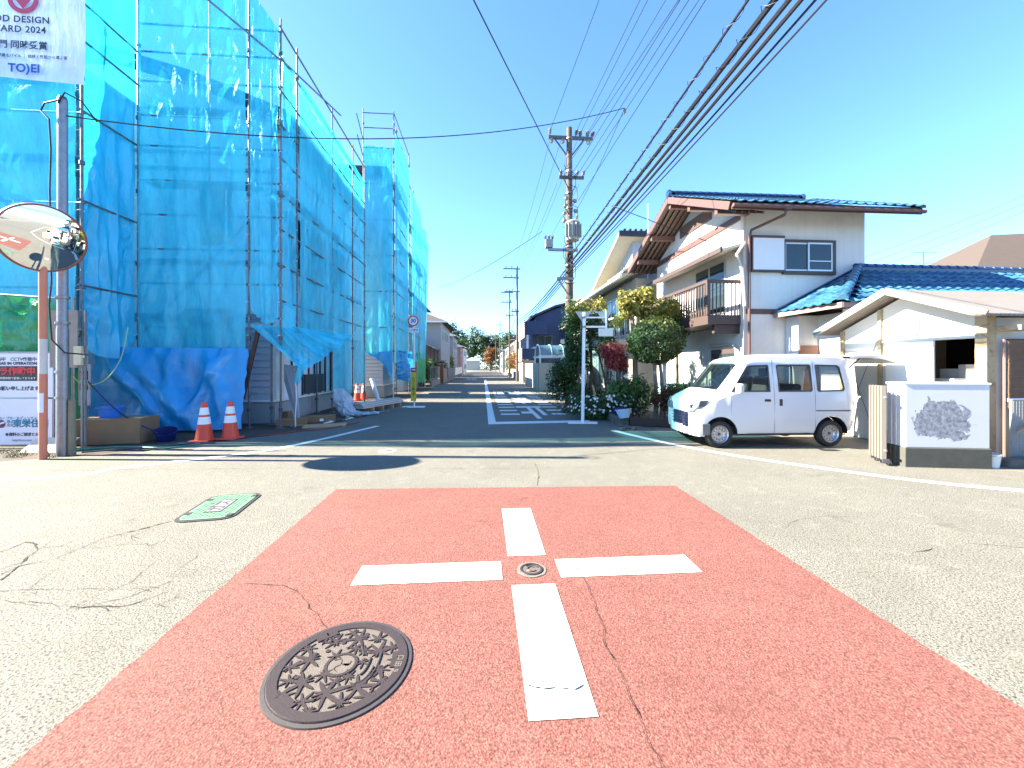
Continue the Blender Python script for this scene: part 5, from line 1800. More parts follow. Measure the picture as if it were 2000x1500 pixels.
def far_house(label, x, y, w, d, h, wall, roofm, rise=1.6, over=.5, hip=True, ridge='y', side=1, name='house', wins=True, ang=0.0):
    """street-frame position of the near left corner"""
    t = thing(name, label, 'house', ST(x, y), RZ + ang)
    MB().box(0, w, 0, d, -.05, h).build('wall', wall, t)
    o = over
    z0 = h
    if hip:
        k = min(w, d) / 2
        if ridge == 'y':
            a, b = (w / 2, k, z0 + rise), (w / 2, d - k, z0 + rise)
        else:
            a, b = (k, d / 2, z0 + rise), (w - k, d / 2, z0 + rise)
        c = [(-o, -o, z0), (w + o, -o, z0), (w + o, d + o, z0), (-o, d + o, z0)]
        m = MB()
        if ridge == 'y':
            m.face([c[0], c[1], a]).face([c[1], c[2], b, a]).face([c[2], c[3], b]).face([c[3], c[0], a, b])
        else:
            m.face([c[0], c[1], b, a]).face([c[1], c[2], b]).face([c[2], c[3], a, b]).face([c[3], c[0], a])
        m.face(list(reversed(c)))
        r_ = m.build('roof', roofm, t)
    else:
        if ridge == 'y':
            m = MB().prism([(-o, -o, z0), (w / 2, -o, z0 + rise), (w + o, -o, z0), (w + o, -o, z0 - .12), (w / 2, -o, z0 + rise - .14), (-o, -o, z0 - .12)], (0, d + 2 * o, 0))
            MB().prism([(0, .0, h - .01), (w, .0, h - .01), (w / 2, .0, h + rise - .15)], (0, d, 0)).build('gable_wall', wall, t)
        else:
            m = MB().prism([(-o, -o, z0), (-o, d / 2, z0 + rise), (-o, d + o, z0), (-o, d + o, z0 - .12), (-o, d / 2, z0 + rise - .14), (-o, -o, z0 - .12)], (w + 2 * o, 0, 0))
            MB().prism([(0, 0, h - .01), (0, d, h - .01), (0, d / 2, h + rise - .15)], (w, 0, 0)).build('gable_wall', wall, t)
        r_ = m.build('roof', roofm, t)
    MB().box(-o - .06, w + o + .06, -o - .06, -o - .005, z0 - .14, z0 + .02).build('gutter', M_WHITE, r_)
    if wins:
        sx = w if side > 0 else 0.0
        sg = 1 if side > 0 else -1
        for zz in ([.9, h - 1.9] if h > 4.5 else [.9]):
            for yy in [1.0 + 2.6 * k for k in range(max(1, int((d - 1.4) / 2.6)))]:
                win(t, yy, yy + 1.5, zz, zz + 1.15, sx, 0, sg)
            for xx in ([w * .18, w * .6] if w > 4 else [w * .3]):
                win(t, xx, xx + 1.3, zz, zz + 1.15, 0.0, 1, -1)
    return t


W_GREY = mat('pale_grey_siding', (0.319, 0.314, 0.303), .8, .06, 2, wave=('Z', 3))
W_CREAM = mat('cream_wall', (0.385, 0.363, 0.303), .8, .06, 2, .1, 50)
W_TAN = mat('tan_wall', (0.203, 0.158, 0.113), .8, .08, 2)
W_NAVY = mat('navy_siding', (.010, .028, .085), .6, .08, 2, wave=('X', 3.2))
W_DARK = mat('dark_grey_wall', (.09, .09, .10), .7, .1, 2)
R_BROWN = mat('brown_roof_tiles', (.066, .049, .037), .8, .15, 3, .3, 20, wave=('Y', 4.5))
R_GREY = mat('grey_roof_tiles', (0.070, 0.070, 0.075), .8, .15, 3, .3, 20)
R_RED = mat('redbrown_roof', (0.104, 0.048, 0.032), .8, .15, 3)

# ---- right, second house: cream with a tall mono-pitch top
c2 = thing('cream_house', 'cream house with grey sided upper storey and mono pitch roof', 'house', ST(6.75, 17.2), RZ)
MB().box(0, 7, 0, 8.6, -.05, 5.45).build('wall', W_CREAM, c2)
er = MB().prism([(-.75, -.4, 5.42), (1.4, -.4, 6.1), (1.4, -.4, 6.2), (-.8, -.4, 5.54)], (0, 9.6, 0)).build('eave_roof', mat('cream_soffit', (0.396, 0.366, 0.282), .8), c2)
MB().box(-.90, -.77, -.4, 9.2, 5.40, 5.52).build('gutter', M_WHITE, er)
MB().prism([(.3, 1.2, 5.46), (.3, 5.6, 5.46), (.3, 5.6, 5.75), (.3, 1.2, 7.45)], (5.5, 0, 0)).build('upper_wall', mat('bluegrey_siding', (0.336, 0.376, 0.432), .8, .05, 2, wave=('Z', 4)), c2)
ur = MB().prism([(-.5, .85, 7.60), (-.5, 6.2, 5.52), (-.5, 6.2, 5.68), (-.5, .85, 7.78)], (7.0, 0, 0)).build('upper_roof', mat('cream_verge', (0.372, 0.348, 0.276), .8), c2)
MB().box(-.5, 6.5, .72, .84, 7.58, 7.82).build('ridge_cap', mat('dark_ridge', (.02, .022, .035), .6), ur)
for k in range(26):
    MB().box(-.3 + k * .26, -.2 + k * .26, .70, .86, 7.83, 7.90).build('ridge_tile', MATS['dark_ridge'], ur)
for k in range(4):
    win(c2, 2.3 + k * .55, 2.55 + k * .55, 5.9, 6.6 - .2 * k, .3, 0, -1, split=False)
dorm = MB().prism([(-.55, .1, 5.75), (.35, .1, 6.3), (.35, .1, 6.36), (-.58, .1, 5.82)], (0, 2.2, 0)).build('dormer_roof', W_GREY, c2)
win(c2, .6, 2.0, 3.0, 5.0, 0.0, 0, -1)
win(c2, 2.4, 4.2, 3.0, 5.0, 0.0, 0, -1)
win(c2, 4.6, 6.6, 3.0, 5.0, 0.0, 0, -1)
win(c2, .8, 2.6, .5, 2.2, 0.0, 0, -1)
win(c2, 3.6, 5.6, .5, 2.2, 0.0, 0, -1)
b2 = MB().box(-1.0, -.003, .2, 4.6, 2.55, 2.75).build('balcony', W_GREY, c2)
MB().box(-1.03, -.97, .2, 4.6, 3.65, 3.72).build('handrail', M_WHITE, b2)
MB().box(-.97, -.01, .17, .23, 3.65, 3.72).build('handrail', M_WHITE, b2)
bslat = MB().box(-.012, .012, -.02, .02, 0, .9).mesh('baluster', M_STEEL_D)
for k in range(26):
    inst(bslat, 'baluster', b2, Matrix.Translation((-1.0, .3 + k * .17, 2.75)))
for k in range(6):
    inst(bslat, 'baluster', b2, Matrix.Translation((-.92 + k * .17, .2, 2.75)))
po = MB().prism([(-1.9, 4.8, 4.05), (-.02, 4.8, 4.55), (-.02, 4.8, 4.65), (-1.9, 4.8, 4.15)], (0, 3.6, 0)).build('porch_roof', R_GREY, c2)
tag(MB().tube([ST(7.2, 17.0, 5.4), ST(7.2, 17.0, 8.7)], .02, 6).build('antenna_mast', M_WHITE), 'thin white antenna mast beside the cream house', 'antenna')

# ---- carport, white walls and second van
cp = thing('carport', 'white carport with curved clear roof panels', 'carport', ST(3.55, 25.6), RZ)
for k in range(6):
    x = .1 + k * .78
    MB().tube([(x, 1.3 - 1.3 * math.cos(t), 2.25 + .75 * math.sin(t)) for t in [i * math.pi / 12 for i in range(13)]], .035, 6).build('hoop', M_WHITE, cp)
    if k < 5:
        MB().grid(lambda u, v, x=x: Vector((x + .78 * u, 1.3 - 1.28 * math.cos(v * math.pi), 2.25 + .73 * math.sin(v * math.pi))), 1, 14).build('roof_panel', M_POLY, cp)
for y in (0, 2.6):
    MB().box(0, 4.1, y - .05, y + .05, 2.12, 2.25).build('beam', M_WHITE, cp)
    for x in (.1, 2.0, 4.0):
        MB().box(x - .05, x + .05, y - .05, y + .05, -.05, 2.12).build('post', M_WHITE, cp)
gw = thing('boundary_wall', 'cream boundary wall with a dark gate gap beside the carport', 'wall', ST(3.55, 25.0), RZ)
MB().box(0, .18, 0.9, 9.0, -.05, 1.75).build('panel', W_CREAM, gw)
MB().box(.0, 1.1, 0.2, .38, -.05, 1.75).build('panel', W_CREAM, gw)
MB().box(1.45, 2.5, 0.25, .40, -.05, 1.7).build('panel', M_WHITE, gw)
v2 = copy_tree(v1)
for c in [c for c in v2.children if c.name.startswith('tailgate')]:
    for g2 in list(c.children):
        bpy.data.objects.remove(g2)
    bpy.data.objects.remove(c)
v2['label'] = 'white small van parked under the clear carport roof'
v2.location = ST(5.6, 23.4)
v2.rotation_euler = (0, 0, RZ + math.radians(-112))
MB().grid(lambda u, v: Vector((-VL / 2 + .0, (u - .5) * 1.2, .45 + 1.2 * v)), 2, 2).build('tailgate_panel', M_CARW, v2)

# ---- navy house
nv = thing('navy_house', 'dark navy house with stepped balconies and sloping roof', 'house', ST(4.3, 37.5), RZ)
prof = [(0.6, 0, -.05), (8.5, 0, -.05), (8.5, 0, 7.3), (6.8, 0, 8.05), (2.6, 0, 7.05), (.6, 0, 6.2)]
MB().prism(prof, (0, 8, 0)).build('wall', W_NAVY, nv)
MB().prism([(.2, -.35, 6.1), (2.5, -.35, 7.14), (6.8, -.35, 8.2), (8.9, -.35, 7.25), (8.9, -.35, 7.42), (6.8, -.35, 8.38), (2.4, -.35, 7.32), (.1, -.35, 6.26)], (0, 8.7, 0)).build('roof', mat('black_roof', (.015, .017, .03), .5), nv)
win(nv, 4.0, 5.8, 5.6, 6.5, 0.0, 1, -1, M_STEEL_D)
win(nv, 6.6, 7.8, 3.2, 4.2, 0.0, 1, -1, M_STEEL_D)
u1 = MB().box(-.5, 1.6, -1.0, -.003, 4.5, 5.7).build('upper_balcony', W_NAVY, nv)
MB().box(-.56, -.503, -1.0, 6, 4.2, 5.75).build('side_panel', mat('grey_panel', (0.210, 0.200, 0.185), .7), u1)
u2 = MB().box(-.7, 1.8, -.6, -.003, 2.2, 3.2).build('lower_balcony', W_NAVY, nv)
MB().box(-.76, -.703, -.6, 6, 2.0, 3.25).build('side_panel', MATS['grey_panel'], u2)
win(nv, .8, 2.2, 3.3, 4.45, 0.0, 1, -1, M_STEEL_D)
MB().box(-.6, .598, 0.1, 6, -.05, 2.1).build('garage_wall', W_GREY, nv)
MB().lathe([(0, -.1), (.22, -.08), (.26, 0), (.22, .08), (0, .1)], 16, (3.2, -.2, 3.9), Matrix.Rotation(math.pi / 2, 3, 'X')).build('satellite_dish', M_WHITE, nv)
th = thing('brown_balcony_house', 'low cream house with a brown boarded balcony before the navy house', 'house', ST(7.6, 30.5), RZ)
MB().box(0, 6, 0, 5.5, -.05, 5.0).build('wall', W_CREAM, th)
MB().prism([(-.6, -.5, 5.0), (3, -.5, 6.3), (6.6, -.5, 5.0), (6.6, -.5, 4.88), (3, -.5, 6.16), (-.6, -.5, 4.88)], (0, 6.5, 0)).build('roof', mat('cream_tiles', (0.208, 0.168, 0.120), .8), th)
for k in range(9):
    MB().box(-.42 + .27 * k, -.17 + .27 * k, -.42, -.36, 2.9, 4.0).build('balcony_board', mat('brown_board', (0.144, 0.075, 0.045), .7, .15, 6), th)
MB().box(-.45, 2.2, -.35, -.003, 2.75, 2.9).build('balcony_floor', M_BROWN, th)
MB().prism([(-.9, -1.0, 2.45), (2.4, -1.0, 2.6), (2.4, -1.0, 2.72), (-.9, -1.0, 2.55)], (0, 1.0, 0)).build('porch_roof', MATS['cream_tiles'], th)

# ---- far right houses
far_house('grey far house beyond the navy house with brown roof', 4.6, 50, 7, 9, 5.6, W_GREY, R_BROWN, side=-1)
far_house('tan far house on the right of the street with grey roof', 4.8, 63, 7, 10, 5.8, W_TAN, R_GREY, side=-1)
far_house('cream far house on the right near the end of the street', 4.8, 78, 7, 12, 5.6, W_CREAM, R_RED, side=-1)
far_house('pale far house on the right at the street bend', 4.6, 96, 8, 14, 5.4, W_GREY, R_GREY, side=-1)
far_house('small pale house closing the view at the end of the street', -7.5, 150, 6, 8, 3.6, W_CREAM, mat('pale_blue_roof', (0.175, 0.210, 0.225), .7), rise=1.4, ridge='x', wins=False)
# ---- far left houses
far_house('cream house whose eave pokes out past the far sheet', -12.0, 30.3, 7.0, 4.2, 6.2, W_CREAM, R_GREY, rise=1.4, side=1)
far_house('pale grey two storey house with brown hipped roof', -11.8, 43.0, 7.2, 11, 6.3, W_GREY, R_BROWN, rise=2.0, side=1, over=.7)
far_house('grey house with dark eaves next after the brown hipped roof', -11.5, 58.0, 7.0, 10, 6.0, W_GREY, R_GREY, rise=1.6, side=1)
far_house('small pink walled house further along on the left', -11.5, 73.0, 7.2, 9, 5.2, mat('pink_wall', (0.275, 0.165, 0.150), .8), R_BROWN, side=1)
far_house('white far house on the left before the wood', -11.5, 86.0, 7.2, 14, 5.6, M_WALL_W, R_RED, side=1)
lp = thing('lean_to_porch', 'dark lean-to porch roof on timber posts in front of the brown hipped house', 'porch', ST(-4.9, 36.2), RZ)
MB().prism([(-2.6, 0, 4.4), (.25, 0, 3.15), (.25, 0, 3.28), (-2.6, 0, 4.55)], (0, 6.6, 0)).build('roof', R_GREY, lp)
MB().box(-2.6, -2.4, .2, 6.4, -.05, 4.38).build('wall', W_CREAM, lp)
for y in (.3, 3.2, 6.3):
    MB().box(0, .1, y, y + .1, -.05, 3.2).build('post', M_BROWN, lp)
MB().box(.02, .08, .4, 6.3, 1.9, 2.0).build('rail', M_BROWN, lp)
# fences along the left edge
fe = thing('mesh_fence', 'green wire fence on a low block base after the scaffold', 'fence', ST(-4.0, 30.2), RZ)
MB().box(-.08, .08, 0, 6.0, -.05, .45).build('base', M_CONC, fe)
for k in range(7):
    MB().tube([(0, k * 1.0, .45), (0, k * 1.0, 1.5)], .025, 6).build('post', M_STEEL, fe)
for z in (.55, 1.48):
    MB().tube([(0, 0, z), (0, 6.0, z)], .02, 6).build('rail', M_STEEL, fe)
ww = MB()
for k in range(60):
    ww.beam((0, k * .1, .5), (0, k * .1, 1.48), .006, .006)
struct(ww.build('wires', mat('green_wire', (.05, .12, .09), .6), fe), 'stuff')
gp = thing('gate_pillar', 'square brown brick gate pillar between the two fences', 'pillar', ST(-3.95, 36.6), RZ)
MB().box(-.25, .25, 0, .5, -.05, 1.7).build('shaft', mat('brown_brick', (0.120, 0.051, 0.033), .85, .15, 6, .2, 30), gp)
MB().box(-.29, .29, -.04, .54, 1.7, 1.78).build('cap', M_CONC, gp)
for k, (y0, y1, m, lab) in enumerate(((37.4, 42.5, mat('beige_block', (0.230, 0.190, 0.140), .9, .1, 4), 'beige louvred block wall after the brown pillar'), (43.2, 54, M_CONC, 'grey concrete boundary wall along the brown roofed house'), (55, 70, M_WHITE, 'white slatted boundary fence far along the left'))):
    f_ = thing('boundary_wall', lab, 'wall', ST(-3.9, y0), RZ)
    n = int((y1 - y0) / .6)
    MB().box(-.1, .08, 0, y1 - y0, -.05, .35).build('base', M_CONC, f_)
    for j in range(n):
        MB().box(-.06, .06, j * .6 + .02, j * .6 + .56, .35, 1.35).build('panel', m, f_)
for k, (y0, y1, lab) in enumerate(((39.5, 48, 'low pale block wall in front of the navy house'), (49, 75, 'long pale block wall far along the right'))):
    f_ = thing('boundary_wall', lab, 'wall', ST(4.1, y0), RZ)
    n = int((y1 - y0) / 1.2)
    for j in range(n):
        MB().box(-.08, .08, j * 1.2 + .01, j * 1.2 + 1.19, -.05, 1.1 + .05 * (j % 3)).build('panel', M_CONC if k else W_CREAM, f_)
r6 = random.Random(33)
shrub('leafy green hedge bush inside the wire fence', ST(-4.7, 31.6), clumpset((0, .2, 1.2), (.7, 1.2, .95), 9, r6, .5), 2600, .13, LF_MID, 30)
shrub('second leafy bush inside the wire fence by the pillar', ST(-4.8, 34.6), clumpset((0, 0, 1.35), (.7, 1.0, .95), 8, r6, .5), 2200, .13, LF_MID, 31)
shrub('dark bush above the beige louvred wall', ST(-4.9, 40.2), clumpset((0, 0, 1.6), (.8, 1.6, .9), 8, r6, .5), 2200, .15, LF_DARK, 32)
shrub('dark bush beside the far grey house on the left', ST(-5.0, 56.5), clumpset((0, 0, 1.8), (1.0, 1.4, 1.3), 8, r6, .5), 1800, .2, LF_DARK, 33)
shrub('pink and orange autumn bush on the right wall', ST(4.7, 47.0), clumpset((0, 0, 1.7), (1.0, 1.8, 1.2), 8, r6, .5), 2000, .2, LF_ORG, 34)
shrub('orange autumn bush farther on the right', ST(4.9, 58.0), clumpset((0, 0, 2.0), (1.2, 3.0, 1.5), 9, r6, .5), 2000, .26, LF_ORG, 35)
shrub('green hedge under the far utility pole', ST(4.7, 43.0), clumpset((0, 0, 1.2), (.8, 1.6, 1.0), 7, r6, .5), 1800, .17, LF_MID, 36)
shrub('dark green far hedge on the right', ST(4.6, 70.0), clumpset((0, 0, 1.6), (1.0, 4.0, 1.5), 8, r6, .5), 1800, .3, LF_DARK, 37)
# wood at the end of the street
LF_FAR = leaf_mat('far_wood_leaf', [(0.018, 0.042, 0.018), (0.036, 0.072, 0.021), (0.066, 0.096, 0.030), (0.090, 0.078, 0.030)])
for k, (x, y, h, w_, lm, lab) in enumerate(((-13, 175, 21, 6.5, LF_FAR, 'tall rounded tree in the wood at the street end'), (-22, 168, 24, 7.5, leaf_mat('olive_leaf', [(0.072, 0.060, 0.024), (0.108, 0.084, 0.036), (0.060, 0.066, 0.024)]), 'brownish olive tree behind the brown hipped roof'),
                                            (-5, 185, 20, 6, LF_DARK, 'dark tree in the middle of the far wood'), (3, 190, 19, 6, LF_FAR, 'green tree beside the far poles'), (11, 180, 18, 6, LF_DARK, 'dark tree above the far right roofs'),
                                            (-8.2, 120, 11, 3.0, LF_DARK, 'dark evergreen by the far left kerb'), (-30, 180, 20, 7, LF_FAR, 'broad green tree over the left roofs'), (2.0, 125, 8, 2.2, LF_ORG, 'small yellow autumn tree near the street end'))):
    b = ST(x, y)
    rr = random.Random(50 + k)
    tree(lab, b, [([(0, 0, -.1), (.2, 0, h * .35), (0, 0, h * .7)], .35, .15)], clumpset((0, 0, h * .62), (w_, w_, h * .36), 16, rr, .38), 3200, .75 if h > 12 else .45, lm, M_BARK_D, 60 + k)

fwd = MB()
rw = random.Random(8)
for k in range(60):
    c = ST(rw.uniform(-70, 60), rw.uniform(196, 225), rw.uniform(2, 12))
    fwd.add(*(lambda m_: (m_.v, m_.f))(crown([(c, (6, 5, 4.5), 1)], 260, 1.0, rw, .5)))
tag(struct(fwd.build('far_wood', LF_FAR), 'stuff'), 'far green wood closing the end of the street', 'wood')
# ---- right background: brown tiled apartment roof with balcony
ap_ = thing('apartment_house', 'long house with broad brown tiled roof and balcony far behind the shed', 'house', (25.8, 22.5, 0), RZ + math.radians(-14))
MB().box(0, 24, 0, 10, -.05, 6.1).build('wall', W_CREAM, ap_)
e_ = [(-1.2, -1.6, 5.8), (26, -1.6, 5.8), (26, 11.5, 5.8), (-1.2, 11.5, 5.8)]
g_ = [(5.4, 5, 10.3), (20, 5, 10.3)]
mr = MB().face([e_[0], e_[1], g_[1], g_[0]]).face([e_[1], e_[2], g_[1]]).face([e_[2], e_[3], g_[0], g_[1]]).face([e_[3], e_[0], g_[0]]).face([e_[3], e_[2], e_[1], e_[0]]).build('roof', R_BROWN, ap_)
MB().box(-1.25, 26, -1.68, -1.6, 5.65, 5.95).build('fascia', mat('cream_fascia', (0.360, 0.312, 0.264), .7), mr)
MB().box(1.0, 24, -1.4, -.003, 2.9, 4.1).build('balcony', W_CREAM, ap_)
for x in (1.2, 7, 13):
    MB().box(x, x + .35, -1.45, -1.1, 4.1, 5.7).build('balcony_post', mat('pinkish_post', (.52, .40, .35), .7), ap_)
MB().tube([(1.2, -1.2, 5.2), (14, -1.2, 5.2)], .03, 6).build('drying_pole', M_STEEL, ap_)
for k, (x, m) in enumerate(((3.6, M_WHITE), (4.2, M_TXTRED), (4.8, M_DARK), (9.5, M_WHITE))):
    tag(MB().grid(lambda u, v, x=x: Vector((x + .5 * u, -1.2 + .04 * math.sin(u * 7), 4.3 + .9 * v)), 6, 3).build('laundry', m, None, 0, ap_.matrix_basis.copy() if False else frame((25.8, 22.5, 0), RZ + math.radians(-14))), ('white towel drying on the far balcony beside a red cloth', 'red cloth drying on the far balcony', 'black cloth drying on the far balcony', 'single white cloth drying apart on the far balcony')[k], 'laundry')
win(ap_, 8, 9.6, 4.2, 5.5, 0.0, 1, -1)
win(ap_, 2.6, 4.4, 4.2, 5.5, 0.0, 1, -1)
an = thing('roof_antenna', 'thin television antenna standing behind the blue tiled wing', 'antenna', PX(1803, 560, 26))
an.location.z = 0
MB().tube([(0, 0, 0), (0, 0, 9.1)], .03, 6).build('mast', M_STEEL, an)
for z, l in ((9.0, .9), (8.3, .6), (7.6, .5)):
    MB().tube([(-l, 0, z), (l, 0, z)], .018, 5).build('boom', M_STEEL, an)

# ---- behind the camera (seen in the mirror)
for k, (x, y, w_, d_, h_, wl, rf_) in enumerate(((-9, -22, 9, 9, 5.6, M_WALL_W, R_GREY), (4, -21, 9, 8, 5.8, W_CREAM, R_BROWN), (15, -21, 10, 8, 5.4, M_WALL_W, R_GREY), (-24, -22, 11, 8, 5.5, W_GREY, R_RED))):
    far_house(('white house across the junction with grey roof', 'cream house across the junction with brown roof', 'long white house across the junction', 'grey house across the junction with red roof')[k], x, y, w_, d_, h_, wl, rf_, side=1)
cb = thing('carport', 'flat roofed white carport across the junction', 'carport', ST(-8, -12.6), RZ)
MB().box(0, 6, 0, 3.2, 2.3, 2.42).build('roof', M_WHITE, cb)
for x in (.1, 5.8):
    for y in (.1, 3.0):
        MB().box(x, x + .1, y, y + .1, -.05, 2.3).build('post', M_WHITE, cb)
# ------------------------------------------------------------------ utility poles and overhead lines
M_POLE = mat('concrete_pole', (.10, .078, .058), .9, .12, 5, .2, 50, dirt=(.16, .12, .09), dirt_amt=.5, dscale=4)
M_WIRE = mat('black_cable', (.006, .006, .010), .6)
M_WIRE_B = mat('thin_line', (.010, .03, .055), .6)
M_PORC = mat('porcelain', (0.165, 0.160, 0.145), .25)
M_TRAFO = mat('transformer_grey', (0.234, 0.243, 0.234), .5, .08, 4)


def band(mb, z, r):
    mb.lathe([(r, -.03), (r + .02, -.03), (r + .02, .03), (r, .03)], 14, (0, 0, z))


def insulator(par, p, d=(0, 0, 1), s=1.0):
    R_ = Vector(d).to_track_quat('Z', 'Y').to_matrix()
    MB().lathe([(.02 * s, 0), (.02 * s, .05 * s), (.06 * s, .06 * s), (.03 * s, .09 * s), (.065 * s, .11 * s), (.03 * s, .14 * s), (.06 * s, .16 * s), (.02 * s, .22 * s), (0, .23 * s)], 10, p, R_).build('insulator', M_PORC, par)


PB = Vector((2.31, 16.0, 0))
PT = 11.15
up = thing('utility_pole', 'tall concrete utility pole with transformer and crossarms beside the garden', 'utility pole', PB, RZ)
MB().tube([(0, 0, -.1), (0, 0, 3), (0, 0, PT)], [.19, .17, .11], 16).build('shaft', M_POLE, up)
bm3 = MB()
for z in (10.7, 9.4, 8.5, 7.9, 7.1, 6.35, 5.6, 4.9, 4.2, 3.6):
    band(bm3, z, .115 + .0075 * (11 - z))
struct(bm3.build('bands', M_STEEL, up), 'stuff')
c1 = MB().box(-.85, .95, -.06, .04, 10.68, 10.80).build('crossarm', M_STEEL_D, up)
c2_ = MB().box(-.45, .55, -.22, -.12, 9.02, 9.12).build('crossarm', M_STEEL_D, up)
c3 = MB().box(-.9, .3, -.25, -.15, 6.12, 6.22).build('crossarm', M_STEEL, up)
c4 = MB().box(-.55, .12, -.26, -.16, 4.98, 5.08).build('crossarm', M_STEEL, up)
MB().beam((-.5, -.2, 5.0), (.0, -.16, 4.3), .06, .06).build('arm_brace', M_STEEL, c4)
MB().beam((-.6, 0, 10.7), (0, 0, 9.9), .05, .05).build('arm_brace', M_STEEL_D, c1)
MB().beam((.6, 0, 10.7), (0, 0, 9.9), .05, .05).build('arm_brace', M_STEEL_D, c1)
for x, d in ((-.8, (0, -.5, 1)), (.25, (.2, -.3, 1)), (.45, (0, 0, 1)), (.75, (0, 0, 1)), (.92, (.3, 0, 1))):
    insulator(c1, (x, 0, 10.8), d, 1.3)
for x in (-.75, -.3, .75):
    insulator(c1, (x, -.05, 10.66), (0, -.6, -1), 1.3)
for x in (-.4, -.1, .25, .5):
    insulator(c2_, (x, -.2, 9.12), (0, -.8, .6), 1.1)
for z, x in ((8.3, -.2), (8.0, -.25), (7.7, -.3), (7.4, -.32), (8.2, .22), (7.8, .26)):
    insulator(up, (x * .6, -.12, z), (x, -.5, -.4), 1.2)
tr = MB().lathe([(0, -.36), (.25, -.36), (.27, -.3), (.27, .30), (.29, .30), (.29, .36), (.2, .42), (0, .44)], 20, (.05, -.36, 6.85)).build('transformer', M_TRAFO, up)
for k in range(6):
    t = math.pi * (1.15 + .14 * k)
    MB().box(-.01, .01, -.05, .05, -.27, .27).build('cooling_fin', M_TRAFO, tr, 0, Matrix.Translation((.05 + .31 * math.cos(t), -.36 + .31 * math.sin(t), 6.85)) @ Matrix.Rotation(t + math.pi / 2, 4, 'Z'))
for x in (-.1, .2):
    insulator(tr, (x, -.4, 7.26), (0, -.2, 1), 1.0)
sw_ = MB().box(-1.0, -.72, -.34, -.06, 6.24, 6.55).build('switch_box', M_TRAFO, up)
for x in (-1.0, -.86, -.72):
    insulator(sw_, (x, -.22, 6.55), (0, 0, 1), .9)
rp = random.Random(77)
for k in range(16):
    a = rp.uniform(5.6, 10.2)
    x = rp.choice((-1, 1)) * rp.uniform(.15, .3)
    MB().tube([(.0, -.14, a), (x, -.3, a - .2), (x * 1.1, -.3, a - .6), (x * .2, -.16, a - .9)], .012, 5).build('jumper_wire', M_WIRE, up)
MB().lathe([(.155, -.5), (.165, -.45), (.16, .5), (.15, .5)], 14, (0, 0, 5.55)).build('cable_wrap', M_WIRE, up)
for k in range(14):
    z = 2.2 + k * .45
    MB().tube([(.15 * (-1) ** k, 0, z), (.29 * (-1) ** k, 0, z)], .01, 5).build('climbing_step', M_STEEL, up)


def cat_wire(p, q, sag, r, name, label, m=M_WIRE, group=None, n=28, cat='cable'):
    p, q = Vector(p), Vector(q)
    pts = []
    for i in range(n + 1):
        t = i / n
        x = p.lerp(q, t)
        x.z -= sag * 4 * t * (1 - t)
        pts.append(x)
    return tag(MB().tube(pts, r, 6).build(name, m), label, cat, group)


UM = frame(PB, RZ)


def U(x, y, z):
    return UM @ Vector((x, y, z))


# rear pole behind the camera
rb = Vector((7.6, -17, 0))
rpole = thing('utility_pole', 'plain concrete utility pole across the junction', 'utility pole', rb, RZ)
MB().tube([(0, 0, -.1), (0, 0, 12)], [.19, .11], 14).build('shaft', M_POLE, rpole)
MB().box(-1.6, 1.6, -.05, .05, 11.3, 11.42).build('crossarm', M_STEEL_D, rpole)
MB().box(-4.6, .3, -.05, .05, 6.5, 6.6).build('crossarm', M_STEEL_D, rpole)
RM = frame(rb, RZ)


def RR(x, y, z):
    return RM @ Vector((x, y, z))


# heavy bundle over the junction toward the rear pole (low arm)
for k, (x, z, r, xo, zo, lab) in enumerate(((-.12, 5.62, .018, -3.85, 6.75, 'twisted grey cable with spiral hangers, uppermost of the heavy bundle'), (-.05, 5.48, .036, -3.42, 6.62, 'thick black cable in the heavy bundle over the junction'),
                                            (.0, 5.34, .030, -3.28, 6.60, 'black cable paired with a hanger wire in the heavy bundle'), (.02, 5.26, .026, -3.2, 6.45, 'lower black cable in the heavy bundle'),
                                            (.06, 5.18, .014, -3.02, 6.4, 'thin lower line below the heavy bundle'), (.07, 5.12, .012, -2.92, 6.3, 'thinnest lowest line below the heavy bundle'))):
    a, b = U(x - .1, -.2, z), RR(xo, 0, zo)
    cat_wire(a, b, .35, r, 'overhead_cable', lab, n=40)
    if k in (0, 1):
        sp = []
        N_ = 46
        for i in range(N_ * 8):
            t = i / (N_ * 8) * .62
            c = a.lerp(b, t)
            c.z -= .35 * 4 * t * (1 - t)
            an_ = i / 8 * 2 * math.pi
            rr = r + .028
            sp.append(c + Vector((math.cos(an_) * rr, 0, math.sin(an_) * rr + .02)))
        tag(MB().tube(sp, .004, 4).build('cable_hanger', M_WIRE), ('spiral hanger wound round the uppermost grey cable', 'spiral hanger wound round the thick black cable', 'spiral hanger wound round the paired cable')[k], 'cable hanger')
# bundle on to the next pole
NP = PX(1010, 740, 40.0)
NP.z = 0
for k, (dz, r) in enumerate(((5.5, .03), (5.3, .03), (5.12, .025), (4.95, .02))):
    cat_wire(U(-.1 - .04 * k, -.2, dz), NP + Vector((.1, 0, dz + .75)), .35, r, 'overhead_cable', 'black cable of the bundle sagging to the next pole up the street', group='cables sagging up the street')
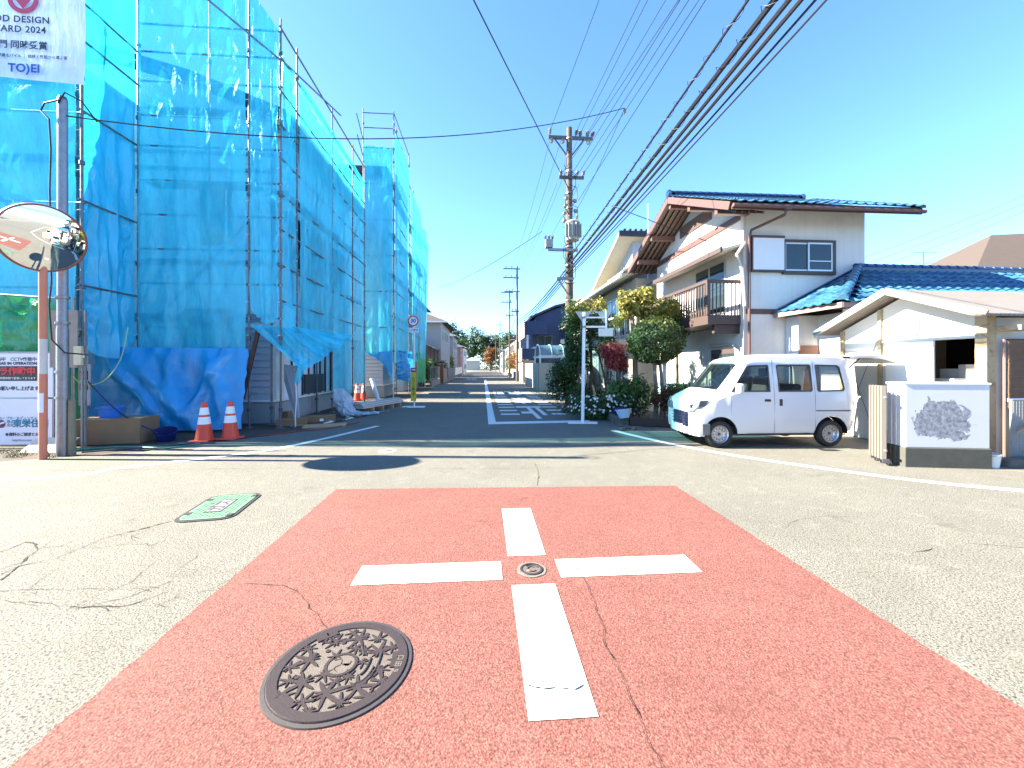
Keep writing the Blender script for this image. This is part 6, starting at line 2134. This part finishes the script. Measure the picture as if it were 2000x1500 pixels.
# upper thin lines from the crossarms over the junction
tops = [(1170, -.8, 10.95), (1250, .25, 10.95), (1265, .45, 10.95), (1300, .75, 10.95), (1325, -.35, 9.2), (1328, .05, 9.2), (1345, .3, 9.2), (1365, .5, 9.2), (1378, .35, 8.2)]
for k, (u, x, z) in enumerate(tops):
    p = U(x, -.1, z)
    top = PX(u, 0, (z + .15 - H) / (715 / F))
    d = top - p
    q = p + d * (1.0 + 2.2)
    cat_wire(p, q, .0, .011, 'power_line', 'thin blue-grey power line fanning from the pole over the junction', M_WIRE_B, 'thin power lines fanning from the pole')
p, t_ = U(-.1, -.1, 8.75), PX(925, 0, (8.9 - H) / (715 / F))
cat_wire(p, p + (t_ - p) * 2.5, 0, .016, 'overhead_cable', 'dark cable leaving the pole toward the upper left alone')
# lines up the street
for k, (x, z) in enumerate(((-.8, 10.6), (-.35, 10.6), (.3, 10.6), (-.5, 8.9), (.4, 8.9))):
    cat_wire(U(x, 0, z), NP + Vector((x * .9, 0, 11.0 - .6 * (k > 2))), .5, .008, 'power_line', 'thin power line running from the pole up the street', M_WIRE_B, 'thin power lines running up the street')
# far poles
def far_pole(label, base, h, arms, r=.14):
    t = thing('utility_pole', label, 'utility pole', base, RZ)
    MB().tube([(0, 0, -.1), (0, 0, h)], [r, r * .6], 10).build('shaft', M_POLE, t)
    for z, l0, l1 in arms:
        a = MB().box(l0, l1, -.05, .05, z, z + .1).build('crossarm', M_STEEL_D, t)
        for i in range(3):
            insulator(a, (l0 + (l1 - l0) * (i + .5) / 3, 0, z + .1), (0, 0, 1), 1.2)
    return t


far_pole('square framed far utility pole above the carport', NP, 11.6, ((11.3, -1.4, .3), (10.4, -1.4, .2), (9.0, -1.3, .3), (7.0, -.6, .2)))
MB()
q_ = ST(3.5, 54)
far_pole('slim dark far utility pole past the navy house', q_, 12.0, ((11.5, -1.2, .5), (10.2, -1.2, .4), (8.4, -.6, .6)), .13)
far_pole('distant utility pole with one crossarm', ST(3.4, 84), 11.0, ((10.2, -.9, .9),), .13)
far_pole('most distant utility pole near the wood', ST(3.3, 110), 11.0, ((10.0, -.9, .9), (8.8, -.6, .6)), .13)
for (a, b) in ((NP, q_), (q_, ST(3.4, 84)), (ST(3.4, 84), ST(3.3, 110))):
    for z in (10.6, 6.4, 6.1):
        cat_wire(a + Vector((-.2, 0, z)), b + Vector((-.2, 0, z - .2)), .4, .02 if z < 8 else .012, 'overhead_cable', 'distant overhead line between the far poles', M_WIRE, 'distant lines between the far poles', 12)

# ---- left steel pole with its service drop
LB = Vector((-7.86, 6.94, 0))
lpole = thing('service_pole', 'galvanised steel service pole standing behind the orange mirror post', 'service pole', LB)
LH = PX(124, 195, 6.94).z
MB().tube([(0, 0, -.05), (0, 0, 2.2), (0, 0, 2.25), (0, 0, LH)], [.085, .08, .072, .066], 14).build('shaft', M_STEEL, lpole)
MB().lathe([(.068, 0), (.05, .05), (0, .06)], 12, (0, 0, LH)).build('cap', M_STEEL_D, lpole)
for z in (1.0, 1.45, 2.3, 2.75):
    MB().lathe([(.085, -.02), (.095, -.02), (.095, .02), (.085, .02)], 14, (0, 0, z)).build('clamp', M_STEEL, lpole)
MB().tube([(.0, -.07, LH - .05), (-.2, -.1, LH - .12), (-.32, -.05, LH - .22), (-.12, -.1, LH - .4), (-.1, -.09, LH - .9), (-.12, -.09, 4.6), (-.09, -.09, 3.0), (-.13, -.09, 2.6), (-.05, -.12, 2.0), (.15, -.1, 1.78), (.35, .1, 1.75)], .013, 6).build('service_cable', M_WIRE, lpole)
MB().tube([(0, -.07, LH - .1), (.15, -.1, LH + .06), (.33, 0, LH - .02), (.45, .15, LH - .3)], .012, 6).build('service_cable', M_WIRE, lpole)
MB().tube([(.12, .04, -.03), (.12, .04, .95)], [.055, .05], 12).build('stub_post', mat('mossy_post', (.20, .19, .13), .9, .2, 8), lpole)
jn = PX(1220, 211, 11.4)
cat_wire(LB + Vector((.06, 0, LH - .28)), jn, .62, .011, 'overhead_cable', 'single service cable sagging from the steel pole across the junction', n=50)
cat_wire(jn, U(.15, -.15, 7.6), .15, .009, 'overhead_cable', 'slack tail of the service cable dropping to the utility pole')
insulator(up, UM.inverted() @ jn, (0, 0, -1), .8)
# small house drops
cat_wire(PX(1195, 402, 11.5), PX(1640, 560, 11.3), .05, .010, 'overhead_cable', 'house service line running to the wall of the tiled house')
cat_wire(PX(1058, 452, 16.0), PX(838, 566, 32), .4, .012, 'overhead_cable', 'service line crossing the street to the left houses')
for k in range(3):
    cat_wire(PX(1560, 545 + 14 * k, 42), PX(2150, 318 + 16 * k, 40), .5, .014, 'power_line', 'faint distant power line above the blue tiled wing', M_WIRE_B, 'distant lines above the tiled wing')
# ------------------------------------------------------------------ traffic mirror
mp_ = Vector((-7.80, 6.60, 0))
mr_ = thing('traffic_mirror', 'round convex traffic mirror on a faded orange post', 'traffic mirror', mp_)
MB().tube([(0, 0, -.05), (0, 0, 1.05)], .052, 16).build('post', M_CORAL, mr_)
MB().tube([(0, 0, 1.05), (0, 0, 1.42)], .0525, 16).build('post', M_CORAL, mr_)
MB().tube([(0, 0, 1.42), (0, 0, 2.0)], .052, 16).build('post', mat('worn_white_post', (0.560, 0.496, 0.448), .6), mr_)
MB().tube([(0, 0, 2.0), (0, 0, 3.5)], .052, 16).build('post', M_CORAL, mr_)
MB().grid(lambda u, v: Vector((.053 * math.sin((u - .5) * 2.0), -.0535 * math.cos((u - .5) * 2.0) - .001, .78 + .32 * v)), 6, 2).build('paper_label', M_PANEL, mr_)
mn = Vector((.93, -.34, -.25)).normalized()
mc = PX(84, 466, 6.50) - mp_
Rm = mn.to_track_quat('Z', 'Y').to_matrix()
MR, SPH = .52, 2.2
m_, N, L, P = new_mat('mirror_silver')
P.inputs['Base Color'].default_value = (.86, .87, .87, 1)
P.inputs['Metallic'].default_value = 1
P.inputs['Roughness'].default_value = .015
zc_ = math.sqrt(SPH ** 2 - MR ** 2)
MB().lathe([(MR * k / 20, math.sqrt(SPH ** 2 - (MR * k / 20) ** 2) - zc_) for k in range(21)], 64, mc, Rm).build('mirror_face', m_, mr_)
MB().lathe([(MR - .012, -.004), (MR + .002, .018), (MR + .022, .008), (MR + .026, -.03), (MR - .05, -.10), (.25, -.13), (0, -.14)], 64, mc, Rm).build('housing', mat('mirror_housing', (0.252, 0.072, 0.030), .5), mr_)
bk = mc - mn * .15
MB().tube([bk, Vector((0, 0, bk.z))], .03, 8).build('bracket', M_STEEL, mr_)

# ---- notice boards
nb = thing('notice_board', 'white security camera notice board in front of the green curtain', 'notice board', (-8.72, 7.42, 0), .03)
NM = frame((-8.72, 7.42, 0), .03)
za, zb1, zc1 = pix(NM, 60, 690, 1, 0).z, pix(NM, 60, 776, 1, 0).z, pix(NM, 60, 868, 1, 0).z
xr_ = pix(NM, 104, 700, 1, 0).x
MB().box(-2.6, xr_, 0, .03, zb1, za).build('panel', M_PANEL, nb)
MB().box(-2.62, xr_ + .02, -.012, .04, za, za + .03).build('top_frame', M_STEEL, nb)
MB().box(xr_ + .005, xr_ + .03, -.012, .04, 0, za).build('side_frame', M_STEEL, nb)
for x in (-2.3, xr_ - .25):
    MB().tube([(x, .07, -.05), (x, .07, za + .05)], .024, 8).build('leg', M_STEEL, nb)


def ntext(par, M, body, u, v, size, m, align='RIGHT', bold=.002, y=-.006, sp=1.0):
    p = pix(M, u, v, 1, y)
    return text('lettering', body, size, m, par, face_cam(p), align, .001, bold, spacing=sp)


ntext(nb, NM, '24時間録画中　CCTV作動中', 72, 702, .085, M_TXT, bold=.0)
ntext(nb, NM, 'CAMERAS IN OPERATION', 72, 710, .075, M_TXT, sp=1.05)
b0, b1 = pix(NM, 72, 715, 1, -.004), pix(NM, 72, 744, 1, -.004)
MB().box(-2.5, b0.x, -.006, -.001, b1.z, b0.z).build('black_band', mat('band_black', (.02, .012, .012), .5), nb)
ntext(nb, NM, '防犯カメラ作動中', 70, 726, .165, M_TXTRED, bold=.007, y=-.009)
ntext(nb, NM, '24時間体制で監視しております', 70, 739, .05, M_REFL, y=-.009, bold=.0)
ntext(nb, NM, 'ご理解ご協力をお願い申し上げます', 76, 759, .085, M_TXT)
nb2 = thing('sign_board', 'white builder sign board below the camera notice', 'sign board', (-8.72, 7.40, 0), .03)
NM2 = frame((-8.72, 7.40, 0), .03)
MB().box(-2.6, xr_, 0, .025, zc1, zb1 - .03).build('panel', M_PANEL, nb2)
MB().box(-2.6, xr_ - .1, -.003, -.001, zc1 + .34, zc1 + .352).build('rule_line', mat('peach_line', (.6, .42, .30), .6), nb2)
for x in (-2.2, xr_ - .45):
    MB().box(x, x + .06, .03, .07, -.05, zb1 - .05).build('leg', M_WOODL, nb2)
ntext(nb2, NM2, '飯田グループホールディングス', 72, 817, .062, M_TXTTEAL, 'RIGHT', .0)
ntext(nb2, NM2, '株式\n会社', 20, 827, .062, M_TXTTEAL, 'CENTER', .0)
ntext(nb2, NM2, '東栄住宅', 25, 828, .16, M_TXTTEAL, 'LEFT', .004)
ntext(nb2, NM2, '●資料のご請求とお問', 10, 849, .068, M_TXT, 'LEFT', .001)
ntext(nb2, NM2, 'http://www.tou', 24, 860, .055, M_TXTGREY, 'LEFT')
lg = pix(NM2, 2, 828, 1, -.004)
MB().lathe([(0, .002), (.075, .002), (.075, -.002)], 24, lg, Matrix.Rotation(math.pi / 2, 3, 'X')).build('emblem', mat('plum_print', (.12, .03, .10), .6), nb2)
MB().beam(lg + Vector((-.07, -.004, -.02)), lg + Vector((.07, -.004, .03)), .03, .03, (0, 1, 0)).build('emblem', M_PANEL, nb2)
pb_ = thing('sandbag_board', 'cream board lying against the foot of the sign board', 'board', G(65, 886) + Vector((0, .25, 0)))
MB().prism([(-.42, -.12, -.01), (.35, -.12, -.01), (.40, .12, .21), (-.36, .12, .21)], (0, .03, .01)).build('board', mat('cream_board', (.62, .50, .36), .8), pb_)
# plywood board, electric box, meter panel
MB_ = thing('plywood_board', 'weathered grey plywood board fixed behind the steel pole', 'board', (-8.28, 7.3, 0))
q0, q1 = PX(97, 606, 7.3), PX(151, 718, 7.3)
MB().box(q0.x + 8.28, q1.x + 8.28, 0, .02, q1.z, q0.z).build('board', M_PLY, MB_)
MB().tube([(.05, .05, -.05), (.05, .05, q0.z)], .024, 8).build('stake', M_STEEL, MB_)
MB().tube([(.38, .05, -.05), (.38, .05, q0.z)], .018, 8).build('stake', M_SCAF, MB_)
eb = thing('electric_box', 'small cream electric box beside the plywood board', 'electric box', (PX(157, 700, 7.35).x, 7.35, 0))
e0, e1 = PX(150, 676, 7.35), PX(165, 713, 7.35)
ex_ = PX(157, 700, 7.35).x
MB().box(e0.x - ex_, e1.x - ex_, -.06, .06, e1.z, e0.z).build('box', mat('cream_metal', (.50, .44, .28), .5), eb, .008)
MB().box(e1.x - ex_, e1.x - ex_ + .02, -.03, .0, (e0.z + e1.z) / 2 - .04, (e0.z + e1.z) / 2 + .04).build('handle', M_WHITE, eb)
MB().tube([(0, .03, -.05), (0, .03, e1.z)], .02, 8).build('stake', M_STEEL, eb)
mp2 = thing('meter_panel', 'narrow grey meter panel with red display under the cream box', 'meter panel', (PX(163, 750, 7.9).x, 7.9, 0))
f0, f1 = PX(153, 712, 7.9), PX(174, 792, 7.9)
xx = PX(163, 750, 7.9).x
MB().box(f0.x - xx, f1.x - xx, 0, .03, f1.z, f0.z).build('panel', mat('meter_panel', (.35, .38, .42), .5), mp2)
w2 = (f1.x - f0.x)
for z0, z1, b in ((.62, .85, '88'), (.38, .52, '00')):
    zz0, zz1 = f1.z + (f0.z - f1.z) * z0, f1.z + (f0.z - f1.z) * z1
    o = MB().box(f0.x - xx + w2 * .18, f1.x - xx - w2 * .1, -.008, -.001, zz0, zz1).build('display', M_DARK, mp2)
    text('digits', b, (zz1 - zz0) * .8, M_TXTRED, o, face_cam(((f0.x + f1.x) / 2 - xx + .01, -.011, (zz0 + zz1) / 2)), bold=.002)
MB().tube([(0, .05, -.05), (0, .05, f0.z)], .02, 8).build('stake', M_STEEL, mp2)

# ---- cones
def cone(label, p, h, group=None):
    c = thing('traffic_cone', label, 'traffic cone', p, rng.uniform(0, 1), group)
    s = h / .75
    MB().cbox((0, 0, .015 * s), (.36 * s, .36 * s, .03 * s)).build('base', M_ORANGE, c, .012)
    prof = [(.155, .03), (.15, .05), (.118, .27), (.118 - .024, .43), (.07, .60), (.045, .745), (.03, .75), (0, .75)]
    MB().lathe([(r * s, z * s) for r, z in prof], 28).build('body', M_ORANGE, c)

    def rad(z):
        for (r0, z0), (r1, z1) in zip(prof[:-1], prof[1:]):
            if z0 <= z <= z1:
                return r0 + (r1 - r0) * (z - z0) / (z1 - z0) + .0025
    for z0, z1 in ((.33, .47), (.51, .65)):
        MB().lathe([(rad(z0) * s, z0 * s), (rad((z0 + z1) / 2) * s, (z0 + z1) / 2 * s), (rad(z1) * s, z1 * s)], 28).build('band', M_REFL, c)
    return c


cone('orange traffic cone with two white bands in the tarp fold nearer the cardboard box', G(399, 861), .80)
cone('orange traffic cone with two white bands at the tarp corner', G(450, 857), .80)
cone('small distant traffic cone standing clear beside the white pipe', G(698, 782), .78)
cone('small distant traffic cone half hidden behind its neighbour', G(708, 780) + Vector((0, .15, 0)), .74)

# ---- boxes, buckets, debris
cbx = thing('cardboard_box', 'large closed brown cardboard box below the blue bucket', 'box', G(205, 869) + Vector((-.05, .35, 0)), RZ + .12)
MB().box(-.62, .52, -.28, .32, -.01, .50).build('carton', M_CARD, cbx, .01)
MB().box(-.60, .50, -.03, .03, .5005, .503).build('tape', mat('parcel_tape', (.42, .30, .17), .3), cbx)
bucket('bucket', 'bright blue bucket standing on the cardboard box', G(205, 869) + Vector((-.22, .32, .50)), .15, .20, .22, mat('bright_blue_plastic', (.02, .16, .62), .4))
bucket('bucket', 'dark navy tub lying on the ground beside the cardboard box', G(312, 862) + Vector((0, .15, 0)), .15, .19, .22, MATS['navy_plastic'], False, (math.radians(18), math.radians(12), 0))
r8 = random.Random(91)
for k, (u, v, l, w_, h, a, m) in enumerate(((566, 831, .70, .26, .17, .3, M_CARD), (612, 824, 1.05, .38, .16, .42, M_CARD), (632, 833, 1.0, .5, .03, .35, M_WOODL), (553, 822, .45, .3, .26, -.2, M_CARD))):
    o = thing('packing_carton', ('flat long carton lying under the leaning board', 'long carton with a white sticker by the foundation', 'thin pale board lying flat on the ground', 'short brown carton against the foundation corner')[k], 'carton', G(u, v) + Vector((0, .1, 0)), a)
    MB().box(-l / 2, l / 2, -w_ / 2, w_ / 2, -.01, h).build('carton', m, o, .006)
    if k == 1:
        MB().box(.12, .22, -w_ / 2 - .002, -w_ / 2, .02, .09).build('sticker', M_WHITE, o)
lb = thing('leaning_board', 'tall grey board leaning against the foundation', 'board', G(575, 830) + Vector((0, .1, 0)))
MB().prism([(-.02, 0, -.02), (.07, .0, -.02), (-.28, .45, 1.55), (-.62, .5, 1.6), (-.62, .5, 1.15)], (.02, .03, 0)).build('board', mat('grey_board', (.34, .35, .38), .8), lb)
ll = thing('leaning_pole', 'thin steel upright standing among the cartons', 'pole', G(576, 834))
MB().tube([(0, 0, -.02), (0, 0, 1.55)], .024, 8).build('tube', M_STEEL, ll)
MB().tube([(.03, -.02, 1.2), (.06, -.03, .7), (.02, -.02, .3), (.03, -.02, .02)], .012, 6).build('hanging_cord', M_WHITE, ll)
bd = thing('wrapped_bundle', 'crumpled clear plastic wrapped bundle leaning at the foundation', 'bundle', G(678, 812) + Vector((0, .15, 0)), .3)


def bun(u, v):
    a = u * 2 * math.pi
    r = .26 * (.35 + .65 * math.sin(math.pi * min(1, .12 + v * .85)) ** .5)
    r *= 1 + .30 * noise.noise(Vector((math.cos(a) * 2, math.sin(a) * 2, v * 4))) + .18 * noise.noise(Vector((math.cos(a) * 6, math.sin(a) * 6, v * 9)))
    return Vector((r * math.cos(a) - .35 * v, r * math.sin(a) * .8 + .2 * v, -.02 + .85 * v))


MB().grid(bun, 48, 36).build('wrap', M_PLASTIC_WRAP, bd)
MB().grid(lambda u, v: Vector((-.1 + 1.0 * u, -.3 + .7 * v, .03 + .12 * abs(noise.noise(Vector((u * 4, v * 4, 3)))) + .10 * noise.noise(Vector((u * 11, v * 9, 3))) * (1 - u))), 26, 20).build('loose_film', M_PLASTIC_WRAP, bd)
sp_ = thing('panel_stack', 'stack of long pale panels and timbers by the road edge', 'panel stack', G(735, 800) + Vector((0, .3, 0)), RZ + math.radians(72))
for k in range(6):
    MB().box(-1.3 + .05 * r8.random(), 1.3 + .1 * r8.random(), -.26 + .03 * k, .22, .14 + k * .028, .163 + k * .028).build('panel', M_ALU if k % 2 else M_WHITE, sp_)
for x in (-.9, -.3, .35, .9):
    MB().box(x, x + .1, -.34, .3, -.01, .138).build('timber', M_WOODL, sp_)
wpip = thing('white_pipe', 'thick white plastic pipe leaning beside the small cones', 'pipe', G(738, 786) + Vector((0, .1, 0)))
MB().tube([(0, 0, .03), (-.42, .35, 1.0)], .085, 14).build('pipe', M_WHITE, wpip)
for k in range(26):
    u, v = r8.uniform(560, 800), 0
    v = 838 - (u - 560) * .18 + r8.uniform(-4, 3)
    p = G(u, v)
    l = r8.uniform(.1, .4)
    o = MB().cbox((0, 0, .012), (l, r8.uniform(.02, .06), .024)).build('offcut', r8.choice((M_WOODL, M_PLY, M_WHITE, M_STEEL)), None, 0, Matrix.Translation(p) @ Matrix.Rotation(r8.uniform(0, 3.1), 4, 'Z'))
    tag(o, 'small offcut of building material lying along the road edge', 'offcut', 'offcuts along the road edge')
for k, (pts, m, lab) in enumerate((([(160, 885), (220, 880), (300, 873), (360, 868), (420, 866)], M_STEEL_D, 'dark hose lying along the foot of the tarp'), ([(150, 880), (240, 874), (330, 876), (390, 868)], mat('green_hose', (.03, .22, .16), .5), 'green hose snaking past the cardboard box'),
                                   ([(505, 853), (570, 845), (640, 838), (700, 826)], mat('rust_cord', (.20, .05, .03), .7), 'reddish cord lying before the cartons'))):
    tag(MB().tube(smooth_path([G(u, v) + Vector((0, 0, .014)) for u, v in pts], 6), .016, 6).build('hose', m), lab, 'hose')
cg = smooth_path([PX(250, 640, 8.3), PX(236, 700, 8.2), PX(205, 742, 8.0), PX(165, 752, 7.8), PX(143, 735, 7.6)], 6)
tag(MB().tube(cg, .008, 5).build('extension_cord', mat('lime_cord', (.35, .50, .08), .5)), 'thin lime green cord looping in front of the tarp', 'cord')
cg = smooth_path([PX(172, 745, 7.85), PX(215, 790, 7.9), PX(255, 820, 8.0), PX(300, 842, 8.1), G(325, 860) + Vector((0, 0, .02))], 6)
tag(MB().tube(cg, .013, 6).build('extension_cord', mat('navy_cord', (.01, .015, .08), .5)), 'dark blue cord running down to the navy tub', 'cord')

# ---- speed sign with plate and yellow caution plate
sp0 = G(809, 795)
spz = thing('speed_sign', 'round red rimmed 30 speed limit sign with white plate on a portable stand', 'road sign', sp0, RZ * 0 + .05)
sm_ = frame(sp0, .05)
sc_z = PX(806, 627, sp0.y).z
MB().tube([(0, 0, 0), (0, 0, sc_z)], .03, 10).build('post', M_WHITE, spz)
MB().prism([(x, y - .1, .0) for x, y in rrect(.42, .16, .05)], (0, 0, .035)).build('base', M_WHITE, spz)
rs = .21
RX = Matrix.Rotation(math.pi / 2, 3, 'X')
dc = Vector((-.03, -.045, sc_z))
MB().lathe([(0, .0), (rs, .0), (rs, -.012), (0, -.012)], 40, dc, RX).build('disc', mat('sign_white', (.78, .78, .78), .4, .02), spz)
MB().lathe([(rs * .74, .002), (rs * .97, .002), (rs * .97, .004), (rs * .74, .004), (rs * .74, .002)], 40, dc, RX).build('red_ring', M_TXTRED, spz)
text('numerals', '30', rs * .95, M_TXTBLUE, spz, face_cam(dc + Vector((0, -.006, 0))), bold=.006)
pz = PX(806, 645, sp0.y).z
MB().box(-.03 - .2, -.03 + .2, -.05, -.04, pz - .085, pz + .085).build('plate', MATS['sign_white'], spz, .004)
text('lettering', 'ここから', .10, M_TXT, spz, face_cam((-.03, -.053, pz)), bold=.004)
ys = thing('caution_plate', 'tall narrow yellow speed caution plate with maroon top strapped to the sign stand', 'sign', sp0 + Vector((0, -.06, 0)), .05)
y0_, y1_, y2_ = PX(807, 783, sp0.y).z, PX(807, 727, sp0.y).z, PX(807, 718, sp0.y).z
MB().box(-.11, .09, -.02, -.005, y0_, y1_).build('plate', mat('yellow_plate', (.62, .50, .02), .5, .05), ys)
MB().box(-.11, .09, -.02, -.005, y1_ + .001, y2_).build('header', mat('maroon_plate', (.30, .04, .08), .5), ys)
n_ = '\n'.join('スピード落とせ')
text('lettering', n_, .098, M_TXT, ys, face_cam((-.01, -.0225, (y0_ + y1_) / 2)), bold=.003, line=1.02)
text('lettering', '注意', .075, M_REFL, ys, face_cam((-.01, -.0225, (y1_ + y2_) / 2)), bold=.002)

# ---- stop sign post seen from behind
sb0 = G(1138, 826)
sb_ = thing('stop_sign', 'white post carrying the bare backs of two triangular signs beside the stop line', 'road sign', sb0)
sh_ = PX(1141, 610, sb0.y).z
MB().tube([(0, 0, -.02), (.04, 0, sh_)], .045, 14).build('post', M_WHITE, sb_)
MB().prism([(-.42, -.16, .0), (.36, -.2, .0), (.40, .05, .0), (-.36, .08, .0)], (0, 0, .03)).build('base', M_WHITE, sb_)
top_z = sh_
def tri(cx, y, cz, s):
    return [(cx - s, y, cz), (cx + s, y, cz), (cx + .05 * s, y, cz - 1.5 * s), (cx - .05 * s, y, cz - 1.5 * s)]


MB().prism(tri(.03, .055, top_z + .03, .22), (0, .012, 0)).build('triangle_back', mat('sign_back', (0.396, 0.396, 0.372), .5), sb_, .004)
MB().box(.02, .62, -.01, .02, top_z - .16, top_z - .12).build('arm', M_WHITE, sb_)
MB().box(.02, .62, -.01, .02, top_z - .42, top_z - .37).build('arm', M_WHITE, sb_)
MB().tube([(.64, 0, top_z - .62), (.64, 0, top_z + .06)], .025, 10).build('hanger_post', M_WHITE, sb_)
MB().prism(tri(.60, .035, top_z + .02, .20), (0, .012, 0)).build('triangle_back', MATS['sign_back'], sb_, .004)
MB().box(.42, .82, -.045, -.02, top_z - .66, top_z - .44).build('street_plate', mat('plate_cream', (.60, .62, .54), .5), sb_, .03)
MB().lathe([(.047, -.03), (.056, -.03), (.056, .03), (.047, .03)], 14, (.035, 0, top_z - .14)).build('clamp', M_STEEL, sb_)
MB().lathe([(.047, -.03), (.056, -.03), (.056, .03), (.047, .03)], 14, (.035, 0, top_z - .40)).build('clamp', M_STEEL, sb_)
